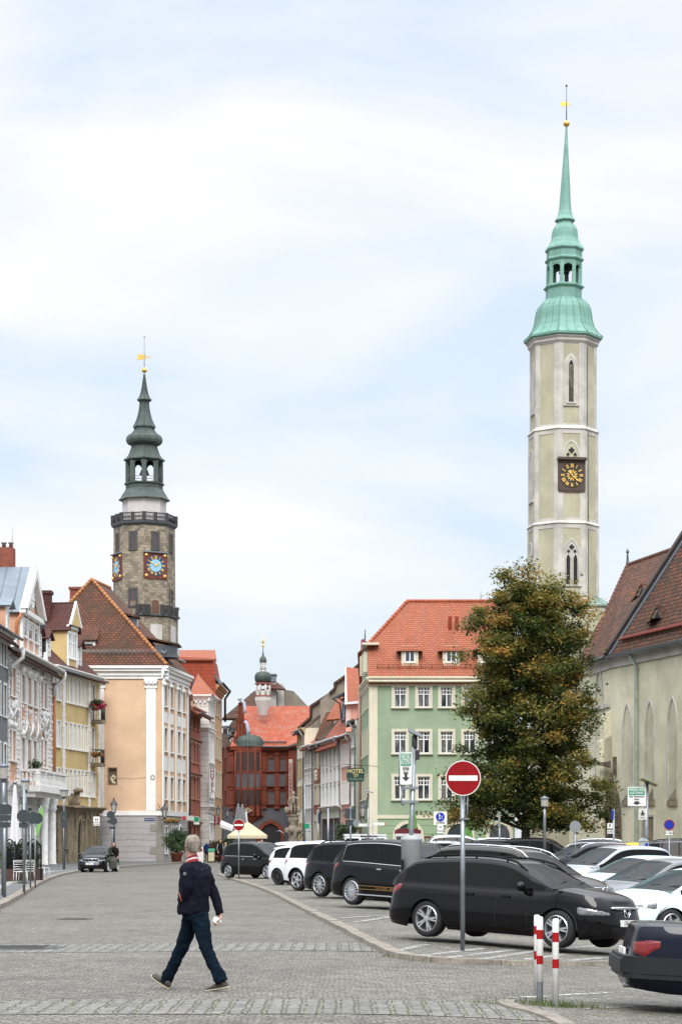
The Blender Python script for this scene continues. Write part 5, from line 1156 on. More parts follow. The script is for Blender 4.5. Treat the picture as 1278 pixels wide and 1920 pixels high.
 dm = MB(); zt = dz+2.3; dm.prism([Wd.P(0, dz-1), Wd.P(Wd.L, dz-1), Wd.P(Wd.L, zt), Wd.P(0, zt)], -Wd.n*4); d = dm.build('wide_dormer', M('dark_timber', (.03, .018, .015), .7), r)
 dm = MB(); slab(dm, [Wd.P(-.3, zt+.1, .9), Wd.P(Wd.L+.3, zt+.1, .9), Wd.P(Wd.L+.3, zt+1.1, -4), Wd.P(-.3, zt+1.1, -4)], .12); dm.build('dormer_roof', ZINC, d)
 for i in range(3): dm = MB(); a = .5+i*Wd.L/3; band(dm, Wd, a, a+Wd.L/3-.9, dz+.2, zt-.25, .05); dm.build('window', M('blue_glass', (.10, .14, .20), .15), d); pipe(d, 'bracket', [Wd.P(a-.2, zt, .85), Wd.P(a, zt-.5, .2), Wd.P(a+.1, dz+.2, .08)], .07, ZINC)
 rb = MB(); z2 = ze+4.6; slab(rb, [W.P(0, z2-.4, -2.0), W.P(W.L, z2-.4, -2.0), W.P(W.L, z2+2.2, -5.5), W.P(W.L*.35, z2+2.4, -5.5)], .2); rb.build('upper_roof', T_RED, r, uv=True)
 rb = MB(); slab(rb, [W3(611, 1350, 203), W3(646, 1347, 203), W3(646, 1301, 205.5), W3(634, 1309, 205.5)], .2); rb.build('hipped_roof', T_RED, r, uv=True); rb = MB(); slab(rb, [W3(589, 1387, 206), W3(617, 1386, 204), W3(627, 1334, 207), W3(611, 1336, 207.5)], .2); rb.build('mansard_slope', T_OLD, r, uv=True)
 r, W, ze, rf = house('salmon_row_house', 'salmon pink house with pale windows in the right-hand row', 640, 659, (650, 0), 1377, P_P, 4, ((1397, 1436), (1466, 1507), (1548, 1590)), 1.0, T_RED, WHITE, WFR, CURT, ridge=2)
 D = 186.0; m = MB(); m.prism([W3(648, 1372, D-2), W3(672, 1372, D-2), W3(672, 1312, D-2), W3(648, 1318, D-2)], (0, 3, 0)); m.build('upper_wall', P_P, r, uv=True)
 m = MB(); W_ = Wall.xy(W3(648, 0, D-2)[:2], W3(656, 0, D-2)[:2])
 for i in range(3): band(m, W_, .03+i*.14, .10+i*.14, CH+(HY-1360)*184/F, CH+(HY-1330)*184/F, .05)
 m.build('window_strips', WHITE, r)
 m = MB(); slab(m, [W3(649, 1315, D-2.3), W3(674, 1315, D-2.3), W3(676, 1254, D+1.5), W3(648, 1251, D+1.5)], .2); m.build('steep_roof', T_RED, r, uv=True)
 m = MB(); m.prism([W3(646.5, 1316, D-2.4), W3(650, 1316, D-2.4), W3(648.7, 1251, D+1.5), W3(647.2, 1251, D+1.5)], (0, .3, 0)); m.prism([W3(645, 1321, D-2.6), W3(675, 1319, D-2.6), W3(675, 1314, D-2.6), W3(645, 1317, D-2.6)], (0, .5, 0)); m.build('verge', WHITE, r)
 r, W, ze, rf = house('slim_row_house', 'slim greenish-white house with dark carved eaves next to the green hotel', 659, 668, (664, 0), 1352, Mplaster('pale_green_plaster', (.40, .45, .35), .15), 2, ((1368, 1400), (1420, 1455), (1478, 1510)), 2, T_BRN, WHITE, WFR, GREYGL, ridge=3)
 m = MB()
 for i in range(5): m.ball(W.P(.6+i*.6, ze-.1, .35), .2, 6)
 m.build('carved_eaves', M('moss_stone', (.07, .065, .045), .9, var=.4), r)
 o = thing('red_house', 'very narrow dark red house squeezed against the green hotel', 'house', W3(672, 1615, 178.5)); m = MB()
 D = 178.5; P = [W3(668, 1612, D), W3(678, 1612, D), W3(684, 1250, D), W3(681, 1198, D), W3(676.5, 1200, D), W3(673, 1300, D), W3(669, 1385, D)]; m.prism(P, (.4, 3, 0)); m.build('wall', M('dark_red_paint', (.24, .035, .03), .7, var=.2), o)
 m = MB(); m.box(W3(667.5, 0, D).x, W3(672.5, 0, D).x, D-.08, D, .1, W3(0, 1425, D).z); m.build('render_strip', P_G, o)
 for i in range(5): m = MB(); z_ = W3(0, 1330+i*38, D).z; m.box(W3(673.5, 0, D).x, W3(676, 0, D).x, D-.1, D-.02, z_, z_+1.0); m.build('window', GLASS, o)
 pipe(o, 'downpipe', [W3(680, 1280, 177.5), W3(674.5, 1286, 177.5), W3(674.5, 1600, 177.5)], .13, M('pipe_pink', (.48, .30, .24), .6))
 pipe(o, 'spire_rod', [W3(684, 1200, D), W3(684, 1181, D)], .05, ZDARK)
row_right()
# ================================================================ red and grey museum house at the end of the street
def museum():
 D = 225.0; Z = lambda y: CH+(HY-y)*D/F; X = lambda px: (px-CX)*D/F
 W = Wall(430, D, 541, D); r = thing('museum_house', 'dark red and grey renaissance house with corner oriel, arched gateway and orange roof', 'museum', (W.A.x, D, 0))
 RED = Mplaster('museum_red', (.155, .042, .026), .35, .8, streak=.4); GRY = Mplaster('museum_grey', (.085, .085, .095), .2, .8)
 DR = M('museum_frame', (.10, .02, .013), .7)
 cols = [(448, 457.5), (467, 477), (483, 490), (502.5, 514.5), (524.5, 536.5)]; rows = [(Z(1447), Z(1422.5)), (Z(1509), Z(1484))]
 wins = [(W.u(a), W.u(b), c, d) for a, b in cols for c, d in rows]
 wallmesh(r, W, Z(1512), Z(1400), RED, wins, .2); wallmesh(r, W, -.3, Z(1512), GRY, [], name='ground_floor_wall')
 for w in wins: window(r, W, w, RED, DR, GLASS, casing=.07, proud=.06, reveal=.2, cols=2, rows=(.45,), sill=.1, fw=.06)
 t = MB(); band(t, W, 0, W.L, Z(1478), Z(1451), .05); t.build('grey_parapet_panels', GRY, r)
 t = MB()
 for px in (434, 443, 462, 480, 494.5, 519, 539):
  u = W.u(px); band(t, W, u-.24, u+.24, Z(1512), Z(1408), .16); band(t, W, u-.32, u+.32, Z(1416), Z(1411), .24); band(t, W, u-.32, u+.32, Z(1481), Z(1477), .24); band(t, W, u-.3, u+.3, Z(1517), Z(1508), .24)
 for y in (1512, 1478, 1450, 1411): cornice(t, W, -.2, W.L+.15, Z(y)+.22, .35, .32)
 cornice(t, W, -.3, W.L+.2, Z(1400), .55, .6); t.build('red_pilasters', RED, r)
 shell(r, W, 12, Z(1400), GRY)
 c = (X(465), D); R = 1.5
 m = MB()
 for y0, y1 in ((1530, 1512), (1482, 1477), (1451, 1446), (1412, 1402)): m.lathe([(R+.1, Z(y0)), (R+.1, Z(y1))], (c[0], c[1]-.15, 0), 12, smooth=False, rot=radians(15), sq=(1, .28))
 m.lathe([(.15, Z(1551)), (.45, Z(1545)), (1.1, Z(1537)), (R+.25, Z(1531)), (R+.25, Z(1529)), (R, Z(1528))], (c[0], c[1], 0), 12, smooth=False, rot=radians(15), sq=(1, .28))
 for k in range(5):
  a = radians(-90-62+k*31); m.tube([(c[0]+(R+.02)*cos(a), c[1]-.15+(R*.28)*sin(a), Z(1529)), (c[0]+(R+.02)*cos(a), c[1]-.15+R*.28*sin(a), Z(1402))], .11, 6)
 ori = m.build('oriel', RED, r)
 m = MB(); m.lathe([(R-.03, Z(1528)), (R-.03, Z(1402))], (c[0], c[1]-.15, 0), 12, smooth=False, rot=radians(15), sq=(1, .28)); m.build('oriel_glazing', M('oriel_dark', (.035, .02, .02), .35), ori)
 m = MB(); m.lathe([(R-.01, Z(1529)), (R-.01, Z(1511)), ], (c[0], c[1]-.15, 0), 12, smooth=False, rot=radians(15), sq=(1.01, .285)); m.build('oriel_panels', RED, ori); m = MB(); m.lathe([(R, Z(1478)), (R, Z(1450))], (c[0], c[1]-.15, 0), 12, smooth=False, rot=radians(15), sq=(1.01, .285)); m.build('oriel_grey_panels', GRY, ori)
 m = MB(); y_ = c[1]-.15-R*.38-.12
 for k in (0,):
  m.prism([(c[0]-.55, y_, Z(1520)), (c[0], y_, Z(1526)), (c[0]+.55, y_, Z(1520)), (c[0], y_, Z(1514))], (0, .06, 0))
 m.build('diamond_relief', STONE, ori)
 m = MB(); pr = [(2.9, Z(1402)), (2.95, Z(1399)), (2.75, Z(1396)), (2.8, Z(1392)), (2.55, Z(1386)), (2.0, Z(1381.5)), (1.2, Z(1379)), (.4, Z(1377.5)), (.15, Z(1376)), (.2, Z(1374)), (.02, Z(1372))]
 m.lathe([(a*.52, b) for a, b in pr], (X(468), c[1]+.2, 0), 20, sq=(1, .55))
 for k in range(20): m.tube([(X(468)+a*.525*cos(2*pi*k/20), c[1]+.2+a*.525*.55*sin(2*pi*k/20), b) for a, b in pr[:7]], .035, 4)
 m.build('oriel_dome', COPD, ori)
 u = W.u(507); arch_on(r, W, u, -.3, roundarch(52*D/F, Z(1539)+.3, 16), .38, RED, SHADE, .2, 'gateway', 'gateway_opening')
 k = MB(); band(k, W, u-.22, u+.22, Z(1544), Z(1537), .3); k.build('keystone', RED, r)
 m = MB(); slab(m, [Vector((X(431), D-.6, Z(1403))), Vector((X(553), D-.6, Z(1403))), Vector((X(592), D+9, CH+(HY-1325)*(D+9)/F)), Vector((X(452), D+9, CH+(HY-1324)*(D+9)/F))], .25)
 slab(m, [Vector((X(452), D+9, Z(1314))), Vector((X(592), D+9, Z(1314))), Vector((X(592), D+14, Z(1400))), Vector((X(431), D+14, Z(1400)))], .2); roof = m.build('roof', T_SCH, r, uv=True)
 m = MB()
 for i in range(18): x = X(494)+(X(536)-X(494))*i/17; m.tube([(x, D+.2, Z(1394)), (x, D+.1, Z(1390))], .05, 4)
 m.tube([(X(494), D+.1, Z(1391)), (X(536), D+.1, Z(1391))], .04, 4); m.build('snow_guard', ZDARK, roof)
 pipe(r, 'gutter', [(X(490), D-.75, Z(1402)), (X(541), D-.75, Z(1402)), (X(542), D-.3, Z(1410)), (X(542), D-.3, .2)], .12, BLACK)
 g = MB(); st = [(437, 1402), (437, 1381), (442, 1378), (442, 1350), (446, 1346), (446, 1318), (451, 1314), (456, 1330), (457, 1352), (461, 1356), (462, 1376), (465, 1380), (465, 1402)]
 g.prism([Vector((X(a), D+.5, Z(b))) for a, b in st], (0, .6, 0))
 for a, b0, b1 in ((440, 1400, 1381), (447, 1400, 1350), (453, 1398, 1325), (459, 1400, 1356)): g.box(X(a)-.12, X(a)+.12, D+.35, D+.6, Z(b0), Z(b1))
 for y in (1381, 1350, 1362, 1335): g.box(X(440), X(461), D+.4, D+.55, Z(y)-.1, Z(y)+.08)
 gab = g.build('stepped_gable', RED, r)
 g = MB(); BL = M('lead_scroll', (.33, .36, .42), .5)
 for pts in ([(451, 1315), (455, 1318), (457, 1330), (456, 1337)], [(456, 1352), (460, 1356), (463, 1368), (463, 1380)]): g.tube([Vector((X(a)+.1, D+.45, Z(b))) for a, b in pts], .2, 6)
 g.build('scroll_edges', BL, gab); g = MB(); g.ball((X(449.5), D-.1, Z(1310.5)), .24, 8); g.build('ball_finial', BL, gab)
 Wl = Wall(414, 233, 430, D); wl = [(1.2, 2.2, Z(1447), Z(1420)), (1.2, 2.2, Z(1509), Z(1482)), (4.2, 5.2, Z(1447), Z(1420)), (4.2, 5.2, Z(1509), Z(1482))]; wallmesh(r, Wl, Z(1512), Z(1400), RED, wl, .2); wallmesh(r, Wl, -.3, Z(1512), GRY, [], name='ground_floor_wall')
 for w in wl: window(r, Wl, w, RED, DR, GLASS, casing=.07, proud=.06, reveal=.2)
 Wr = Wall(541, 224.3, 560, 223.6); r2 = thing('museum_annex', 'dark red and grey narrow house carrying the long vertical museum banner', 'museum', (Wr.A.x, Wr.A.y, 0))
 wallmesh(r2, Wr, -.3, Z(1400), GRY, []); shell(r2, Wr, 10, Z(1400), GRY)
 t = MB()
 for px in (543, 547, 551): u = Wr.u(px); band(t, Wr, u-.1, u+.1, Z(1515), Z(1408), .12)
 band(t, Wr, 0, .9, Z(1600), Z(1408), .05); cornice(t, Wr, 0, Wr.L, Z(1400), .5, .4); cornice(t, Wr, 0, Wr.L, Z(1512), .4, .3); t.build('red_pilasters', RED, r2)
 m = MB(); slab(m, [Wr.P(-.1, Z(1402), .5), Wr.P(Wr.L, Z(1398), .5), Wr.P(Wr.L+.3, Z(1380), -2), Wr.P(0, Z(1390), -2)], .2); m.build('roof', T_BRN, r2, uv=True)
 bn = thing('museum_banner', 'long pale vertical banner with red lettering on the museum corner', 'banner', (X(546), 222, Z(1520))); m = MB(); m.box(X(542.5), X(549.5), 221.98, 222.05, Z(1520), Z(1426)); m.build('cloth', M('banner_cloth', (.38, .33, .30), .8), bn)
 text(bn, 'lettering', 'SCHLESISCHES MUSEUM ZU GÖRLITZ', .36, M('banner_red', (.30, .05, .04), .7), (0, -.04, (Z(1426)-Z(1520))/2), (pi/2, -pi/2, 0), ext=.004, sx=.78, bold=.012)
 q = D+4.5; X2 = lambda px: (px-CX)*q/F; Z2 = lambda y: CH+(HY-y)*q/F; S = q/F; cx, cy = X2(493), q
 OW_ = Mplaster('turret_white', (.50, .48, .45), .15); tr = None
 m = MB(); m.lathe([(7.2*S, Z2(1342)), (16*S, Z2(1314)), (16*S, Z2(1306)), (14.5*S, Z2(1305)), (14.5*S, Z2(1296))], (cx, cy, 0), 8, smooth=False, rot=pi/8); tr = m.build('turret', OW_, r)
 m = MB(); TR = M('turret_red', (.22, .06, .05), .7)
 for k in range(8): a = pi/8+k*pi/4; m.tube([(cx+13.2*S*cos(a), cy+13.2*S*sin(a), Z2(1304)), (cx+13.2*S*cos(a), cy+13.2*S*sin(a), Z2(1283))], .12, 6)
 m.build('turret_posts', OW_, tr); m = MB()
 m.lathe([(16.5*S, Z2(1307)), (16.5*S, Z2(1304.5)), (14.5*S, Z2(1304.3))], (cx, cy, 0), 8, smooth=False, rot=pi/8); m.lathe([(14*S, Z2(1285)), (16.5*S, Z2(1283)), (16.5*S, Z2(1281)), (10*S, Z2(1280))], (cx, cy, 0), 8, smooth=False, rot=pi/8); m.lathe([(10*S, Z2(1283)), (10*S, Z2(1285))], (cx, cy, 0), 8); m.build('turret_cornice', TR, tr)
 m = MB(); pr = [(10, 1280.5), (13.5, 1278.5), (15.2, 1273), (14.8, 1267), (12.5, 1263), (9.5, 1261), (6.3, 1259.5)]; m.lathe([(a*S, Z2(b)) for a, b in pr], (cx, cy, 0), 20)
 for k in range(20): m.tube([(cx+a*S*1.01*cos(2*pi*k/20), cy+a*S*1.01*sin(2*pi*k/20), Z2(b)) for a, b in pr[:6]], .04, 4)
 pr = [(5.5, 1244), (6.4, 1242), (6.5, 1237), (5, 1233), (2.5, 1230.5), (1.2, 1227), (2, 1226), (.9, 1224), (.5, 1208)]; m.lathe([(a*S, Z2(b)) for a, b in pr], (cx, cy, 0), 14); m.build('onion_domes', COPD, tr)
 m = MB(); m.lathe([(6.6*S, Z2(1261)), (6.6*S, Z2(1258)), (5*S, Z2(1257))], (cx, cy, 0), 8); m.lathe([(5*S, Z2(1246)), (6.4*S, Z2(1245)), (6.4*S, Z2(1243.5))], (cx, cy, 0), 8)
 for k in range(8): a = pi/8+k*pi/4; m.tube([(cx+5*S*cos(a), cy+5*S*sin(a), Z2(1258)), (cx+5*S*cos(a), cy+5*S*sin(a), Z2(1245))], .07, 5)
 m.build('turret_lantern', OW_, tr)
 m = MB(); m.ball((cx, cy, Z2(1211)), .13, 8); m.tube([(cx, cy, Z2(1210)), (cx, cy, Z2(1194))], .03, 5); m.prism([(cx-.2, cy, Z2(1206)), (cx+.2, cy, Z2(1206)), (cx+.2, cy, Z2(1202.5)), (cx-.2, cy, Z2(1202.5))], (0, .03, 0)); m.build('weather_vane', GOLD, tr)
 o = thing('back_gable_house', 'house with a bare grey-brown clipped gable behind the museum roof', 'house', W3(540, 1610, 243)); m = MB()
 m.prism([W3(x, y, 243) for x, y in ((505, 1420), (505, 1322), (513, 1301), (525, 1292), (550, 1296), (580, 1328), (580, 1420))], (0, 9, 0)); m.build('wall', Mplaster('bare_gable', (.21, .19, .15), .3, .6, streak=.5), o, uv=True)
 m = MB(); m.box(*sorted((W3(504, 0, 241).x, W3(518, 0, 241).x)), 241, 243, 5, W3(0, 1278, 241).z); m.build('tower_block', Mplaster('pale_block', (.36, .35, .34), .2), o)
 m = MB(); m.box(W3(505, 0, 241).x, W3(517, 0, 241).x, 240.8, 243.2, W3(0, 1278, 241).z, W3(0, 1266, 241).z); m.box(W3(504, 0, 241).x, W3(518.5, 0, 241).x, 240.6, 243.4, W3(0, 1266, 241).z, W3(0, 1264, 241).z); m.build('zinc_hatch', ZINC, o)
 m = MB(); slab(m, [W3(500, 1290, 240), W3(535, 1292, 240), W3(515, 1276, 242), W3(509, 1276, 242)], .2); slab(m, [W3(510, 1300, 242.5), W3(585, 1330, 242.5), W3(585, 1327, 252.5), W3(510, 1297, 252.5)], .15) if False else None; m.build('roof', T_MAR, o, uv=True)
 m = MB(); m.box(W3(520, 0, 242).x, W3(532, 0, 242).x, 242, 245, 5, W3(0, 1287, 242).z); m.box(W3(524, 0, 242).x, W3(530, 0, 242).x, 242.2, 244, 5, W3(0, 1282, 242).z); m.build('chimney_stack', Mplaster('stack_white', (.45, .44, .42), .2), o)
 o = thing('back_roof_house', 'house with a long brown mossy roof rising behind the stepped red gable', 'house', W3(440, 1610, 238)); m = MB()
 m.box(W3(446, 0, 238).x, W3(500, 0, 238).x, 238.5, 246, 0, W3(0, 1350, 238).z); m.build('wall', P_GREY, o)
 m = MB(); slab(m, [W3(416, 1347, 237), W3(500, 1347, 237), W3(500, 1290, 242), W3(476, 1296, 242)], .3); m.build('roof', T_BRN, o, uv=True)
museum()
# ================================================================ ground
def msetts(name, tone=1.0, moss=.25, bh=.105, wear=1):
 m, nt, b = newmat(name); b.inputs['Roughness'].default_value = .82; b.inputs['Specular IOR Level'].default_value = .3
 v = tcoord(nt, 'Object')
 nv = _n(nt, 'ShaderNodeTexNoise'); nv.inputs['Scale'].default_value = 2.2; nt.links.new(v, nv.inputs['Vector'])
 vm = _n(nt, 'ShaderNodeVectorMath', operation='MULTIPLY_ADD'); nt.links.new(nv.outputs['Color'], vm.inputs[0]); vm.inputs[1].default_value = (.16, .20, 0); nt.links.new(v, vm.inputs[2])
 br = _n(nt, 'ShaderNodeTexBrick'); br.offset = .5; br.inputs['Scale'].default_value = 1; br.inputs['Brick Width'].default_value = .125; br.inputs['Row Height'].default_value = bh*1.05
 br.inputs['Mortar Size'].default_value = .011; br.inputs['Mortar Smooth'].default_value = .4
 a = tuple(x*tone for x in (.285, .262, .228)); c_ = tuple(x*tone for x in (.178, .164, .142)); k = tuple(x*tone for x in (.105, .10, .088))
 br.inputs['Color1'].default_value = a+(1,); br.inputs['Color2'].default_value = c_+(1,); br.inputs['Mortar'].default_value = k+(1,); nt.links.new(vm.outputs[0], br.inputs['Vector'])
 c = br.outputs['Color']
 big = ramp(nt, noise(nt, v, .30, 7, .65, .8), .38, .62); c = mixc(nt, .38, c, mixc(nt, big, (.30, .29, .28), (.66, .65, .62)), 'OVERLAY')
 md = ramp(nt, noise(nt, v, 1.6, 6, .7), .40, .62); c = mixc(nt, .22, c, mixc(nt, md, (.22, .22, .21), (.74, .73, .70)), 'OVERLAY')
 fi = ramp(nt, noise(nt, v, 11, 5, .75), .40, .60); c = mixc(nt, .42, c, mixc(nt, fi, (.15, .15, .14), (.85, .84, .8)), 'OVERLAY')
 tr = ramp(nt, noise(nt, tcoord(nt, 'Object', (1, .08, 1)), .9, 5, .6), .5, .72); kk = _n(nt, 'ShaderNodeMath', operation='MULTIPLY'); nt.links.new(tr, kk.inputs[0]); kk.inputs[1].default_value = .22
 c = mixc(nt, kk.outputs[0], c, tuple(x*tone for x in (.15, .145, .13)))
 ms = ramp(nt, noise(nt, v, .8, 7, .75), .60, .74); k2 = _n(nt, 'ShaderNodeMath', operation='MULTIPLY'); nt.links.new(ms, k2.inputs[0]); k2.inputs[1].default_value = moss
 c = mixc(nt, k2.outputs[0], c, (.10, .11, .05))
 nt.links.new(c, b.inputs['Base Color'])
 bp = _n(nt, 'ShaderNodeBump'); bp.inputs['Strength'].default_value = .9; bp.inputs['Distance'].default_value = .03; bp.invert = True
 nt.links.new(br.outputs['Fac'], bp.inputs['Height']); bp2 = _n(nt, 'ShaderNodeBump'); bp2.inputs['Strength'].default_value = .5; bp2.inputs['Distance'].default_value = .03
 nt.links.new(noise(nt, v, 9, 5, .7), bp2.inputs['Height']); nt.links.new(bp.outputs[0], bp2.inputs['Normal']); nt.links.new(bp2.outputs[0], b.inputs['Normal'])
 return m
SETT = msetts('sett_paving', .60)
SETT2 = msetts('sett_paving_lot', .63, .5, .12)
PAVE = Mbrick('pavement_slabs', (.10, .10, .10), (.085, .087, .09), (.06, .06, .055), 1.0, .5, .015, .9, .3, moss=(.17, .165, .15), mossamt=.4, nsc=.6)
KERB = Mplaster('granite_kerb', (.24, .21, .175), .35, 2.5, streak=0, fine=.6)
def drape(name, f, xs, ys, mat, kind='structure', up=0.0, uv=False):
 vs = []; nx, ny = len(xs), len(ys)
 for y in ys:
  for x in xs:
   X, Y = f(x, y) if f else (x, y); vs.append((X, Y, hh(X, Y)+up))
 fs = [(j*nx+i, j*nx+i+1, (j+1)*nx+i+1, (j+1)*nx+i) for j in range(ny-1) for i in range(nx-1)]
 m = MB(); m.add(vs, fs, 0, True); o = m.build(name, mat, None, uv=uv); o['kind'] = kind; return o
def geo(a, b, n): return [a*(b/a)**(i/n) for i in range(n+1)]
xs = [-400, -150, -60, -40, -30, -20, -14, -10, -6, -4, -3, -2, -1, 0, 1, 2, 3, 4, 5, 6, 8, 10, 12, 15, 18, 22, 28, 40, 60, 150, 400]
ys = [-40, -10, 0, 5, 10]+[12+3*i for i in range(60)]+[195, 210, 230, 260, 320, 500, 900, 1600]
drape('ground', None, xs, ys, SETT)
def resample(P, d):
 out = [P[0]]; 
 for a, b in zip(P, P[1:]):
  n = max(1, int((b-a).length/d)); out += [a.lerp(b, i/n) for i in range(1, n+1)]
 return out
def smooth(P, it=2):
 for _ in range(it):
  Q = [P[0]]
  for a, b in zip(P, P[1:]): Q += [a.lerp(b, .25), a.lerp(b, .75)]
  P = Q+[P[-1]]
 return P
def flat(pts): return [Vector((p.x, p.y, 0)) for p in pts]
def kerbline(name, P, w, h, mat, side=1, lip=0.0, label=None, gap=1.0):
 """individual kerb stones along a line; joints every metre or so; side: which way the width goes"""
 P = resample(P, .25); m = MB(); rr = random.Random(4); acc = 0; jog = 0; n = len(P); dh = 0; start = True
 L = R2 = None
 for i in range(n-1):
  d = (P[i+1]-P[i]).normalized(); nr = Vector((d.y, -d.x, 0))*side
  a, b = P[i], P[i+1]; acc += (b-a).length
  if acc > gap: acc = 0; dh = (rr.random()-.5)*.014; jog = (rr.random()-.5)*.02; b = a.lerp(b, .86)
  za, zb = hh(a.x, a.y), hh(b.x, b.y); q = nr*w; j = nr*jog
  pts = [a+j, b+j, b+j+q, a+j+q]; zz = [za, zb, zb, za]
  bot = [Vector((p.x, p.y, z-.1)) for p, z in zip(pts, zz)]; top = [Vector((p.x, p.y, z+h+dh)) for p, z in zip(pts, zz)]
  bev = .02; top[0] += nr*bev; top[1] += nr*bev
  if side < 0: bot = bot[::-1]; top = top[::-1]
  m.hexa((bot+top) if side < 0 else (bot[::-1]+top[::-1]))
 o = m.build(name, mat, None); bm = bmesh.new(); bm.from_mesh(o.data); bmesh.ops.recalc_face_normals(bm, faces=bm.faces); bm.to_mesh(o.data); bm.free(); o['kind'] = 'structure'; return o
LK = smooth(flat([G(-60, 1745), G(0, 1706), G(30, 1691), G(52, 1676), G(70, 1663), G(100, 1648), G(130, 1639.5), G(175, 1633), G(215, 1629.5), G(262, 1625.5), G(310, 1622.5), G(346, 1619), G(362, 1614)]), 2)
kerbline('left_kerb', LK, .30, .11, KERB, side=-1)
def strip_fill(name, P, target, h, mat, n=6):
 """sheet between a line and far points on its left/right given by target(p)"""
 m = MB(); P = resample(P, .6); rows = []
 for i, p in enumerate(P):
  q = target(p); rows.append([Vector((p.lerp(q, k/n).x, p.lerp(q, k/n).y, 0)) for k in range(n+1)])
 vs = [Vector((p.x, p.y, hh(p.x, p.y)+h)) for r in rows for p in r]; N = n+1
 fs = [(i*N+k, i*N+k+1, (i+1)*N+k+1, (i+1)*N+k) for i in range(len(rows)-1) for k in range(n)]
 m.add(vs, fs); o = m.build(name, mat, None, uv=True)
 if o.data.polygons[0].normal.z < 0: o.data.flip_normals()
 o['kind'] = 'structure'; return o
LK2 = [p+Vector((-.29, .0, 0)) for p in LK]
strip_fill('left_pavement', LK2, lambda p: Vector((min(-23.5, p.x-1.5), p.y+.01, 0)) if p.y < 165 else Vector((p.x-6, p.y+6, 0)), .10, PAVE)
def ribbon(name, pts, w, mat, up, n=1):
 m = MB(); P = resample(flat(pts), .5)
 for a, b in zip(P, P[1:]):
  d = (b-a).normalized(); q = Vector((d.y, -d.x, 0))*w*.5
  m.face([Vector((p.x, p.y, hh(p.x, p.y)+up)) for p in (a-q, a+q, b+q, b-q)])
 o = m.build(name, mat, None); 
 for p in o.data.polygons:
  if p.normal.z < 0: o.data.flip_normals(); break
 o['kind'] = 'structure'; return o
LPV = Mplaster('pale_pavers', (.27, .26, .235), .3, 2, streak=0, fine=.5)
ribbon('pavement_line', [G(-20, 1672, .1), G(30, 1651, .1), G(60, 1641, .1), G(80, 1636.5, .1), G(105, 1633.5, .1), G(150, 1631, .1)], .35, LPV, .104)
RK = [(356, 1626), (388, 1632), (405, 1640), (430, 1649), (463, 1659), (497, 1671), (532, 1688), (567, 1706), (603, 1724), (640, 1743), (672, 1760), (700, 1776), (716, 1788), (738, 1795), (772, 1800), (815, 1804), (880, 1807), (950, 1810), (1017, 1812), (1100, 1813), (1180, 1813.5), (1278, 1814), (1500, 1816)]
RK = smooth(flat([G(405, 1641), G(430, 1650), G(463, 1660), G(497, 1672), G(532, 1690), G(567, 1709), G(603, 1728), G(640, 1747), G(672, 1765), G(700, 1780), G(722, 1793), G(755, 1801), G(815, 1806), G(880, 1809), G(950, 1811), G(1017, 1812), G(1100, 1813), G(1278, 1814), G(1600, 1816)]), 2)
kerbline('square_kerb', RK, .24, .075, KERB, side=-1 if False else -1)
far = Vector((30, 140, 0))
def tgt(p): return Vector((40, max(p.y, 34)+ (60 if p.y < 60 else 40), 0))
m = MB(); P = [p+Vector((.06, .08, 0)) for p in resample(RK, .5)]
ctr = Vector((22, 75, 0))
rows = []
for p in P:
 rows.append([p.lerp(Vector((26+(p.y-30)*.05, 58+(p.y-28)*1.1, 0)), k/14) for k in range(15)])
vs = [Vector((q.x, q.y, hh(q.x, q.y)+.068)) for r in rows for q in r]; N = 15
m.add(vs, [(i*N+k, i*N+k+1, (i+1)*N+k+1, (i+1)*N+k) for i in range(len(rows)-1) for k in range(14)])
sq = m.build('parking_square', SETT2, None); sq['kind'] = 'structure'
if sum(p.normal.z*p.area for p in sq.data.polygons) < 0: sq.data.flip_normals()
def mband(name):
 m, nt, b = newmat(name); b.inputs['Roughness'].default_value = .85
 v = tcoord(nt, 'Object'); nv = _n(nt, 'ShaderNodeTexNoise'); nv.inputs['Scale'].default_value = 2.6; nv.inputs['Detail'].default_value = 3; nt.links.new(v, nv.inputs['Vector'])
 vm = _n(nt, 'ShaderNodeVectorMath', operation='MULTIPLY_ADD'); nt.links.new(nv.outputs['Color'], vm.inputs[0]); vm.inputs[1].default_value = (.10, .1, 0); nt.links.new(v, vm.inputs[2])
 br = _n(nt, 'ShaderNodeTexBrick'); br.offset = 0; br.inputs['Scale'].default_value = 1; br.inputs['Brick Width'].default_value = .185; br.inputs['Row Height'].default_value = .42
 br.inputs['Mortar Size'].default_value = .012; br.inputs['Mortar Smooth'].default_value = .2; br.inputs['Color1'].default_value = (.145, .136, .121, 1); br.inputs['Color2'].default_value = (.105, .099, .089, 1); br.inputs['Mortar'].default_value = (.055, .055, .03, 1)
 nt.links.new(vm.outputs[0], br.inputs['Vector']); c = br.outputs['Color']
 c = mixc(nt, .4, c, ramp(nt, noise(nt, v, 10, 5, .75), .38, .62), 'OVERLAY'); nt.links.new(c, b.inputs['Base Color'])
 bp = _n(nt, 'ShaderNodeBump'); bp.inputs['Strength'].default_value = 1; bp.inputs['Distance'].default_value = .04; bp.invert = True; nt.links.new(br.outputs['Fac'], bp.inputs['Height']); nt.links.new(bp.outputs[0], b.inputs['Normal'])
 return m
BAND = mband('drain_setts')
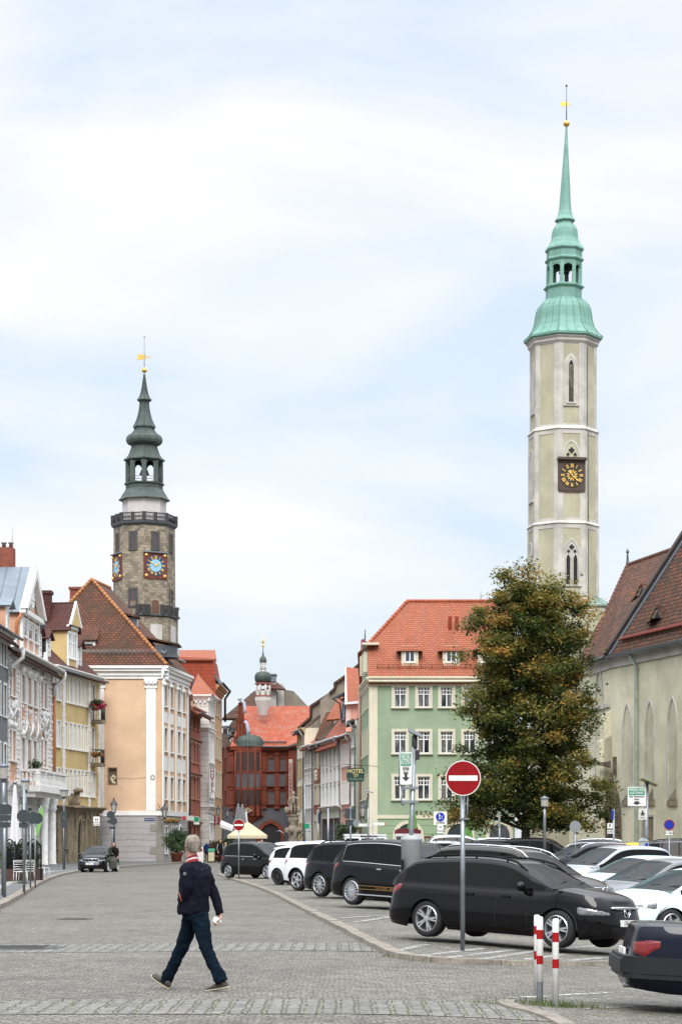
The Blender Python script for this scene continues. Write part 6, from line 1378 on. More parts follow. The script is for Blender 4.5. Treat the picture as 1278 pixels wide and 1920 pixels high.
def crossband(name, yL, yR, w, x0, x1, curve):
 n = 60; vs = []
 for i in range(n+1):
  t = i/n; x = x0+(x1-x0)*t; y = yL+(yR-yL)*t+curve(x)
  for k in range(5): Y = y+w*k/4; vs.append((x, Y, hh(x, Y)+.005))
 m = MB(); m.add(vs, [(i*5+k, (i+1)*5+k, (i+1)*5+k+1, i*5+k+1) for i in range(n) for k in range(4)]); o = m.build(name, BAND, None); o['kind'] = 'structure'; return o
crossband('drain_band_near', 20.15, 20.6, 1.9, -8, 2.3, lambda x: .35*sin((x+3)*.35)+.1*sin(x*1.3))
crossband('drain_band_far', 31.3, 33.0, 2.6, -12, 1.6, lambda x: .4*sin(x*.3))
GRS = M('grass', (.09, .12, .03), .8, var=.5, vs=8)
m = MB(); rr = random.Random(9)
def blade(m, x, y, h, z=None):
 z = hh(x, y)+.003 if z is None else z; a = rr.random()*6.28; d = Vector((cos(a), sin(a), 0))*.006; l = Vector((rr.uniform(-.4, .4)*h, rr.uniform(-.4, .4)*h, h)); p = Vector((x, y, z)); m.face([p-d, p+d, p+l])
for i in range(3300):
 x = -6.5+8.6*rr.random(); j = round(x/.185)*.185+rr.gauss(0, .008)
 if rr.random() < .62: y = 20.15+.45*(x+8)/10.3+.35*sin((x+3)*.35)+.1*sin(x*1.3)+rr.random()*1.9
 else: y = 31.4+1.7*(x+12)/13.6+.4*sin(x*.3)+rr.random()*2.5; 
 blade(m, j, y, .008+.014*rr.random())
g = m.build('joint_grass', GRS, None); g['kind'] = 'stuff'
MARK = Mplaster('worn_paint', (.40, .395, .38), .45, 6, streak=0, fine=1.0)
_nt = MARK.node_tree; _b = _nt.nodes['Principled BSDF']; _nt.links.new(ramp(_nt, noise(_nt, tcoord(_nt), 3.5, 8, .8, 1.2), .42, .56), _b.inputs['Alpha'])
for i, (a, b) in enumerate([((640, 1722), (820, 1711)), ((712, 1722), (800, 1706)), ((665, 1730), (760, 1716)), ((790, 1793), (905, 1779)), ((840, 1797), (960, 1782)), ((900, 1800), (1000, 1785)), ((985, 1800), (1060, 1790)), ((1060, 1803), (1140, 1796)), ((745, 1783), (800, 1772)), ((990, 1786), (1120, 1774))]):
 p, q = G(*a, .07), G(*b, .07); ribbon('bay_marking', [p, q], .17, MARK, .0725+i*.0003)
for a, b in (((960, 1873), (1140, 1862)), ((1085, 1893), (1240, 1885))): ribbon('bay_marking', [G(*a), G(*b)], .15, MARK, .006)
IK = smooth(flat([G(1150, 1872), G(1040, 1872), G(955, 1876), G(924, 1881), G(940, 1890), G(985, 1899), G(1010, 1908), G(1040, 1922), G(1080, 1950)]), 2)
kerbline('island_kerb', IK[len(IK)//3:], .2, .03, KERB, side=-1)
for px, py, rx in ((34, 1778, .75), (141, 1724, .40)):
 p = G(px, py); m = MB(); m.lathe([(rx, 0), (rx, .012), (rx*.86, .012), (rx*.86, .007), (rx*.8, .007), (rx*.8, .012), (.01, .012)], (p.x, p.y, hh(p.x, p.y)), 28, smooth=False)
 for i in range(-3, 4): m.box(p.x-rx*.6, p.x+rx*.6, p.y+i*rx*.2-.015, p.y+i*rx*.2+.015, hh(p.x, p.y)+.012, hh(p.x, p.y)+.018)
 o = m.build('manhole_cover', M('cast_iron', (.075, .072, .068), .6, .4, var=.3, vs=5), None); tag(o, ('large round iron manhole cover at the left edge of the road' if px < 100 else 'small iron manhole cover in the middle of the left lane'), 'manhole cover')
# ================================================================ cars
def mglass(name, tint, k, spec):
 m = M(name, (.004, .005, .005), .03, spec=spec); nt = m.node_tree; t = _n(nt, 'ShaderNodeBsdfTransparent'); t.inputs[0].default_value = tint+(1,); x = _n(nt, 'ShaderNodeMixShader'); x.inputs[0].default_value = k
 nt.links.new(nt.nodes['Principled BSDF'].outputs[0], x.inputs[1]); nt.links.new(t.outputs[0], x.inputs[2]); nt.links.new(x.outputs[0], nt.nodes['Material Output'].inputs[0]); return m
CGL = mglass('tinted_glass', (.30, .36, .36), .12, .13)
CGL2 = mglass('windscreen_glass', (.62, .74, .70), .60, .7)
SEAT = M('seat_cloth', (.03, .03, .032), .9)
PIL = M('pillar_black', (.006, .006, .006), .3, spec=.1)
TRIM = M('black_plastic', (.006, .006, .007), .7, spec=.15)
CHROME = M('chrome', (.62, .63, .65), .15, 1.0)
ALLOY = M('alloy', (.50, .51, .53), .3, .8)
LAMP = M('lamp_glass', (.22, .23, .24), .08, .5, coat=.6, var=.5, vs=14)
TAIL = M('tail_lamp', (.20, .006, .006), .2, coat=.25, var=.5, vs=18)
AMBER = M('amber_lamp', (.55, .15, .03), .15, coat=1)
PLATE = M('plate_white', (.68, .68, .66), .4)
def paint(name, c, metal=.0, rough=.3): return M('paint_'+name, c, rough, metal, coat=.5, var=.06, vs=1, spec=.03)
def rimmesh(R, n, style):
 m = MB(); r = R*.70
 m.lathe([(r*1.02, -.03), (r*1.04, .0), (r*.98, .012), (r*.93, -.01), (r*.90, -.06)], n=28, caps=False)
 for i in range(n):
  a = 2*pi*i/n; offs = (-.07, .07) if style == 'twin' else (0,)
  for o in offs:
   w0, w1 = (.028, .018) if style == 'twin' else ((.05, .028) if n < 7 else (.028, .016))
   d0 = Vector((cos(a), sin(a), 0)); d1 = Vector((cos(a+o*2.2), sin(a+o*2.2), 0)); t0 = Vector((-sin(a), cos(a), 0)); P0 = d0*r*.15; P1 = d1*r*.97
   m.hexa([P0-t0*w0+Vector((0, 0, -.05)), P1-t0*w1+Vector((0, 0, -.04)), P1+t0*w1+Vector((0, 0, -.04)), P0+t0*w0+Vector((0, 0, -.05)), P0-t0*w0*.7+Vector((0, 0, -.0)), P1-t0*w1*.7+Vector((0, 0, .002)), P1+t0*w1*.7+Vector((0, 0, .002)), P0+t0*w0*.7+Vector((0, 0, -.0))])
 m.lathe([(r*.24, -.04), (r*.22, .008), (.001, .012)], n=16)
 return m
_wm = {}
def wheel(root, x, side, y, R, n, style, rimmat):
 key = (R, n, style)
 if key not in _wm:
  t = MB(); w = .215; t.lathe([(R*.69, -w), (R*.92, -w), (R, -w*.86), (R, -w*.14), (R*.93, -.0), (R*.80, .008), (R*.71, -.0), (R*.70, -.05), (.001, -.06)], n=32)
  _wm[key] = (t.mesh('wheel', [RUB], sharp=50), rimmesh(R, n, style))
 te, rm = _wm[key]; k2 = key+(rimmat.name,)
 if k2 not in _wm: _wm[k2] = rm.mesh('rim', [rimmat], sharp=35)
 rot = (pi/2, 0, 0) if side < 0 else (-pi/2, 0, 0)
 o = inst(te, 'wheel', root, (x, y*side, R), rot=rot); inst(_wm[k2], 'rim', o); return o
TYPES = {
 'wagon': dict(L=4.70, W=1.78, H=1.46, ra=1.02, fa=.93, R=.325, roof=[(.10, .97), (.30, 1.16), (.52, 1.33), (.80, 1.405), (1.6, 1.455), (2.3, 1.45), (2.75, 1.38), (3.15, 1.21), (3.62, 1.0)], belt=[(0, .93), (1, .93), (3.4, .93), (3.7, .98), (4.2, .935), (4.55, .87), (4.7, .81)], pil=(1.05, 1.75, 2.52), wsx=2.72, rwx=.62, qx=.42, fr=(.58, .73), tr=(.72, .92)),
 'sedan': dict(L=4.74, W=1.74, H=1.43, ra=1.05, fa=.88, R=.31, roof=[(.95, .965), (1.25, 1.15), (1.52, 1.34), (1.9, 1.42), (2.5, 1.42), (2.9, 1.36), (3.5, .96)], belt=[(0, .90), (.08, .955), (.6, .975), (1, .97), (3.4, .93), (3.7, .93), (4.6, .80), (4.74, .74)], pil=(1.35, 2.3), wsx=2.85, rwx=1.6, qx=1.35, fr=(.58, .73), tr=(.60, .80)),
 'suv': dict(L=4.55, W=1.84, H=1.66, ra=.95, fa=.90, R=.355, roof=[(.10, 1.08), (.26, 1.30), (.48, 1.53), (.80, 1.62), (1.6, 1.66), (2.3, 1.64), (2.68, 1.56), (3.05, 1.37), (3.45, 1.12)], belt=[(0, 1.04), (1, 1.05), (3.2, 1.00), (3.5, 1.06), (4.1, .98), (4.45, .86), (4.55, .80)], pil=(1.05, 1.72, 2.5), wsx=2.68, rwx=.55, qx=.45, fr=(.70, .85), tr=(.84, 1.04)),
 'mpv': dict(L=4.35, W=1.80, H=1.62, ra=.78, fa=.88, R=.325, roof=[(.08, 1.02), (.20, 1.28), (.38, 1.48), (.65, 1.58), (1.4, 1.62), (2.1, 1.60), (2.55, 1.50), (3.0, 1.29), (3.62, .98)], belt=[(0, .98), (1, .97), (3.4, .93), (3.65, .94), (4.1, .82), (4.35, .68)], pil=(1.0, 1.7, 2.5), wsx=2.45, rwx=.46, qx=.38, fr=(.62, .78), tr=(.78, 1.0)),
 'hatch': dict(L=4.05, W=1.74, H=1.47, ra=.72, fa=.82, R=.315, roof=[(.10, .98), (.22, 1.17), (.42, 1.35), (.75, 1.44), (1.3, 1.47), (1.9, 1.46), (2.3, 1.38), (2.75, 1.19), (3.2, .96)], belt=[(0, .95), (1, .95), (3.0, .90), (3.3, .93), (3.75, .83), (4.05, .66)], pil=(.95, 1.0, 2.15), wsx=2.25, rwx=.5, qx=.42, fr=(.60, .76), tr=(.74, .94)),
}
def catmull(tab, n):
 out = []; P = [Vector((a, b, 0)) for a, b in tab]; P = [P[0]*2-P[1]]+P+[P[-1]*2-P[-2]]
 tot = len(P)-3
 for i in range(tot):
  for k in range(n):
   t = k/n; a, b, c, d = P[i:i+4]
   out.append(.5*((2*b)+(c-a)*t+(2*a-5*b+4*c-d)*t*t+(3*b-a-3*c+d)*t**3))
 out.append(P[-2]); return [(p.x, p.y) for p in out]
def car(name, label, kind, pos, yaw, mat, rims=(5, 'five', None), rails=0, scale=1.0, plate=None, chrome=0, group='cars parked on the square', cat='car', H=None, L=None, cladding=0, detail=1, roofmat=None, emblem=None, mirror=None, lowmat=None, spoiler=0):
 T = dict(TYPES[kind]); kz = (H/T['H']) if H else 1; kx = (L/T['L']) if L else 1
 Lc, Wc = T['L']*kx, T['W']; R = T['R']; roof = catmull([(a*kx, b*kz) for a, b in T['roof']], 5); belt = [(a*kx, b*kz) for a, b in catmull(T['belt'], 4)]
 r = thing(name, label, cat, pos, yaw, group); r.scale = (scale,)*3
 xr_, xf_ = T['ra']*kx, Lc-T['fa']*kx; x0 = Lc/2
 rimmat = rims[2] or ALLOY
 Ra = R*1.13; zb0 = (.20 if kind == 'suv' else .165)*kz
 side = []; bs = [0, .2, .4, .55, .66, .74, .80, .85, .89]
 nr, nf = 7, 4.2
 cols = [(-(1-b**nr)**(1/nr), b) for b in bs]; a0 = cols[-1][0]; fro = [((1-b**nf)**(1/nf), b) for b in bs][::-1]; a1 = fro[0][0]
 st = set(); x = a0+.02
 for c_, in ((xr_,), (xf_,)):
  for k in range(-10, 11): st.add(round((c_+Ra*sin(k/10*pi/2)-x0)/x0, 4))
 k = a0+.025
 while k < a1-.01:
  if all(abs(k-s) > .012 for s in st): st.add(round(k, 4))
  k += .04
 st = sorted(s for s in st if a0+.01 < s < a1-.01)
 for s in st: n_ = nr if s < 0 else nf; cols.append((s, (1-abs(s)**n_)**(1/n_)))
 cols += fro
 K = 13; wt = [(0, .90), (.06, .955), (.2, .985), (.45, 1.0), (.62, .995), (.78, .975), (.92, .945), (1, .915)]
 rt = [(0, .10), (.08, .03), (.2, .0), (.42, .0), (.5, .035), (.8, .06), (1, .10)]
 ft = [(0, .12), (.1, .03), (.25, .0), (.48, .0), (.62, .03), (.8, .07), (1, .15)]
 def surf(ci, f, sd):
  a, b = cols[ci]; xx = x0+a*x0; zs = interp(belt, xx); zb = zb0+.05*max(0, abs(a)-.8)*5
  for c_ in (xr_, xf_):
   if abs(xx-c_) < Ra: zb = max(zb, R*.96+sqrt(max(0, Ra*Ra-(xx-c_)**2)))
  z = zb+(zs-zb)*f; fz = (z-zb0)/(zs-zb0)
  ins = interp(rt, fz) if a < 0 else interp(ft, fz); e = abs(a)**3
  X = x0+a*(x0-ins*e); w = Wc/2*interp(wt, fz)
  if a > .3: w *= 1-.05*((a-.3)/.7)**2
  return Vector((X-x0, b*w*sd, z))
 n = len(cols); parts = {}
 def cls(c):
  x = c.x+x0
  if cladding and c.z < .36: return 'lower_trim'
  if lowmat and c.z < .42 and (x < .6 or x > Lc-.5): return 'bumper'
  return 'body'
 V = {}; mbs = {}
 def put(pts, nm=None):
  c = sum(pts, Vector((0, 0, 0)))/len(pts); nm = nm or cls(c); mbs.setdefault(nm, MB()).face(pts, 0, True)
 for sd in (1, -1):
  G_ = [[surf(i, k/K, sd) for k in range(K+1)] for i in range(n)]
  for i in range(n-1):
   for k in range(K):
    q = [G_[i][k], G_[i+1][k], G_[i+1][k+1], G_[i][k+1]]
    put(q if sd < 0 else q[::-1])
  if sd > 0: GL_ = G_
  else: GR_ = G_
 D_ = 8
 for i in range(n-1):
  def row(i):
   a, b = GR_[i][K], GL_[i][K]; hx = a.x+x0; cr = (.055 if hx > xf_-1.2 else .04)*min(1, (b.y-a.y)/1.2)
   return [a.lerp(b, k/D_)+Vector((0, 0, cr*(1-(2*k/D_-1)**4)*(1 if 0 < k < D_ else 0))) for k in range(D_+1)]
  A_, B_ = row(i), row(i+1)
  for k in range(D_): put([A_[k], B_[k], B_[k+1], A_[k+1]], 'body')
 mbs['body'].face([GR_[i][0] for i in range(n)][::-1] and [Vector((-x0+.3, -Wc*.4, .22)), Vector((-x0+.3, Wc*.4, .22)), Vector((x0-.3, Wc*.4, .22)), Vector((x0-.3, -Wc*.4, .22))])
 xs_ = [p[0] for p in roof]; zs_ = [p[1] for p in roof]; prof = []
 xa, xb = xs_[0], xs_[-1]; N = 46; brk = sorted(set([xa+(xb-xa)*i/N for i in range(N+1)]+[p*kx+d for p in T['pil'] for d in (-.035, .035)]+[T['wsx']*kx, T['rwx']*kx, T['qx']*kx]))
 rt_ = list(zip(xs_, zs_))
 def sec(x, sd):
  zr = interp(rt_, x); zs = interp(belt, x); h = max(0, zr-zs); s = min(1, h/.28)
  ci = min(1, max(-1, (x-x0)/x0)); nn = nr if ci < 0 else nf; wp = Wc/2*.915*(max(0, 1-abs(ci)**nn))**(1/nn)*(1-.05*(max(0, ci-.3)/.7)**2)-.012
  w = lambda z: (wp-.30*(z-zs)*(1 if kind != 'suv' else .85)-.10*max(0, z-zs)**2)
  zz = [zs-.05, zs+.035*s, zr-.10*s, zr-.05*s]; pts = [Vector((x-x0, w(z)*sd, z)) for z in zz]
  wt_ = w(zr-.05*s); pts += [Vector((x-x0, (wt_-.045*s)*sd, zr-.018*s)), Vector((x-x0, wt_*.72*sd, zr+.004*s)), Vector((x-x0, wt_*.36*sd, zr+.016*s)), Vector((x-x0, 0, zr+.02*s))]
  return pts, h
 S_ = [(x, sec(x, 1), sec(x, -1)) for x in brk]
 sidenames = ['rear_quarter_window', 'rear_side_window', 'front_side_window'] if len(T['pil']) == 3 else ['rear_side_window', 'front_side_window']
 for (xA, PA, QA), (xB, PB, QB) in zip(S_, S_[1:]):
  xm = .5*(xA+xB); h = min(PA[1], PB[1])
  for sd, A_, B_ in ((1, PA[0], PB[0]), (-1, QA[0], QB[0])):
   for k in range(7):
    q = [A_[k], B_[k], B_[k+1], A_[k+1]]; q = q if sd < 0 else q[::-1]; nm = 'body'
    if k == 1 and h > .13 and xm > T['qx']*kx:
     idx = sum(1 for p in T['pil'] if xm > p*kx)
     if any(abs(xm-p*kx) < .036 for p in T['pil']): nm = 'pillars'
     else: nm = sidenames[min(idx, len(T['pil']))-0 if idx < len(sidenames) else len(sidenames)-1]+('_l' if sd > 0 else '_r')
    elif k >= 4 and xm > T['wsx']*kx and h > .05: nm = 'windscreen'
    elif k >= 4 and xm < T['rwx']*kx and h > .06: nm = 'rear_window'
    elif roofmat and k >= 3: nm = 'roof'
    put(q, nm)
 gm = {'body': mat, 'lower_trim': TRIM, 'bumper': lowmat or TRIM, 'pillars': PIL, 'windscreen': CGL2, 'rear_window': CGL, 'roof': roofmat or mat}
 bo = None
 for nm, mb in sorted(mbs.items()):
  base = nm[:-2] if nm[-2:] in ('_l', '_r') else nm
  mm = gm.get(base) or CGL
  o = mb.build(base, mm, r, local=True)
  bm = bmesh.new(); bm.from_mesh(o.data); bmesh.ops.remove_doubles(bm, verts=bm.verts, dist=.0008); bmesh.ops.dissolve_degenerate(bm, dist=.0005, edges=bm.edges); bm.to_mesh(o.data); bm.free()
  o.data.set_sharp_from_angle(angle=radians(38))
  if base == 'body': bo = o
 def pt(j, z, sd, off):
  i = int(min(n-2, max(0, floor(j)))); t = j-i; a, b = cols[i], cols[i+1]; xx = x0+(a[0]+(b[0]-a[0])*t)*x0; zs = interp(belt, xx); zb = zb0; f = (z-zb)/(zs-zb)
  p = surf(i, f, sd).lerp(surf(i+1, f, sd), t); p.z = z; q = surf(i, f, sd)-surf(i+1, f, sd); q.z = 0; nrm = Vector((q.y, -q.x, 0))*(-sd)
  if nrm.length > 0: nrm.normalize()
  if nrm.dot(Vector((p.x, p.y, 0))) < 0: nrm = -nrm
  return p+nrm*off
 def jx(x): return min(range(9, n-9), key=lambda i: abs(x0+cols[i][0]*x0-x))
 def patch(nm, j0, j1, lo, hi, mm, sd, off=.006, mb=None):
  own = mb is None; mb = mb or MB(); NU, NV = 14, 4; g = []
  for u in range(NU+1):
   t = u/NU; z0, z1 = interp(lo, t), interp(hi, t); g.append([pt(j0+(j1-j0)*t, z0+(z1-z0)*v/NV, sd, off*(0 if v in (0, NV) or u in (0, NU) else 1)+.001) for v in range(NV+1)])
  for u in range(NU):
   for v in range(NV):
    q = [g[u][v], g[u+1][v], g[u+1][v+1], g[u][v+1]]; mb.face(q if sd < 0 else q[::-1], 0, True)
  return mb.build(nm, mm, r, local=True) if own else mb
 f0, f1 = T['fr'][0]*kz, T['fr'][1]*kz; t0, t1 = T['tr'][0]*kz, T['tr'][1]*kz
 for sd in (1, -1):
  patch('headlight', jx(Lc-.60), n-3.6, [(0, f1-.045), (.35, f0+.01), (1, f0+.02)], [(0, f1-.005), (.3, f1), (.8, f1-.05), (1, f1-.085)], LAMP, sd)
  patch('taillight', 4.2, jx(.34), [(0, t0+.05), (.6, t0), (1, t0+.12)], [(0, t1-.03), (.7, t1), (1, t1-.005)], TAIL, sd)
 g_ = MB()
 for sd in (1, -1): patch('', n-3.3, n-1, [(0, f0+.02), (1, f0-.02)], [(0, f1-.06), (1, f1-.07)], None, sd, .003, g_); patch('', n-4, n-1, [(0, .30), (1, .28)], [(0, .40), (1, .42)], None, sd, .003, g_)
 g_.build('grille', TRIM, r, local=True)
 m = MB(); m.box(-x0+.35, x0-.4, -Wc/2+.27, Wc/2-.27, .2, .80*kz)
 for c_ in (xr_, xf_):
  for sd in (-1, 1):
   W_ = [(c_-x0+(Ra+.02)*cos(pi*k/12), R+(Ra+.02)*sin(pi*k/12)) for k in range(13)]; m.add([(x, sd*(Wc/2-e), z) for e in (.30, .05) for x, z in W_], [(k, k+1, k+14, k+13) for k in range(12)])
 m.build('wheel_wells', SHADE, r, local=True)
 for c_ in (xr_, xf_):
  for sd in (-1, 1): wheel(r, c_-x0, sd, Wc/2-.045, R, rims[0], rims[1], rimmat)
 m = MB(); zf = interp(belt, T['pil'][-1]*kx)
 for xs0, ys in ((T['wsx']*kx-.75, (-.38, .38)), (T['wsx']*kx-1.65, (-.42, 0, .42))):
  for y in ys: m.hexa([Vector(v) for v in ((xs0-x0-.10, y-.22, zf-.1), (xs0-x0+.05, y-.22, zf-.1), (xs0-x0+.05, y+.22, zf-.1), (xs0-x0-.10, y+.22, zf-.1), (xs0-x0-.20, y-.17, zf+.17), (xs0-x0-.08, y-.17, zf+.17), (xs0-x0-.08, y+.17, zf+.17), (xs0-x0-.20, y+.17, zf+.17))]); m.ball((xs0-x0-.16, y, zf+.25), .10, 6, sq=(.5, 1.1, .8))
 c = Vector((T['wsx']*kx-.25-x0, .38, zf+.06)); m.tube([c+Vector((.07*sin(k*pi/6), .18*cos(k*pi/6), .17*sin(k*pi/6))) for k in range(13)], .015, 5); m.build('seats', SEAT, r, local=True)
 def onside(x, z, sd, off=.0):
  a = (x-x0)/x0; j = min(range(n), key=lambda i: abs(cols[i][0]-a)); zs = interp(belt, x)
  zb = zb0
  for c_ in (xr_, xf_):
   if abs(x-c_) < Ra: zb = max(zb, R*.96+sqrt(max(0, Ra*Ra-(x-c_)**2)))
  f = (z-zb)/(zs-zb); p = surf(j, f, sd); fz = (z-zb0)/(zs-zb0); b = (1-abs(a)**(nr if a < 0 else nf))**(1/(nr if a < 0 else nf)); w = Wc/2*interp(wt, fz)*b
  if a > .3: w *= 1-.05*((a-.3)/.7)**2
  return Vector((x-x0, (w+off)*sd, z))
 if detail:
  for sd in (1, -1):
   m = MB()
   for xd in [p*kx for p in T['pil'][-2:]]+[T['wsx']*kx+.45]:
    zs = interp(belt, xd); zl = .28
    if abs(xd-xr_) < Ra: zl = R+Ra*.75
    if abs(xd-xf_) < Ra: zl = R+Ra*.75
    pts = [onside(xd, zl+(zs-zl)*k/6, sd, .0012) for k in range(7)]
    for a, b in zip(pts, pts[1:]):
     e = Vector((.004, 0, 0)); q = [a-e, a+e, b+e, b-e]; m.face(q if sd < 0 else q[::-1])
   m.build('door_seams', SHADE, bo, local=True)
   m = MB()
   for xd in [p*kx+.10 for p in T['pil'][-2:]]: p = onside(xd, .86*kz*(T['belt'][1][1]/.97), sd, .012); m.box(p.x-.0, p.x+.17, min(p.y, p.y+.02*sd), max(p.y, p.y+.02*sd), p.z-.018, p.z+.014)
   m.build('door_handles', CHROME if chrome else mat, bo, local=True)
   xm = T['wsx']*kx+.33; p = onside(xm, interp(belt, xm)-.02, sd); m = MB()
   m.ball((p.x+.02, p.y+.13*sd, p.z+.10), .095, 10, sq=(.75, 1.05, .85)); m.box(p.x-.02, p.x+.05, min(p.y-.03*sd, p.y+.1*sd), max(p.y-.03*sd, p.y+.1*sd), p.z+.02, p.z+.07); m.build('wing_mirror', mirror or mat, r, local=True)
   if chrome:
    m = MB(); pts = [sec(x, sd)[0][1]+Vector((0, .006*sd, -.01)) for x in brk if T['qx']*kx+.05 < x < T['wsx']*kx+.55]; m.tube(pts, .011, 5)
    if chrome > 1: pts = [sec(x, sd)[0][2]+Vector((0, .004*sd, 0)) for x in brk if T['qx']*kx+.02 < x < T['wsx']*kx+.1]; m.tube([sec(T['qx']*kx+.05, sd)[0][1]]+pts, .014, 5)
    m.build('window_trim', CHROME, bo, local=True)
   if cladding:
    m = MB()
    for c_ in (xr_, xf_): m.tube([onside(c_+Ra*1.03*cos(pi*k/14), R*.96+Ra*1.03*sin(pi*k/14), sd, .004) for k in range(1, 14)], .03, 6)
    m.build('arch_trim', TRIM, bo, local=True)
  m = MB()    # wipers and aerial
  for y0, y1 in ((-.55, .05), (.1, .65)):
   xw = xb-.12; a = sec(xw, 1)[0][-1]; m.tube([Vector((a.x, y0, a.z-.02)), Vector((a.x-.12, y1, a.z+.07))], .008, 4)
  xa_ = T['rwx']*kx+.12; za_ = interp(rt_, xa_)+.02; m.tube([(xa_-x0, 0, za_), (xa_-x0-.30, .0, za_+.42 if detail > 1 else za_+.12)], .006, 4)
  m.build('wipers', TRIM, bo, local=True)
 if rails:
  for sd in (1, -1):
   m = MB(); X_ = [T['rwx']*kx+.1+(T['wsx']*kx-T['rwx']*kx+.15)*k/10 for k in range(11)]
   pts = []
   for k, x in enumerate(X_):
    p = sec(x, sd)[0][4]; pts.append(p+Vector((0, -.03*sd, .05 if 0 < k < 10 else .0)))
   m.tube(pts, .020, 6)
   for k in (2, 5, 8): m.tube([pts[k]-Vector((0, 0, .055)), pts[k]], .018, 5)
   m.build('roof_rail', (CHROME if rails > 1 else TRIM), r, local=True)
 if spoiler:
  m = MB(); p = sec(T['rwx']*kx-.02, 1)[0]; w = p[4].y; z = p[5].z; x = p[5].x; m.hexa([Vector(v) for v in ((x-.2, -w, z-.07), (x+.05, -w, z-.03), (x+.05, w, z-.03), (x-.2, w, z-.07), (x-.22, -w, z-.03), (x+.05, -w, z+.01), (x+.05, w, z+.01), (x-.22, w, z-.03))]); m.build('spoiler', mat, r, local=True)
 for e, t_ in ((1, plate if isinstance(plate, str) else ''), (-1, '')):
  if e > 0: px_ = x0-.0; zp = .48*kz
  else: px_ = -x0; zp = (.62 if kind != 'wagon' else .78)*kz
  m = MB(); m.box(min(px_-.02*e, px_+.012*e), max(px_-.02*e, px_+.012*e), -.26, .26, zp-.055, zp+.055); o = m.build('number_plate', PLATE, r, local=True)
  m = MB(); m.box(min(px_+.012*e, px_+.014*e), max(px_+.012*e, px_+.014*e), *sorted((-.26*e*-1, -.215*e*-1)), zp-.055, zp+.055); m.build('plate_band', SIGNB, o, local=True)
  if t_: text(o, 'plate_letters', t_, .105, SIGNK, (px_+.0135*e, .02, zp), (pi/2, 0, pi/2*e), ext=.001, sx=.82)
 if emblem:
  m = MB(); c = Vector((x0-.045, 0, (T['fr'][0]+.075)*kz)); s = .085 if emblem != 'ring' else .095
  m.tube([c+Vector((0, s*1.15*cos(k*pi/10), s*sin(k*pi/10))) for k in range(21)], .012, 6)
  if emblem == 'wing': m.tube([c+Vector((.005, -.08, .03)), c+Vector((.01, -.03, -.0)), c+Vector((.01, 0, -.04)), c+Vector((.01, .03, 0)), c+Vector((.005, .08, .03))], .011, 5)
  if emblem == 'bar': m.tube([c+Vector((.01, -.30, -.10)), c+Vector((.01, .30, .10))], .011, 5); m.tube([c+Vector((.01, s*.8, s*.8)), c+Vector((.01, s*1.3, s*1.4))], .012, 5)
  m.build('emblem', CHROME, r, local=True)
  m = MB(); h0, h1 = T['fr'][0]*kz-.01, T['fr'][1]*kz; w0 = Wc*.25
  if emblem in ('wing',): m.tube([Vector((x0-.10, -w0, h1)), Vector((x0-.045, -w0*.6, h1+.005)), Vector((x0-.03, 0, h1+.01)), Vector((x0-.045, w0*.6, h1+.005)), Vector((x0-.10, w0, h1))], .022, 6)
  else: m.tube([Vector((x0-.09, -w0, h0)), Vector((x0-.03, -w0*.8, h0-.01)), Vector((x0-.02, w0*.8, h0-.01)), Vector((x0-.09, w0, h0)), Vector((x0-.12, w0, h1)), Vector((x0-.06, w0*.8, h1)), Vector((x0-.06, -w0*.8, h1)), Vector((x0-.12, -w0, h1)), Vector((x0-.09, -w0, h0))], .014, 5)
  m.build('grille_frame', CHROME, r, local=True)
 return r
def place(kind, px, py, yaw, axle='r', side=-1, up=.068, L=None, scale=1.0):
 """where the car's centre must be for its near wheel to touch the ground at a pixel"""
 T = TYPES[kind]; kx = (L/T['L']) if L else 1; g = G(px, py, up); xa = (T['ra']*kx-T['L']*kx/2) if axle == 'r' else (T['L']*kx/2-T['fa']*kx)
 y = yaw; d = Vector((xa*cos(y)-side*(T['W']/2-.1)*sin(y), xa*sin(y)+side*(T['W']/2-.1)*cos(y), 0))*scale
 c = g-d; return Vector((c.x, c.y, g.z))
def tilt(o, pos):
 """lay the car on the sloping ground"""
 e = .8; n = Vector((-(hh(pos.x+e, pos.y)-hh(pos.x-e, pos.y))/(2*e), -(hh(pos.x, pos.y+e)-hh(pos.x, pos.y-e))/(2*e), 1)).normalized()
 q = Vector((0, 0, 1)).rotation_difference(n) @ Matrix.Rotation(o.rotation_euler.z, 3, 'Z').to_quaternion()
 o.rotation_euler = q.to_euler(); return o
BLK = paint('black', (.002, .002, .0024)); BLK2 = paint('black_violet', (.0035, .003, .0042), .3); WHT = paint('white', (.62, .64, .66)); SIL = paint('silver', (.36, .38, .40), .6, .3); GRY_ = paint('grey', (.16, .16, .165), .6, .3)
DGR = paint('dark_grey', (.035, .036, .04), .4, .3); NAVY = paint('navy', (.002, .0035, .012), .2); ICE = paint('ice_white', (.60, .70, .72)); REDP = paint('red', (.33, .01, .02)); ANTH = paint('anthracite', (.05, .045, .04), .5, .3); BLUE = paint('blue', (.02, .10, .45)); YELP = paint('yellow', (.72, .45, .02))
def pcar(name, label, kind, px, py, yawdeg, mat, axle='r', side=-1, up=.068, **k):
 yw = radians(yawdeg); p = place(kind, px, py, yw, axle, side, up, k.get('L'), k.get('scale', 1.0)); o = car(name, label, kind, p, yw, mat, **k); return tilt(o, p)
NN = 'parked_car'
pcar(NN, 'black tall hatchback, farthest car of the row along the kerb, chrome line under its windows', 'mpv', 429, 1647, -48, BLK, chrome=1, rims=(5, 'twin', None))
pcar(NN, 'white hatchback with dark wheels between the black tall hatchback and the white off-roader', 'hatch', 522, 1660, -46, WHT, rims=(7, 'five', BLACK), L=4.3, H=1.52, spoiler=1)
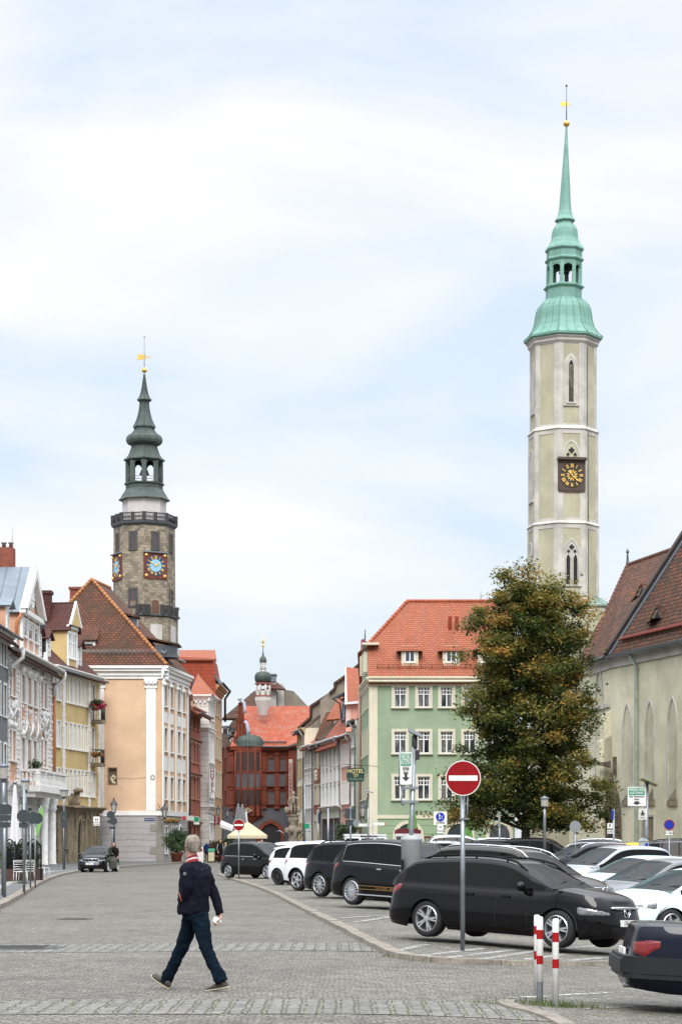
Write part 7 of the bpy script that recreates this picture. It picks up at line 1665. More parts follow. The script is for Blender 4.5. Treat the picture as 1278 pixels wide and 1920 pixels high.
pcar(NN, 'white compact off-roader with five-spoke silver rims and black arches in the kerb row', 'suv', 558, 1671, -49, WHT, cladding=1, rims=(5, 'five', None), L=4.45, roofmat=None)
pcar(NN, 'small black off-roader with ten-spoke rims, between the white off-roader and the big black one', 'suv', 600, 1684.5, -48, BLK2, rims=(10, 'ten', None), L=4.35, H=1.63, rails=1, spoiler=1)
o = pcar(NN, 'big black off-roader with many-spoke rims, chrome window frame and yellow lettering on its door', 'suv', 660, 1702.5, -46, BLK, chrome=2, rims=(16, 'ten', None), L=4.65, H=1.68, rails=0)
m = MB(); T_ = TYPES['suv']; yl = M('lettering_ochre', (.22, .12, .03), .5)
for zz in (.50, .415): m.box(-1.1, 1.0, -.935, -.928, zz, zz+.012)
m.build('stripe', yl, o, local=True); text(o, 'door_lettering', 'Tel. 0 35 81 - 647 500', .085, yl, (-.05, -.935, .462), (pi/2, 0, 0), ext=.002)
m = MB(); m.box(-1.1, 1.1, -.95, -.92, .27, .30); m.build('sill_trim', CHROME, o, local=True)
pcar(NN, 'black violet estate car with roof rails in the foreground beside the no-entry sign', 'wagon', 800, 1766, -38, BLK2, rims=(5, 'twin', None), rails=1, plate='DBL 8M98', emblem='wing', detail=2, L=4.62, scale=.97)
pcar(NN, 'dark brown-grey estate with silver roof rails, directly behind the foreground black estate', 'suv', 838, 1722, -38, ANTH, rims=(5, 'twin', None), rails=2, H=1.62, L=4.7, emblem='bar', scale=1.0)
pcar(NN, 'silver people carrier with long dark side windows, nose to the left, behind the dark estate', 'mpv', 1120, 1686, 214, SIL, 'f', 1, rims=(5, 'twin', None), H=1.66, L=4.4)
pcar(NN, 'pale blue-white small car between the silver people carrier and the grey one', 'hatch', 1172, 1706, 214, ICE, 'f', 1, rims=(5, 'five', None), H=1.50)
pcar(NN, 'grey metallic small people carrier with an orange indicator at the right edge', 'mpv', 1209, 1736, 212, GRY_, 'f', 1, rims=(8, 'twin', None), H=1.60, L=4.1, mirror=SIL)
pcar(NN, 'ice white car, only its bonnet and headlight in view at the right edge', 'hatch', 1254, 1768, 210, ICE, 'f', 1, rims=(5, 'five', None), H=1.46)
pcar(NN, 'red car of which just the curved roof edge shows left of the silver people carrier', 'hatch', 1088, 1657, 214, REDP, 'f', 1, H=1.56)
pcar(NN, 'dark grey car with silver roof rails behind the red roof', 'wagon', 1058, 1660, 205, DGR, 'f', 1, rails=2, H=1.56)
pcar(NN, 'black off-roader with roof rails near the tree', 'suv', 960, 1642, -14, BLK, rails=1, H=1.72, detail=1)
pcar(NN, 'dark car with bright silver rails and roof carrier, left of the yellow roof', 'wagon', 1092, 1640, -12, DGR, rails=2, H=1.66)
pcar(NN, 'black estate seen low between the no-entry pole and the off-roader with rails', 'wagon', 884, 1644, -20, BLK, rails=1, H=1.58)
pcar(NN, 'yellow car whose roof just shows among the dark roofs on the right', 'hatch', 1148, 1646, 200, YELP, 'f', 1, H=1.56, detail=0)
pcar(NN, 'black low car right of the yellow roof', 'sedan', 1190, 1645, 196, BLK, 'f', 1, H=1.54, detail=0)
pcar(NN, 'dark off-roader below the no-stopping sign at the right edge', 'suv', 1236, 1656, -10, DGR, rails=1, H=1.72)
pcar(NN, 'white long estate behind the white hatchback at the far end of the kerb row', 'wagon', 520, 1641, -12, WHT, rails=2, H=1.60)
pcar(NN, 'white van-like car behind the white off-roader', 'mpv', 640, 1638, -10, WHT, H=1.68, rails=0)
pcar(NN, 'dark blue car beside the white off-road wagon', 'wagon', 722, 1633, 8, NAVY, H=1.58, detail=0)
pcar(NN, 'white people carrier in front of the second arched window of the green hotel', 'mpv', 825, 1628, 5, WHT, H=1.75, detail=0)
pcar(NN, 'silver car behind the ticket machine, right of the tourist train', 'wagon', 800, 1634, -15, SIL, H=1.52, detail=0)
pcar(NN, 'black saloon in front of the green hotel, right of the white people carrier', 'sedan', 868, 1630, 4, DGR, H=1.5, detail=0)
pcar(NN, 'dark grey car with pale roof left of the off-roader with rails', 'wagon', 905, 1632, 3, DGR, rails=2, H=1.6, detail=0)
o = pcar('parked_car', 'black hatchback facing us at the left kerb, a woman standing behind it', 'hatch', 201, 1636, 264, BLK2, 'f', 1, up=0, H=1.46, plate='GR SX 160', emblem='ring', group='')
o = pcar('saloon_car', 'dark blue old saloon cut off by the right edge, red and amber tail lamps', 'sedan', 1337, 1908, -2, NAVY, up=0, rims=(8, 'five', None), group='', scale=.92)
m = MB(); L_, W_ = 2.37, .87
for zz0, zz1, e in ((.34, .40, .05), (.40, .56, .085), (.56, .60, .05)):
 P_ = [(-.95, -W_-e*.25), (-2.15, -W_-e*.3), (-L_+.06, -W_+.03), (-L_-e, -W_+.16), (-L_-e-.015, 0), (-L_-e, W_-.16), (-L_+.06, W_-.03), (-2.15, W_+e*.3), (-.95, W_+e*.25)]; m.prism([(a, b, zz0) for a, b in P_]+[(-.95, W_-.1, zz0), (-2.0, W_-.1, zz0), (-2.0, -W_+.1, zz0), (-.95, -W_+.1, zz0)], (0, 0, zz1-zz0))
m.build('rear_bumper', M('bumper_grey', (.014, .015, .018), .5, spec=.2), o, local=True)
m = MB(); m.tube([(-L_+.1, -.55, .24), (-L_-.02, -.55, .235)], .03, 8); m.build('exhaust', GALV, o, local=True)
# ================================================================ tree
def broadleaf(name, label, base, H, env, seed, cols, nleaf, leaf, lean=0, cat='tree', trunk_r=.28, gap=.5):
 rr = random.Random(seed); r = thing(name, label, cat, base)
 bark = M('bark', (.05, .04, .03), .9, var=.4, vs=4)
 def env_r(t): return interp(env, t)
 m = MB(); pts = [Vector((0, 0, -.1)), Vector((.05, 0, H*.18)), Vector((-.08, .05, H*.4)), Vector((.05, -.05, H*.65)), Vector((lean, 0, H*.93))]
 m.tube(pts, [trunk_r, trunk_r*.8, trunk_r*.6, trunk_r*.35, .03], 9); clusters = []
 nb = 78
 for i in range(nb):
  t = .16+.80*(i+.5)/nb; a = i*2.399+rr.random()*.6; R0 = env_r(t)*(.70+.34*rr.random())*(1+.08*sin(2*a+t*9)+.09*sin(3*a-t*14)); z0 = H*max(.12, t-.13-.05*rr.random()); b0 = Vector((0, 0, z0))
  tip = Vector((R0*cos(a)+lean*t, R0*sin(a), H*t)); mid = b0.lerp(tip, .5)+Vector((0, 0, H*.012)); rb = trunk_r*.34*(1-t*.6)
  m.tube([b0, mid, tip], [rb, rb*.6, .02], 6)
  for k in range(9):
   s = .35+.65*rr.random()**.7; p = b0.lerp(tip, s)+Vector((rr.gauss(0, .16*R0), rr.gauss(0, .16*R0), rr.gauss(0, H*.022))); clusters.append((p, s*rr.uniform(.7, 1.2)))
   if k % 3 == 0: m.tube([b0.lerp(tip, s*.8), p], [rb*.35, .012], 4)
 m.build('trunk', bark, r, local=True)
 vs, fs, ci = [], [], []; per = nleaf//len(clusters)
 for p, s in clusters:
  t = p.z/H; rad = (.34+.36*rr.random())*H/17; tone = rr.gauss(-.03, .27)
  out = min(1, (Vector((p.x, p.y, 0)).length)/max(.3, env_r(max(0, min(1, t)))))
  for k in range(per):
   d = Vector((rr.gauss(0, 1), rr.gauss(0, 1), rr.gauss(0, .56)))*rad*.66; q = p+d
   if q.z < H*.075: q.z = H*.075+rr.random()*.6
   n = Vector((rr.gauss(0, .6), rr.gauss(0, .6), .5+rr.random())).normalized(); u = n.orthogonal().normalized(); ang = rr.random()*6.28; u = (u*cos(ang)+n.cross(u)*sin(ang)); w = n.cross(u); L = leaf*(.6+.8*rr.random())
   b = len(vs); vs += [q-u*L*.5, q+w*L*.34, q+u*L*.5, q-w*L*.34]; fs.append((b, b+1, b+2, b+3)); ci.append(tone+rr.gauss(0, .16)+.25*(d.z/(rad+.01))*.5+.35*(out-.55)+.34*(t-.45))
 me = bpy.data.meshes.new('crown'); me.from_pydata([tuple(v) for v in vs], [], fs); at = me.attributes.new('tone', 'FLOAT', 'FACE'); at.data.foreach_set('value', ci)
 mt, nt, b = newmat('leaves_'+name); b.inputs['Roughness'].default_value = .6; b.inputs['Specular IOR Level'].default_value = .25
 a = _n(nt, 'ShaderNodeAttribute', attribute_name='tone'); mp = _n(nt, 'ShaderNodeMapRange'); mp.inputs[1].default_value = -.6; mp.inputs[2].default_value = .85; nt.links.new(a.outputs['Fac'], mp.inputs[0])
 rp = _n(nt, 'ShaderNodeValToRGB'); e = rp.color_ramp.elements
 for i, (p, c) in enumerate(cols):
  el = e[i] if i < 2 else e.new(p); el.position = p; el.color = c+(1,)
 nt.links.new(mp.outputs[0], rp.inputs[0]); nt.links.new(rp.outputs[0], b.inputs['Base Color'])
 tr = _n(nt, 'ShaderNodeBsdfTranslucent'); nt.links.new(rp.outputs[0], tr.inputs[0]); mx = _n(nt, 'ShaderNodeMixShader'); mx.inputs[0].default_value = .4
 nt.links.new(b.outputs[0], mx.inputs[1]); nt.links.new(tr.outputs[0], mx.inputs[2]); nt.links.new(mx.outputs[0], nt.nodes['Material Output'].inputs[0])
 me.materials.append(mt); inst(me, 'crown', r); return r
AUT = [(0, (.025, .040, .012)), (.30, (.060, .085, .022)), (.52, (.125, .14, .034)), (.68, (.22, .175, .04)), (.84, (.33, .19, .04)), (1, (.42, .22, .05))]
TD = 118.0; tb = Vector(((984-CX)*TD/F, TD, hh((984-CX)*TD/F, TD)))
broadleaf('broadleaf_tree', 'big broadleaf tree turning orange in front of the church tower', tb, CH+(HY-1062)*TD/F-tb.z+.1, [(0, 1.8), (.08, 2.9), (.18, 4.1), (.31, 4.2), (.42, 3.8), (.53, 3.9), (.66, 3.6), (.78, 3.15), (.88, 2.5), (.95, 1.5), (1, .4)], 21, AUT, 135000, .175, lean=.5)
GRNL = [(0, (.010, .022, .007)), (.5, (.025, .055, .015)), (1, (.06, .10, .03))]
# ================================================================ generic street furniture
def pole(mb, p, h, r=.04, n=10): mb.tube([p, p+Vector((0, 0, h))], r, n)
def disc_sign(root, c, r, ang, front, back=SIGNBG, rimw=.0, rimmat=SIGNW, name='sign_disc'):
 """round plate facing yaw ang (0 = towards the camera); returns the plate"""
 m = MB(); n = 40; fw = Vector((sin(ang), -cos(ang), 0)); t = Vector((cos(ang), sin(ang), 0)); up = Vector((0, 0, 1))
 P = lambda a, q, o: c+t*(q*cos(a))+up*(q*sin(a))+fw*o
 for i in range(n):
  a, b = 2*pi*i/n, 2*pi*(i+1)/n
  m.face([P(0, 0, .012), P(a, r*(1-rimw), .012), P(b, r*(1-rimw), .012)], 0)
  if rimw: m.face([P(a, r*(1-rimw), .012), P(a, r, .012), P(b, r, .012), P(b, r*(1-rimw), .012)], 1)
  m.face([P(a, r, .012), P(a, r, -.012), P(b, r, -.012), P(b, r, .012)], 2); m.face([P(0, 0, -.012), P(b, r, -.012), P(a, r, -.012)], 2)
 return m.build(name, [front, rimmat, back], root)
def plate(root, c, w, h, ang, front, back=SIGNBG, name='sign_plate', th=.015):
 fw = Vector((sin(ang), -cos(ang), 0)); t = Vector((cos(ang), sin(ang), 0)); up = Vector((0, 0, 1)); m = MB()
 q = [c-t*w/2-up*h/2, c+t*w/2-up*h/2, c+t*w/2+up*h/2, c-t*w/2+up*h/2]; m.face([p+fw*th for p in q], 0); m.face([p-fw*.003 for p in q][::-1], 1)
 for i in range(4): a, b = q[i], q[(i+1) % 4]; m.face([a-fw*.003, b-fw*.003, b+fw*th, a+fw*th], 1)
 return m.build(name, [front, back], root)
def stext(o, s, size, mat, c, ang, **k): return text(o, 'lettering', s, size, mat, c+Vector((sin(ang), -cos(ang), 0))*.019-wloc(o), (pi/2, 0, ang), ext=.001, **k)
def at(px, py, D): return W3(px, py, D)
def noentry(label, px, pyb, pyc, pr, ang, dD=None, bracket=0):
 g = G(px, pyb, .07 if px > 500 else .0); D = g.y; r = thing('no_entry_sign', label, 'sign', g); c = at(px+.8*(px > 500), pyc, D-.07); rad = pr*D/F
 m = MB(); pole(m, g, c.z-g.z+rad*.9 if not bracket else c.z-g.z-rad*.7, .032 if not bracket else .038); m.build('pole', GALV, r)
 if bracket: m = MB(); m.tube([g+Vector((.03, -.02, c.z-g.z-rad*2.3)), g+Vector((.075, -.03, c.z-g.z-rad*2.0)), g+Vector((.075, -.03, c.z-g.z+rad*.2))], .012, 6); m.tube([g+Vector((0, 0, c.z-g.z-rad*.8)), g+Vector((0, 0, c.z-g.z+rad*1.05))], .03, 8); m.box(g.x-.05, g.x+.1, g.y-.05, g.y+.05, c.z-rad*2.35, c.z-rad*2.25); m.build('clamps', GALV, r)
 o = disc_sign(r, c, rad, ang, SIGNR, SIGNBG, .045, SIGNW); plate(o, c+Vector((0, -.014, 0)), rad*1.62, rad*.30, ang, SIGNW, SIGNW, 'white_bar', .004)
noentry('large red and white no-entry disc on a steel pole in front of the black estate', 867, 1783, 1459.5, 33, 0, bracket=1)
noentry('smaller red and white no-entry disc at the far end of the parking row', 447.5, 1652, 1547.5, 10.8, 0)
for px, py, top, lab in ((1011.5, 1879, 1720, 'left red and white striped post, nearer the kerb corner, with a bare metal foot'), (1041, 1889, 1724, 'right red and white striped post with grass growing round its foot')):
 g = G(px, py, .0); D = g.y; r = thing('striped_post', lab, 'bollard', g, group='striped posts on the kerb corner'); h = (py-top)*D/F; R0 = 6.2*D/F; s = h/165
 m = MB(); m.lathe([(R0, 0), (R0, h-.02), (R0*.85, h), (.001, h+.008)], g, 20); m.build('post', M('post_white', (.66, .66, .64), .45, var=.12, vs=6), r)
 for y0, y1 in ((1745-1720, 1763-1720), (1795-1720, 1812-1720)): m = MB(); z1, z0 = h-y0*s, h-y1*s; m.lathe([(R0*1.015, z0), (R0*1.015, z1)], g, 20, caps=False); m.build('red_band', M('post_red', (.30, .006, .008), .45, var=.15, spec=.2), r)
 if px < 1020: m = MB(); m.lathe([(R0*1.02, -.02), (R0*1.02, .22), (R0*.98, .24)], g, 20, caps=False); m.tube([g+Vector((.16, .05, 0)), g+Vector((.16, .05, h-.0))], R0*.0+.001, 3); m.build('metal_foot', GALV, r)
g = G(1005+6, 1876); r = thing('striped_post', 'third striped post almost hidden behind the left one', 'bollard', g+Vector((.17*.2, .9, 0))*1, group='striped posts on the kerb corner'); p0 = r.location.copy()
m = MB(); m.lathe([(.036, 0), (.036, .93), (.03, .95), (.001, .955)], p0+Vector((.02, 0, 0)), 16); m.build('post', M('post_white', (.66, .66, .64), .45), r); m = MB()
for z in (.72, .42): m.lathe([(.037, z), (.037, z+.1)], p0+Vector((.02, 0, 0)), 16, caps=False)
m.build('red_bands', M('post_red', (.50, .012, .012), .4), r)
m = MB(); rr = random.Random(17)
for cx_, cy_, n_, sp in ((1055, 1889, 330, .28), (1030, 1886, 120, .2), (1000, 1880, 60, .2), (928, 1884, 40, .12), (745, 1797, 60, .25), (850, 1806, 90, .4)):
 q = G(cx_, cy_)
 for i in range(n_): blade(m, q.x+rr.gauss(0, sp), q.y+rr.gauss(0, sp*.35), .03+.06*rr.random())
o = m.build('grass_tufts', GRS, None); o['kind'] = 'stuff'
g = G(766, 1722, .07); D = g.y; r = thing('solar_sign_mast', 'steel mast with tilted solar panel and narrow green and white parking ticket sign', 'sign mast', g)
zt = CH+(HY-1400)*D/F; m = MB(); m.tube([g, Vector((g.x+.12, g.y, zt))], .057, 10)
for y in (1640, 1478, 1504): z = CH+(HY-y)*D/F; m.box(g.x-.14, g.x+.22, g.y-.09, g.y+.09, z-.03, z+.03)
m.build('pole', GALV, r)
m = MB(); c = Vector((g.x+.13, g.y, zt)); m.lathe([(.06, -.05), (.065, .0), (.065, .22), (.03, .28)], c, 10); m.box(c.x+.03, c.x+.11, c.y-.06, c.y+.06, c.z-.30, c.z-.08); m.build('panel_mount', BLACK, r)
m = MB(); pc = c+Vector((.02, 0, .30)); a, b = Vector((-.17, 0, .07)), Vector((.16, 0, -.09)); e = Vector((0, .16, .05)); f = Vector((.0, 0, .025)); m.hexa([pc+a-e, pc+b-e, pc+b+e, pc+a+e, pc+a-e+f, pc+b-e+f, pc+b+e+f, pc+a+e+f]); m.build('solar_panel', M('solar_dark', (.02, .022, .03), .2), r)
def ticket_sign(root, cx, cy, w, h, D, sx, ang=0):
 c = at(cx, cy, D); S = D/F; m = MB(); W_, H_ = w*S, h*S
 fw = plate(root, c, W_, H_, ang, SIGNW, SIGNBG); 
 m = MB(); q = [c+Vector((x*W_*.54, 0, z*H_*.53)) for x, z in ((-1, -1), (1, -1), (1, 1), (-1, 1), (-1, -1))]; m.tube(q, .018, 6); m.build('frame', GALV, root)
 g_ = plate(root, c+Vector((0, -.017, H_*.27)), W_*.88, H_*.38, ang, SIGNG, SIGNG, 'green_field', .003)
 fs = W_/(1.05*sx)
 return c, W_, H_
c, W_, H_ = ticket_sign(r, 760.5, 1441, 22, 60, D-.06, .5)
for s_, z_, sz, mt in (('PARKSCHEIN-', .34, .155, SIGNW), ('AUTOMAT', .19, .155, SIGNW), ('Hier Parkschein', .0, .12, SIGNK), ('lösen', -.13, .12, SIGNK)): text(r, 'lettering', s_, sz*1.12, mt, c+Vector((0, -.024, z_*H_))-wloc(r), (pi/2, 0, 0), ext=.001, sx={11: .185, 7: .26, 15: .17, 5: .4}[len(s_)], bold=.002)
m = MB(); m.prism([c+Vector((x, -.018, z-.28*H_)) for x, z in ((-.03, .09), (.03, .09), (.03, 0), (.09, 0), (0, -.09), (-.09, 0), (-.03, 0))][::-1], (0, -.004, 0)); m.build('arrow', SIGNK, r)
m = MB(); m.tube([at(753, 1478, D), at(752, 1508, D), at(757, 1510, D)], .02, 6); m.build('loose_bracket', GALV, r)
g2 = G(771, 1722, .07); D2 = g2.y; r = thing('control_cabinet', 'pale grey cylindrical cabinet with conical lid behind the solar sign mast', 'cabinet', g2); S = D2/F; m = MB(); ht = (1722-1578)*S
m.lathe([(19*S, 0), (19*S, ht), (20.5*S, ht+.02), (20.5*S, ht+.07), (3*S, ht+.20), (1.5*S, ht+.24)], g2, 24); m.build('body', M('cabinet_grey', (.30, .315, .32), .5, var=.12, vs=2), r)
m = MB(); m.box(g2.x-19*S-.01, g2.x-17*S, g2.y-.3, g2.y-.1, .9, 1.3); m.build('hinges', TRIM, r)
def rmast():
 D = 74.0; x = (1210-CX)*D/F; g = Vector((x, D, hh(x, D))); r = thing('solar_sign_mast', 'steel mast with wide green and white parking ticket sign in front of the church', 'sign mast', g); S = D/F
 zt = CH+(HY-1466)*S; m = MB(); m.tube([g, Vector((x+.03, D, zt))], .075, 10); m.build('pole', GALV, r)
 pc = at(1215, 1467, D); m = MB(); a, b = Vector((-.26, 0, .10)), Vector((.30, 0, -.14)); e = Vector((0, .35, -.02)); f = Vector((0, 0, .035)); m.hexa([pc+a-e, pc+b-e, pc+b+e, pc+a+e, pc+a-e+f, pc+b-e+f, pc+b+e+f, pc+a+e+f]); m.build('solar_panel', M('solar_green', (.16, .20, .10), .3), r)
 c, W_, H_ = ticket_sign(r, 1193, 1494, 34, 35, D-.1, 1)
 for s_, z_, sz, mt in (('PARKSCHEIN-', .36, .105, SIGNW), ('AUTOMAT', .19, .105, SIGNW), ('Hier Parkschein', .0, .085, SIGNK), ('lösen', -.14, .085, SIGNK)): text(r, 'lettering', s_, sz*1.15, mt, c+Vector((0, -.024, z_*H_))-wloc(r), (pi/2, 0, 0), ext=.001, sx=.85, bold=.002)
 m = MB(); m.prism([c+Vector((x, -.018, z-.34*H_)) for x, z in ((-.08, .06), (.08, .06), (.08, 0), (.17, 0), (0, -.07), (-.17, 0), (-.08, 0))][::-1], (0, -.004, 0)); m.build('arrow', SIGNK, r)
 c = at(1204, 1527, D-.1); o = plate(r, c, 15*S, 21*S, 0, M('small_sign', (.5, .49, .45), .5)); m = MB(); c = c+Vector((0, -.02, 0)); m.ball(c+Vector((0, 0, .11)), .03, 6); m.tube([c+Vector((0, 0, .09)), c+Vector((0, 0, -.01))], .03, 6)
 for s in (-1, 1): m.tube([c+Vector((0, 0, .07)), c+Vector((s*.08, 0, -.0))], .014, 5); m.tube([c+Vector((s*.02, 0, 0)), c+Vector((s*.05, 0, -.06))], .016, 5)
 m.box(c.x-.09, c.x+.09, c.y-.003, c.y, c.z-.14, c.z-.12); m.build('pictogram', SIGNK, o)
 q = thing('ticket_machine', 'pale ticket machine with a sloping cap beneath the wide parking ticket sign', 'ticket machine', at(1206, 1600, D-1)); c = at(1206, 1600, D-1); z0 = hh(c.x, c.y); m = MB(); zt = CH+(HY-1578)*S; w = 8*S
 m.box(c.x-w, c.x+w, c.y-.15, c.y+.15, z0, zt); m.prism([Vector((c.x-w-.02, c.y-.18, zt)), Vector((c.x+w+.02, c.y-.18, zt)), Vector((c.x+w*.6, c.y-.18, zt+.08)), Vector((c.x-w*.2, c.y-.18, zt+.12))], (0, .36, 0)); m.build('body', M('machine_grey', (.33, .36, .37), .5, var=.1), q); m = MB(); m.box(c.x+.02, c.x+w-.02, c.y-.17, c.y-.151, zt-.2, zt-.07); m.build('blue_panel', SIGNB, q)
rmast()
def sign_post(name, label, px, D, items, top, thick=.035, zb=None, cat='sign', bend=None):
 x = (px-CX)*D/F; g = Vector((x, D, hh(x, D))); r = thing(name, label, cat, g); S = D/F; m = MB()
 if bend: m.tube([g, Vector((x, D, CH+(HY-top)*S-.2)), Vector((x+.06, D, CH+(HY-top)*S-.03)), Vector((x+bend, D, CH+(HY-top)*S))], thick, 8)
 else: pole(m, g, CH+(HY-top)*S-g.z, thick)
 m.build('pole', GALV, r)
 for it in items:
  k = it[0]
  if k == 'disc': disc_sign(r, at(it[1], it[2], D-.05-.04*(len(it) > 5)), it[3]*S, it[4] if len(it) > 4 else 0, it[5] if len(it) > 5 else SIGNBG, it[6] if len(it) > 6 else SIGNBG, it[7] if len(it) > 7 else 0, it[8] if len(it) > 8 else SIGNW)
  if k == 'box': plate(r, at(it[1], it[2], D-.05), it[3]*S, it[4]*S, it[6] if len(it) > 6 else 0, it[5])
  if k == 'txt': text(r, 'lettering', it[3], it[4], it[5], at(it[1], it[2], D-.075)-wloc(r), (pi/2, 0, 0), ext=.001, sx=it[6] if len(it) > 6 else 1, bold=.003)
 return r
sign_post('no_stopping_sign', 'round blue and red no-stopping sign with a small time plate below', 1254, 70, [('disc', 1254, 1547, 9.8, 0, SIGNB, SIGNBG, .17, SIGNR), ('box', 1254, 1562.5, 14, 7.5, SIGNW), ('txt', 1254, 1562.5, '7 - 16 h', .10, SIGNK)], 1555, .02)
p = MB(); S = 70/F; c = at(1254, 1547, 69.93); q = Vector((.72, 0, -.72)); n_ = Vector((.72, 0, .72)); p.prism([c-q*8.6*S-n_*.9*S, c+q*8.6*S-n_*.9*S, c+q*8.6*S+n_*.9*S, c-q*8.6*S+n_*.9*S][::-1], (0, -.006, 0)); o_ = [x for x in bpy.data.objects if x.name.startswith('no_stopping')][0]; p.build('red_bar', SIGNR, o_)
sign_post('round_sign', 'grey back of a round sign on a pole in front of the tree', 1078, 80, [('disc', 1078, 1550, 10.6, 0, SIGNBG)], 1541, .03)
sign_post('parking_sign', 'narrow blue parking sign seen edge-on above a small white plate, left of the carved portal', 1150, 82, [('box', 1148, 1528, 4.5, 17, SIGNB), ('box', 1143, 1549, 10, 10, SIGNW), ('box', 1143, 1560, 10, 7, SIGNW), ('txt', 1143, 1549, 'P', .16, SIGNK), ('txt', 1143, 1560, '8-18', .08, SIGNK)], 1518, .04)
def zone():
 r = sign_post('pedestrian_zone_sign', 'white square sign with blue pedestrian disc and the word ZONE before the green hotel', 825, 112, [('box', 825, 1534.5, 25, 25, SIGNW), ('disc', 825, 1532, 8.2, 0, SIGNB, SIGNB), ('txt', 825, 1543.5, 'ZONE', .17, SIGNK), ('box', 825, 1551, 11, 7.5, SIGNW), ('box', 825, 1559, 11, 7.5, SIGNW), ('txt', 825, 1559, 'TAXI', .15, SIGNK), ('txt', 825, 1551, 'frei', .12, SIGNK)], 1524, .04)
 m = MB(); S = 112/F; c = at(823.5, 1532, 111.9)
 for dx, s in ((0, 1), (.13, .62)):
  b = c+Vector((dx, 0, -.03*(1-s)*3)); m.ball(b+Vector((0, 0, .14*s)), .03*s, 6); m.tube([b+Vector((0, 0, .11*s)), b+Vector((0, 0, -.02*s))], [.03*s, .045*s], 6); m.tube([b+Vector((0, 0, -.02*s)), b+Vector((-.05*s, 0, -.15*s))], .018*s, 5); m.tube([b+Vector((0, 0, -.02*s)), b+Vector((.05*s, 0, -.15*s))], .018*s, 5)
 m.build('pictogram', SIGNW, r)
zone()
sign_post('edge_on_sign', 'grey sign seen edge-on on a pole left of the round sign back, below the tree', 936, 100, [('box', 935.5, 1537, 4, 30, SIGNBG)], 1522, .045)
r = sign_post('square_signs', 'dark sign backs and a grey disc on a pole left of the green hotel', 657, 118, [('box', 652, 1526, 9, 19, SIGNBK), ('box', 662, 1526, 9, 19, SIGNBK), ('box', 656.5, 1543, 19, 11, SIGNBK), ('disc', 669, 1544, 7.5, 0, SIGNBG)], 1513, .05)
sign_post('parking_mast', 'slim mast with a flat solar panel and lantern before the green hotel corner', 690, 112, [('box', 688.5, 1505, 3, 20, SIGNBK)], 1488, .05)
o_ = [x for x in bpy.data.objects if x.name.startswith('parking_mast')][0]; c = at(690, 1486, 112); m = MB(); m.hexa([c+Vector(v) for v in ((-.28, -.3, .06), (.28, -.3, -.06), (.28, .3, -.02), (-.28, .3, .10), (-.28, -.3, .11), (.28, -.3, -.01), (.28, .3, .03), (-.28, .3, .15))]); m.build('solar_panel', GALV, o_)
r = sign_post('direction_signs', 'two small white direction arms on a post before the green hotel corner', 698.5, 113, [('box', 683, 1547.5, 22, 5.5, SIGNW), ('box', 710, 1545.5, 22, 5.5, SIGNW)], 1538, .025)
m = MB(); c = at(721, 1545.5, 112.9); m.box(c.x, c.x+.06, c.y-.01, c.y+.03, c.z-.08, c.z+.08); m.build('arm_tip', M('tip_red', (.4, .1, .05), .5), r)
sign_post('blue_sign_pole', 'pole with a narrow blue and white sign at the far right-hand pavement', 596, 150, [('box', 596, 1532, 6, 26, SIGNBG), ('box', 598.5, 1534, 3, 20, SIGNB)], 1518, .06)
sign_post('green_sign_pole', 'dark pole with a small bright green sign in front of the row houses', 571, 160, [('box', 575, 1549.5, 9.5, 9, SIGNG)], 1470, .06)
sign_post('steel_post', 'plain steel post standing before the white row house', 615, 140, [], 1516, .07)
sign_post('round_sign', 'dark back of a large round sign with a small plate beneath it', 45, 66, [('disc', 44, 1531, 12.5, 0, SIGNBK), ('box', 44, 1548, 17, 8.5, SIGNBK)], 1470, .045)
sign_post('round_sign', 'dark back of a round sign on a slim pole, just right of the largest one', 57, 72, [('disc', 61, 1534, 11.5, .25, SIGNBK)], 1522, .03)
sign_post('round_sign', 'dark back of the rightmost small round sign beside the green flag', 66, 76, [('disc', 70, 1535, 10.5, .45, SIGNBK)], 1524, .03)
sign_post('sign_stack', 'stack of dark rectangular sign backs at the left edge', 8.5, 60, [('box', 10, 1518, 20, 19, SIGNBK), ('box', 10, 1534, 20, 11, SIGNBK), ('box', 10, 1547, 20, 10, SIGNBK)], 1505, .05)
sign_post('sign_stack', 'three dark sign backs on the lamp pole before the yellow house', 119.5, 119, [('box', 119.5, 1527, 12, 12, SIGNBK), ('box', 119.5, 1540, 12, 10, SIGNBK), ('box', 119.5, 1549, 12, 6, SIGNBK)], 1520, .03)
sign_post('bus_stop_sign', 'white bus stop sign with a black H on a bent grey pole', 190, 128, [('box', 181, 1537, 12, 11, SIGNW), ('box', 181, 1546, 12, 5, SIGNW), ('txt', 181, 1538, 'H', .27, SIGNK), ('txt', 181, 1546, '8 - 18 h', .10, SIGNK)], 1530, .04, bend=.5)
r = sign_post('round_sign', 'two overlapping dark round sign backs under the lantern beside the peach corner house', 210.5, 126, [('disc', 207, 1528, 7, 0, SIGNBK), ('disc', 212.5, 1540, 7.2, 0, SIGNBK), ('box', 206, 1541, 9, 6, SIGNBK), ('box', 211, 1552.5, 11, 5.5, SIGNBK)], 1520, .06)
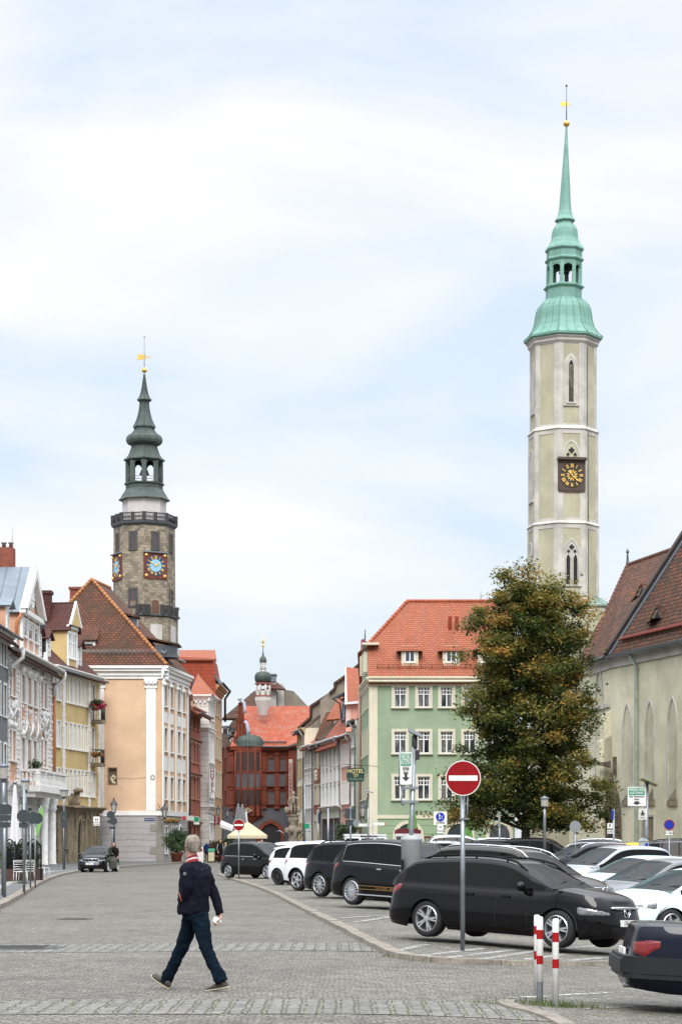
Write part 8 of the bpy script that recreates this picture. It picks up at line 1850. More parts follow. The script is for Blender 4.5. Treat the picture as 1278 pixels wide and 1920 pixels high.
def flatlamp(label, px, D, top, w, zb=None):
 x = (px-CX)*D/F; g = Vector((x, D, hh(x, D)+.1*(x < 0))); S = D/F; r = thing('street_lamp', label, 'street lamp', g); zt = CH+(HY-top)*S; R0 = w*S/2
 m = MB(); m.tube([g, g+Vector((0, 0, zt-g.z-1.0)), g+Vector((0, 0, zt-g.z-.25))], [.075, .065, .05], 10); m.build('pole', GALV, r)
 m = MB(); m.lathe([(R0*.7, zt-.42), (R0*.78, zt-.06), (R0, zt-.05), (R0*.9, zt), (R0*.2, zt+.05), (.02, zt+.1)], (x, D, 0), 20); m.lathe([(.08, zt-.5), (R0*.4, zt-.43), (R0*.7, zt-.42)], (x, D, 0), 16); m.build('lamp_head', ZINC, r)
 m = MB(); m.lathe([(R0*.715, zt-.40), (R0*.79, zt-.07)], (x, D, 0), 20, caps=False); m.build('lamp_glass', M('lantern_glass', (.30, .29, .26), .25), r)
flatlamp('street lamp with flat round head nearest the left edge', 7, 62, 1435, 19)
flatlamp('street lamp with flat round head in front of the white stone balcony', 47.5, 84, 1463, 19)
flatlamp('street lamp with flat round head before the yellow house', 120, 120, 1481, 19)
flatlamp('street lamp with flat round head beneath the tree', 1020.5, 96, 1496, 18)
def lantern(label, c, s=1.0, post=None, arm=None, name='lantern'):
 r = thing(name, label, 'lantern', c if post is None else (c.x, c.y, 0)); m = MB(); b = BLACK
 m.lathe([(.05*s, -.08*s), (.12*s, 0), (.14*s, .02*s)], c, 6, smooth=False); m.lathe([(.30*s, .60*s), (.25*s, .66*s), (.10*s, .86*s), (.05*s, .9*s), (.07*s, .96*s), (.01*s, 1.12*s)], c, 6, smooth=False)
 for k in range(6): a = k*pi/3; m.tube([c+Vector((.13*s*cos(a), .13*s*sin(a), 0)), c+Vector((.25*s*cos(a), .25*s*sin(a), .62*s))], .014*s, 4)
 if post is not None: m.tube([Vector((c.x, c.y, hh(c.x, c.y))), c], [.09, .05], 8)
 if arm is not None: m.tube([arm, arm.lerp(c, .5)+Vector((0, 0, -.25*s)), c+Vector((0, 0, -.08*s))], .03, 6); m.tube([arm+Vector((0, 0, .9*s)), c+Vector((0, 0, -.1*s))], .02, 5)
 m.build('lantern_frame', b, r); m = MB(); m.lathe([(.12*s, .02*s), (.24*s, .60*s)], c, 6, smooth=False); m.build('lantern_glass', M('old_lantern_glass', (.38, .38, .36), .15), r)
lantern('old style glass lantern on a post above the round sign backs', at(213.5, 1524, 128.5), .85, post=1)
lantern('glass lantern on an iron arm at the corner of the peach house', at(308.5, 1533, 168.5), 1.1, arm=at(297, 1531, 169.8))
lantern('glass lantern on an arm at the corner of the green hotel', at(680, 1532, 150), 1.1, arm=at(692, 1534, 160))
lantern('small lantern on the salmon house in the right-hand row', at(645, 1530, 182), .7, arm=at(648, 1530, 184))
for i, (px, py, D, lab) in enumerate(((409, 1528, 190, 'first hanging lantern beyond the hotel flag'), (426, 1531, 205, 'second hanging lantern, left of the closed grey parasols'))): lantern(lab, at(px, py, D), .8, arm=at(px-6, py, D+1))
D = 140; r = thing('hotel_board', 'dark green hanging board with gold letters HOTEL SCHWIBBOGEN', 'sign', at(666, 1465, D)); S = D/F; c = at(666, 1453, D)
m = MB(); w, h, k = 16.5*S, 13.2*S, 3*S; m.prism([c+Vector(v) for v in ((-w+k, 0, -h), (w-k, 0, -h), (w, 0, -h+k), (w, 0, h-k), (w-k, 0, h), (-w+k, 0, h), (-w, 0, h-k), (-w, 0, -h+k))], (0, .08, 0)); m.build('board', M('board_green', (.004, .03, .022), .4), r)
GLL = M('gold_letters', (.50, .40, .16), .5)
text(r, 'lettering', 'HOTEL', .36, GLL, c+Vector((0, -.006, .24))-wloc(r), (pi/2, 0, 0), sx=1.0, bold=.006); text(r, 'lettering', 'SCHWIBBOGEN', .20, M('green_letters', (.16, .22, .14), .5), c+Vector((0, -.006, -.30))-wloc(r), (pi/2, 0, 0), sx=.80)
m = MB(); m.tube([c+Vector((.16, -.01, .05)), c+Vector((-.14, -.01, .06)), c+Vector((-.14, -.01, -.02)), c+Vector((.1, -.01, -.04)), c+Vector((.1, -.01, -.13)), c+Vector((-.12, -.01, -.13))], .02, 5); m.tube([c+Vector((.16, -.01, .05)), c+Vector((.16, -.01, -.14))], .02, 5); m.build('logo', GLL, r)
m = MB(); m.tube([c+Vector((-w*.8, .04, h)), c+Vector((-w*.8, .04, h+.25))], .01, 4); m.tube([c+Vector((w*.8, .04, h)), c+Vector((w*.8, .04, h+.25))], .01, 4); m.tube([c+Vector((-w*1.6, .04, h+.25)), c+Vector((w+1.0, 6, h+.3))], .02, 5); m.build('bracket', BLACK, r)
def closed(label, px, D, top, bot, rad, mat, yb=None):
 x = (px-CX)*D/F; g = Vector((x, D, hh(x, D))); S = D/F; r = thing('parasol', label, 'parasol', g); zt, z0 = CH+(HY-top)*S, CH+(HY-bot)*S; R0 = rad*S; n = 24; prof = [(.18, 1), (.32, .93), (.5, .7), (.68, .4), (.9, .12), (1, 0)]
 m = MB(); vs = []
 for f, t in prof:
  for k in range(n): a = 2*pi*k/n; q = R0*f*(1+(.22 if k % 3 == 0 else -.13)*t**0*min(1, 1.3-t)); vs.append((x+q*cos(a), D+q*sin(a), z0+(zt-z0)*t+(.12*sin(k*2.1) if t == 0 else 0)))
 m.add(vs, [(i*n+k, i*n+(k+1) % n, (i+1)*n+(k+1) % n, (i+1)*n+k)[::-1] for i in range(len(prof)-1) for k in range(n)], 0, False); m.build('canopy', mat, r)
 m = MB(); pole(m, g, zt-g.z+.15, .035); m.ball((x, D, zt+.05), .09, 8); m.build('pole', GALV, r)
PG = M('canvas_grey', (.17, .175, .185), .9, var=.15, vs=3); PW_ = M('canvas_white', (.60, .59, .60), .9, var=.12, vs=2); PGR = M('canvas_green', (.10, .26, .05), .85, var=.25, vs=3); PCR = M('canvas_cream', (.52, .46, .32), .9, var=.08)
closed('closed grey parasol, left of the pair behind the no-entry sign', 446.5, 176, 1511, 1568, 10.5, PG); closed('closed grey parasol, right of the pair behind the no-entry sign', 454, 173, 1512, 1569, 10, PG); closed('closed white parasol behind the two grey ones', 461, 180, 1521, 1560, 5, PW_)
closed('closed green parasol before the first arched window of the green hotel', 773, 156, 1514, 1572, 11, PGR); closed('closed green parasol beside the second arched window of the green hotel', 877, 156, 1520, 1572, 7.5, PGR); closed('closed white parasol with small printed letters at the left cafe', 28, 86, 1470, 1580, 8.5, PW_)
D = 172; c = at(464, 1588, D); g = Vector((c.x, D, 0)); r = thing('parasol', 'open cream square parasol before the gateway', 'parasol', g); S = D/F; z0, z1 = CH+(HY-1567)*S, CH+(HY-1541)*S; w = 37*S; m = MB(); ap = Vector((c.x, D, z1))
q = [Vector((c.x-w, D-w*.5, z0)), Vector((c.x+w, D-w*.5, z0)), Vector((c.x+w, D+w*.5, z0)), Vector((c.x-w, D+w*.5, z0))]
for i in range(4): a, b = q[i], q[(i+1) % 4]; m.face([a, b, ap]); m.face([a-Vector((0, 0, .25)), b-Vector((0, 0, .25)), b, a])
m.build('canopy', PCR, r); m = MB(); pole(m, g, z1, .035); m.build('pole', GALV, r)
D = 178; r = thing('awning', 'small white tilted awning at the cafe beyond the hotel', 'awning', at(420, 1560, D)); m = MB(); P = [at(x, y, D) for x, y in ((413, 1546), (436, 1556), (437, 1560), (413, 1552))]; m.prism([P[0], P[1], P[1]+Vector((0, 1.2, .3)), P[0]+Vector((0, 1.2, .3))], (0, 0, .06)); m.prism([P[0], P[1], P[2], P[3]], (0, .03, 0)); m.build('canvas', PW_, r)
r = thing('hotel_flag', 'dark red vertical flag with white letters on the banded hotel', 'flag', at(406, 1548, 188)); m = MB(); P = [at(x, y, 188) for x, y in ((401, 1530), (411.5, 1532), (411.5, 1549), (406, 1545.5), (401, 1550))]; m.prism(P, (0, .03, 0)); m.build('cloth', M('flag_red', (.16, .015, .03), .8), r); text(r, 'lettering', 'HOTEL', .22, SIGNW, at(405.5, 1538, 187.95)-wloc(r), (pi/2, pi/2, 0)); m = MB(); m.tube([at(386, 1523, 189), at(404, 1531, 188)], .03, 5); m.build('flag_pole', BLACK, r)
r = thing('beach_flag', 'green sail-shaped advertising flag behind the round sign backs on the left', 'flag', G(62, 1632)); D = 90; m = MB(); P = [at(x, y, D) for x, y in ((66, 1578), (67, 1552), (70, 1528), (75, 1514), (79, 1511), (82, 1519), (82, 1530), (78, 1545), (71, 1566))]; m.prism(P, (0, .02, 0)); m.build('cloth', M('flag_green', (.16, .33, .09), .7), r); m = MB(); m.tube([at(66, 1630, D), at(66, 1560, D), at(70, 1526, D), at(78, 1510, D)], .025, 5); m.build('flag_pole', GALV, r)
r2 = thing('parking_disc_sign', 'small green round sign at the dark pink house', 'sign', at(369, 1541, 180)); disc_sign(r2, at(368.5, 1537, 180), .28, 0, SIGNG, SIGNBG, .15, SIGNW); plate(r2, at(368.5, 1544.5, 180), .5, .16, 0, SIGNW)
r2 = thing('clinic_board', 'pale hanging board with a red square beside the gilded fascia', 'sign', at(351, 1535, 178)); plate(r2, at(351, 1534.5, 178), 1.1, .42, 0, M('pale_board', (.42, .46, .42), .5)); plate(r2, at(345.5, 1534, 177.9), .32, .3, 0, M('flag_red2', (.45, .02, .05), .5))
def shrub(label, c, R0, H, seed, cols=GRNL, n=5200, leaf=.09, pot=None, name='potted_shrub', flowers=None, cat='plant'):
 r = thing(name, label, cat, c); rr = random.Random(seed); m = MB(); vs, fs, ci = [], [], []; zp = 0
 if pot: pr, ph = pot; zp = ph; m.lathe([(pr*.68, 0), (pr*.92, ph*.82), (pr*1.04, ph*.83), (pr*1.06, ph), (pr*.9, ph), (pr*.85, ph*.9), (.01, ph*.9)], c, 22); m.build('pot', M('terracotta', (.30, .10, .05), .85, var=.25, vs=3), r)
 m = MB()
 cl = [(Vector((rr.gauss(0, .42)*R0, rr.gauss(0, .42)*R0, zp+H*(.12+.8*rr.random()))), rr.gauss(0, .25)) for _ in range(46)]
 for p, t in cl[:20]: m.tube([c+Vector((0, 0, zp*.9)), c+p], [.03, .01], 4)
 m.build('stems', M('bark', (.05, .04, .03), .9), r)
 for i in range(n):
  p, t = rr.choice(cl); q = p+Vector((rr.gauss(0, .16), rr.gauss(0, .16), rr.gauss(0, .10)))*R0*1.3; nn = Vector((rr.gauss(0, 1), rr.gauss(0, 1), rr.gauss(0, 1))).normalized(); u = nn.orthogonal().normalized(); w = nn.cross(u); L = leaf*(.6+.8*rr.random()); b = len(vs); vs += [q-u*L*.5, q+w*L*.3, q+u*L*.5, q-w*L*.3]; fs.append((b, b+1, b+2, b+3)); ci.append(t+rr.gauss(0, .2))
 me = bpy.data.meshes.new('foliage'); me.from_pydata([tuple(v) for v in vs], [], fs)
 for k, (cc) in enumerate(cols): me.materials.append(M('leaf_%02d_%02d_%02d' % tuple(int(x*200) for x in cc[1]), cc[1], .6))
 me.polygons.foreach_set('material_index', [min(len(cols)-1, max(0, int((x+.45)*len(cols)/.9))) for x in ci]); inst(me, 'foliage', r)
 return r
shrub('large shrub in a terracotta pot beside the peach corner house door', Vector(((331-CX)*166/F, 166, 0)), 1.0, 1.75, 3, pot=(.52, .85), n=9000, leaf=.11)
REDF = [(0, (.30, .01, .03)), (.4, (.22, .005, .02)), (1, (.02, .05, .015))]; MIXF = [(0, (.03, .06, .02)), (.4, (.05, .08, .02)), (.6, (.35, .03, .02)), (1, (.4, .2, .02))]
shrub('red flowers tumbling over the upper balcony of the yellow house', at(181, 1332, 164.5)-Vector((0, 0, 0)), .55, .8, 5, REDF, 1600, .16, name='balcony_flowers', cat='flowers'); shrub('small mixed flowers on the lower balcony of the yellow house', at(180.5, 1419, 164.5), .45, .35, 6, MIXF, 700, .13, name='balcony_flowers', cat='flowers')
shrub('small shrub standing on the white stone balcony', at(54, 1449, 146), .75, .75, 8, n=3000, leaf=.13, name='balcony_shrub'); shrub('dark climbing shrub beside the salmon house door', Vector(((648-CX)*172/F, 172, 0)), 1.1, 3.2, 9, n=7000, leaf=.16, name='climbing_shrub'); shrub('dark low shrub left of the green hotel', Vector(((660-CX)*165/F, 165, 0)), 1.3, 1.5, 10, n=5000, leaf=.15, name='shrub')
for i, px in enumerate((14, 36, 62)): shrub(['dark conifer bush in the leftmost planter of the cafe', 'dark conifer bush in the middle planter of the cafe', 'dark conifer bush behind the right trellis of the cafe'][i], Vector(((px-CX)*88/F, 88, .1)), .32, 1.3, 20+i, n=2600, leaf=.07, pot=(.3, .35), name='planter_bush')
shrub('low reddish bush at the cafe beyond the hotel', Vector(((409-CX)*180/F, 180, 0)), .7, 1.3, 30, [(0, (.10, .03, .02)), (.5, (.06, .05, .02)), (1, (.03, .05, .015))], 3000, .12, pot=(.5, .5), name='planter_bush'); shrub('small green conifer among the cafe guests', Vector(((429-CX)*178/F, 178, 0)), .5, 1.8, 31, n=2600, leaf=.1, pot=(.3, .4), name='planter_bush')
def trellis(label, px0, px1, D):
 a, b = at(px0, 1600, D), at(px1, 1600, D); z0 = hh(a.x, D)+.1; r = thing('trellis_planter', label, 'trellis', (a.x, D, z0), group='planter screens of the left cafe'); m = MB(); w = b.x-a.x; H = 1.75
 for x in (a.x, b.x): m.box(x-.03, x+.03, D-.03, D+.03, z0, z0+H-.3)
 m.tube([Vector((a.x+w*k/10, D, z0+H-.35+.3*sin(pi*k/10))) for k in range(11)], .03, 6); m.build('frame', TRIM, r); m = MB(); n = 9
 for k in range(-n, n*2):
  for s in (1, -1):
   pts = []
   for j in range(13):
    z = .5+j*.1; x = w*(k/n)+s*(z-.5)*.9
    if 0 <= x <= w and z < H-.35+.3*sin(pi*x/w)-.02: pts.append(Vector((a.x+x, D-.01*s, z0+z)))
   if len(pts) > 1: m.tube(pts, .012, 4)
 m.build('lattice', TRIM, r); m = MB(); m.box(a.x-.03, b.x+.03, D-.02, D+.4, z0, z0+.5); m.build('planter_box', M('planter_wood', (.05, .022, .015), .7, var=.3), r)
trellis('lattice planter screen, left one beside the closed white parasol', 6, 30, 84); trellis('lattice planter screen in the middle of the cafe front', 33, 47, 85); trellis('lattice planter screen at the right end of the cafe front', 49, 77, 86)
def cafe_chair(label, px, D, rz):
 x = (px-CX)*D/F; r = thing('cafe_chair', label, 'chair', (x, D, .1), rz, 'cafe chairs on the left pavement')
 m = MB(); m.box(-.22, .22, -.22, .22, .44, .47); m.build('seat', SIGNW, r, local=True); m = MB(); m.tube([(-.2, .2, .46), (-.2, .24, .88), (.2, .24, .88), (.2, .2, .46)], .015, 6)
 for k in range(4): m.tube([(-.2, .22+.005*k, .55+.09*k), (.2, .22+.005*k, .55+.09*k)], .012, 5)
 m.build('backrest', SIGNW, r, local=True)
 for sx in (-.2, .2):
  for sy in (-.2, .2): m = MB(); m.tube([(sx, sy, .45), (sx*1.1, sy*1.15, 0)], .014, 6); m.build('leg', SIGNW, r, local=True)
for lab, px, D, rz in (('white cafe chair left of the lamp pole', 38, 80, .4), ('white cafe chair under the green flag', 50, 81, -.5), ('white cafe chair at the right end of the cafe, by the house wall', 80, 92, 1.2)): cafe_chair(lab, px, D, rz)
x = (44-CX)*80.5/F; r = thing('cafe_table', 'small round cafe table between the white chairs', 'table', (x, 80.5, .1)); m = MB(); m.lathe([(.35, .70), (.35, .73), (.01, .73)], (x, 80.5, .1), 20); m.build('table_top', TRIM, r); m = MB(); m.lathe([(.2, 0), (.2, .03), (.03, .05), (.03, .70)], (x, 80.5, .1), 10); m.build('table_foot', TRIM, r)
for lab, px, D, mt in (('white folding board with red heading behind the walking man', 373.5, 172, SIGNW), ('green and yellow folding menu board by the people on the left', 396, 171, SIGNG)):
 x = (px-CX)*D/F; r = thing('folding_board', lab, 'menu board', (x, D, 0)); m = MB(); m.prism([(x-.3, D, 0), (x+.3, D, 0), (x+.3, D+.25, 1.25), (x-.3, D+.25, 1.25)], (0, .03, 0)); m.prism([(x-.3, D+.5, 0), (x+.3, D+.5, 0), (x+.3, D+.25, 1.25), (x-.3, D+.25, 1.25)], (0, .03, 0)); m.build('board', TRIM if mt == SIGNG else mt, r)
 m = MB(); m.prism([(x-.25, D-.01, .1), (x+.25, D-.01, .1), (x+.25, D+.15, .85), (x-.25, D+.15, .85)], (0, -.01, 0)); m.build('poster', M('poster_a', (.5, .45, .28), .6, var=.6, vs=9) if mt == SIGNG else M('poster_b', (.6, .55, .53), .6, var=.3, vs=9), r)
 m = MB(); m.prism([(x-.27, D+.16, .9), (x+.27, D+.16, .9), (x+.27, D+.21, 1.15), (x-.27, D+.21, 1.15)], (0, -.01, 0)); m.build('heading', SIGNG if mt == SIGNG else M('head_red', (.4, .03, .03), .5), r)
D = 190.0; S = D/F; x = (641-CX)*D/F; x = (633.5-CX+0)*D/F if False else (549.5-CX)*D/F
def fountain():
 x = (549.5-CX)*D/F; Z = lambda y: CH+(HY-y)*S; r = thing('fountain', 'weathered sandstone fountain column with an armoured figure and two water spouts', 'fountain', (x, D, 0)); c = (x, D, 0); ST = Mplaster('fountain_stone', (.32, .285, .225), .5, 3, streak=.6, fine=.6)
 m = MB(); m.lathe([(1.9, -.1), (1.9, .85), (2.0, .9), (2.0, 1.0), (1.75, 1.0), (1.7, .75), (.01, .7)], c, 8, smooth=False); m.build('basin', ST, r)
 m = MB(); m.lathe([(.45, .7), (.4, 1.4), (.55, 1.7), (.42, Z(1570)), (.58, Z(1562)), (.5, Z(1552)), (.38, Z(1549)), (.34, Z(1546)), (.52, Z(1540)), (.50, Z(1536)), (.5, Z(1534)), (.42, Z(1532.5)), (.60, Z(1530)), (.6, Z(1528.5)), (.01, Z(1528))], c, 14)
 for k in range(6): a = k*pi/3+.3; m.ball((x+.62*cos(a), D+.62*sin(a), Z(1558)), .22, 7, sq=(1, 1, 1.3))
 m.build('column', ST, r)
 m = MB(); p = Vector((x, D, Z(1528)))
 for s in (-1, 1): m.tube([p+Vector((.14*s, 0, 0)), p+Vector((.16*s, 0, .5)), p+Vector((.1*s, 0, .98))], [.10, .09, .12], 8)
 m.tube([p+Vector((0, 0, .9)), p+Vector((0, 0, 1.3)), p+Vector((.03, 0, 1.62)), p+Vector((.03, 0, 1.75))], [.19, .19, .18, .08], 10); m.ball(p+Vector((.04, 0, 1.92)), .15, 8, sq=(1, 1, 1.15)); m.ball(p+Vector((.04, 0, 2.08)), .1, 6)
 m.tube([p+Vector((.24, 0, 1.6)), p+Vector((.52, -.05, 1.35)), p+Vector((.30, -.1, 1.1))], [.1, .08, .06], 7); m.tube([p+Vector((-.22, 0, 1.6)), p+Vector((-.42, -.05, 1.25)), p+Vector((-.5, -.1, .9))], [.1, .08, .06], 7)
 m.build('statue', ST, r); m = MB(); m.ball(p+Vector((-.58, 0, .42)), .25, 8, sq=(1, .5, 1.15)); m.build('shield', ST, r); m = MB(); m.ball(p+Vector((.5, 0, .45)), .2, 8, sq=(.8, .6, 1.5)); m.build('trophy', ST, r)
 for s in (-1, 1): m = MB(); b = Vector((x+.6*s, D, Z(1573))); m.tube([b, b+Vector((.25*s, 0, .5)), b+Vector((.7*s, 0, .75)), b+Vector((1.0*s, 0, .6))], .05, 6); m.build('spout', GALV, r)
fountain()
D = 159.5; c = at(141, 1515, D); r = thing('portal_sculpture', 'sandstone figures under a curled canopy on the ledge of the yellow house', 'sculpture', c)
m = MB(); m.box(c.x-.55, c.x+.6, c.y-.5, c.y+.6, c.z, c.z+.18); q = c+Vector((-.2, 0, .18)); m.tube([q+Vector((-.3, 0, 0)), q+Vector((-.32, 0, .5)), q+Vector((-.1, 0, .75))], [.3, .25, .12], 8); m.ball(q+Vector((-.05, 0, .85)), .13, 7); m.tube([q+Vector((.3, 0, 0)), q+Vector((.5, 0, .3)), q+Vector((.45, 0, .5))], [.2, .15, .08], 7); m.ball(q+Vector((.45, 0, .58)), .1, 6); m.build('figures', STONE, r)
m = MB(); m.prism([c+Vector((-.35, .35, .1)), c+Vector((.2, .35, .1)), c+Vector((.32, .35, 1.25)), c+Vector((-.12, .35, 1.3))], (0, .2, 0)); m.tube([c+Vector((-.1, .2, 1.2)), c+Vector((.15, .2, 1.38)), c+Vector((.45, .2, 1.35)), c+Vector((.52, .2, 1.18))], [.18, .2, .16, .1], 8); m.build('canopy', STONE, r)
def boxy():
 D = 124.0; c = at(702, 1600, D); z = hh(c.x, D)+.07; r = thing('off_road_wagon', 'white boxy off-road wagon with small roof windows before the green hotel', 'car', (c.x, D, z), .06); L, W, H = 3.9, 1.75, 1.98
 m = MB(); m.box(-L/2, L/2, -W/2, W/2, .5, 1.15); m.hexa([Vector(v) for v in ((-L/2+.05, -W/2+.02, 1.15), (L/2-1.0, -W/2+.02, 1.15), (L/2-1.0, W/2-.02, 1.15), (-L/2+.05, W/2-.02, 1.15), (-L/2+.15, -W/2+.1, H-.1), (L/2-1.35, -W/2+.1, H-.1), (L/2-1.35, W/2-.1, H-.1), (-L/2+.15, W/2-.1, H-.1))]); m.build('body', WHT, r, local=True)
 m = MB(); m.box(-L/2+.1, L/2-1.3, -W/2+.06, W/2-.06, H-.11, H); m.build('roof', WHT, r, local=True)
 m = MB()
 for a, b in ((-1.75, -1.0), (-.85, -.1), (.0, .5)): m.prism([(a, -W/2+.035, 1.2), (b, -W/2+.035, 1.2), (b, -W/2+.09, 1.72), (a, -W/2+.09, 1.72)], (0, -.02, 0))
 m.prism([(-L/2+.05, -.6, 1.2), (-L/2+.05, .6, 1.2), (-L/2+.12, .6, 1.7), (-L/2+.12, -.6, 1.7)], (-.02, 0, 0)); m.build('windows', CGL, r, local=True)
 m = MB(); m.box(-.9, .1, -W/2+.06, -W/2+.085, H-.16, H-.06); m.build('alpine_window', CGL, r, local=True)
 for x in (-1.2, 1.2):
  for s in (-1, 1): wheel(r, x, s, W/2-.03, .37, 8, 'five', GREYP)
boxy()
def train():
 D = 130.0; c = at(768, 1600, D); z = hh(c.x, D)+.07; r = thing('tourist_train', 'open tourist road train with dark red roof and white scalloped fringe', 'road train', (c.x, D, z)); S = D/F; H = CH+(HY-1556)*S-z; x0, x1 = -28*S, 20*S; RD = M('train_red', (.10, .008, .012), .4)
 m = MB(); m.box(x0, x1, -.8, .8, H-.28, H-.02); m.box(x0+.15, x1-.15, -.7, .7, H-.02, H+.06); m.build('roof', RD, r, local=True); m = MB(); n = 16
 for i in range(n): a = x0+(x1-x0)*i/n; b = x0+(x1-x0)*(i+1)/n; m.prism([(a, -.82, H-.26), (b, -.82, H-.26), (b, -.82, H-.36), ((a+b)/2, -.82, H-.48), (a, -.82, H-.36)], (0, .01, 0))
 m.build('fringe', PW_, r, local=True); m = MB(); m.box(x0, x1, -.75, .75, .35, 1.0); m.build('body', M('train_cream', (.48, .44, .34), .5), r, local=True); m = MB()
 for i in range(5): x = x0+.05+(x1-x0-.1)*i/4; m.tube([(x, -.74, .9), (x, -.74, H-.2)], .025, 5); m.tube([(x, .74, .9), (x, .74, H-.2)], .025, 5)
 m.build('posts', SIGNW, r, local=True); m = MB(); m.box(x1+.25, x1+1.5, -.7, .7, .35, 1.05); m.box(x1+.25, x1+1.4, -.68, .68, H-.55, H-.42); m.tube([(x1+1.35, -.66, 1.0), (x1+1.35, -.66, H-.45)], .04, 5); m.tube([(x1+.3, -.66, 1.0), (x1+.3, -.66, H-.45)], .04, 5); m.build('cab', RD, r, local=True)
 for x in (x0+.5, x1-.5, x1+1.1):
  for s in (-1, 1): wheel(r, x, s, .72, .28, 8, 'five', GREYP)
train()
for a, b, sag, lab in ((at(186, 1452, 168.5), at(-8, 1440, 120), .3, 'thin cable from the peach house to the left'), (at(560, 1427, 215), at(672, 1436, 170), .25, 'thin cable along the right-hand row of houses')):
 m = MB(); m.tube([a.lerp(b, k/12)-Vector((0, 0, sag*4*(k/12)*(1-k/12))) for k in range(13)], .014, 4); o = m.build('overhead_cable', BLACK, None); tag(o, lab, 'cable')
# ================================================================ people
SKIN = M('skin', (.46, .235, .165), .55, var=.12, vs=12)
def baked(name, mb, mat, parent, voxel, it=4, folds=0):
 me = mb.mesh(name+'_t', [], wloc(parent)); t = bpy.data.objects.new('t', me); COL.objects.link(t)
 a = t.modifiers.new('r', 'REMESH'); a.mode = 'VOXEL'; a.voxel_size = voxel
 b = t.modifiers.new('s', 'SMOOTH'); b.factor = .5; b.iterations = it
 if folds:
  tx = bpy.data.textures.new('f', 'CLOUDS'); tx.noise_scale = .09; d = t.modifiers.new('d', 'DISPLACE'); d.texture = tx; d.strength = folds; d.mid_level = .5
 dg = bpy.context.evaluated_depsgraph_get(); m2 = bpy.data.meshes.new_from_object(t.evaluated_get(dg)); bpy.data.objects.remove(t); bpy.data.meshes.remove(me)
 m2.name = name; m2.materials.clear(); m2.materials.append(mat); m2.polygons.foreach_set('use_smooth', [True]*len(m2.polygons)); return inst(m2, name, parent)
def loft(mb, secs, sx, fx, n=16):
 """secs: (centre, half side, half depth)"""
 vs = []
 for c, a, b in secs: vs += [Vector(c)+sx*(a*cos(2*pi*k/n))+fx*(b*sin(2*pi*k/n)) for k in range(n)]
 m = len(secs); mb.add(vs, [(i*n+k, i*n+(k+1) % n, (i+1)*n+(k+1) % n, (i+1)*n+k) for i in range(m-1) for k in range(n)]+[tuple(range(n))[::-1], tuple(range((m-1)*n, m*n))])
def hand(mb, wrist, d, palmn, size=1.0, curl=.9):
 """palm, four bent fingers of different length and a thumb"""
 d = d.normalized(); s = d.cross(palmn).normalized(); p = wrist+d*.045*size
 loft(mb, [(wrist, .028*size, .020*size), (wrist+d*.03*size, .038*size, .017*size), (wrist+d*.085*size, .042*size, .015*size), (wrist+d*.095*size, .036*size, .012*size)], s, palmn, 10)
 for i, (o, L) in enumerate(((-.031, .070), (-.011, .080), (.010, .075), (.029, .060))):
  b = wrist+d*.085*size+s*o*size; pts = [b]; dd = d.copy(); L *= size
  for k, f in enumerate((.42, .33, .25)):
   dd = (dd+palmn*curl*(.45+.1*i)).normalized(); b = b+dd*L*f; pts.append(b)
  mb.tube(pts, [.0095*size, .0088*size, .0082*size, .007*size], 7)
 b = wrist+d*.03*size-s*.036*size; mb.tube([b, b+d*.028*size-s*.022*size+palmn*.012, b+d*.055*size-s*.02*size+palmn*.034, b+d*.07*size-s*.008*size+palmn*.046], [.012*size, .0105*size, .0095*size, .008*size], 7)
def head(mb, c, up, fx, sx, s=1.0):
 """skull, jaw, nose, ears on one surface; fx is where the face looks"""
 loft(mb, [(c-up*.115*s+fx*.045*s, .028*s, .03*s), (c-up*.095*s+fx*.03*s, .048*s, .055*s), (c-up*.05*s+fx*.012*s, .064*s, .080*s), (c+fx*.002, .074*s, .095*s), (c+up*.05*s-fx*.006*s, .076*s, .099*s), (c+up*.09*s-fx*.012*s, .060*s, .080*s), (c+up*.115*s-fx*.015*s, .03*s, .042*s)], sx, fx, 18)
 mb.tube([c+fx*.098*s+up*.012*s, c+fx*.122*s-up*.022*s, c+fx*.098*s-up*.032*s], [.008*s, .013*s, .010*s], 6)
 mb.tube([c+fx*.088*s-up*.058*s-sx*.02*s, c+fx*.094*s-up*.056*s, c+fx*.088*s-up*.058*s+sx*.02*s], .007*s, 5)
 for k in (-1, 1): loft(mb, [(c+sx*k*.068*s-fx*.005*s-up*.028*s, .012*s, .014*s), (c+sx*k*.080*s-fx*.010*s, .012*s, .022*s), (c+sx*k*.080*s-fx*.012*s+up*.025*s, .010*s, .020*s)], sx, fx, 8)
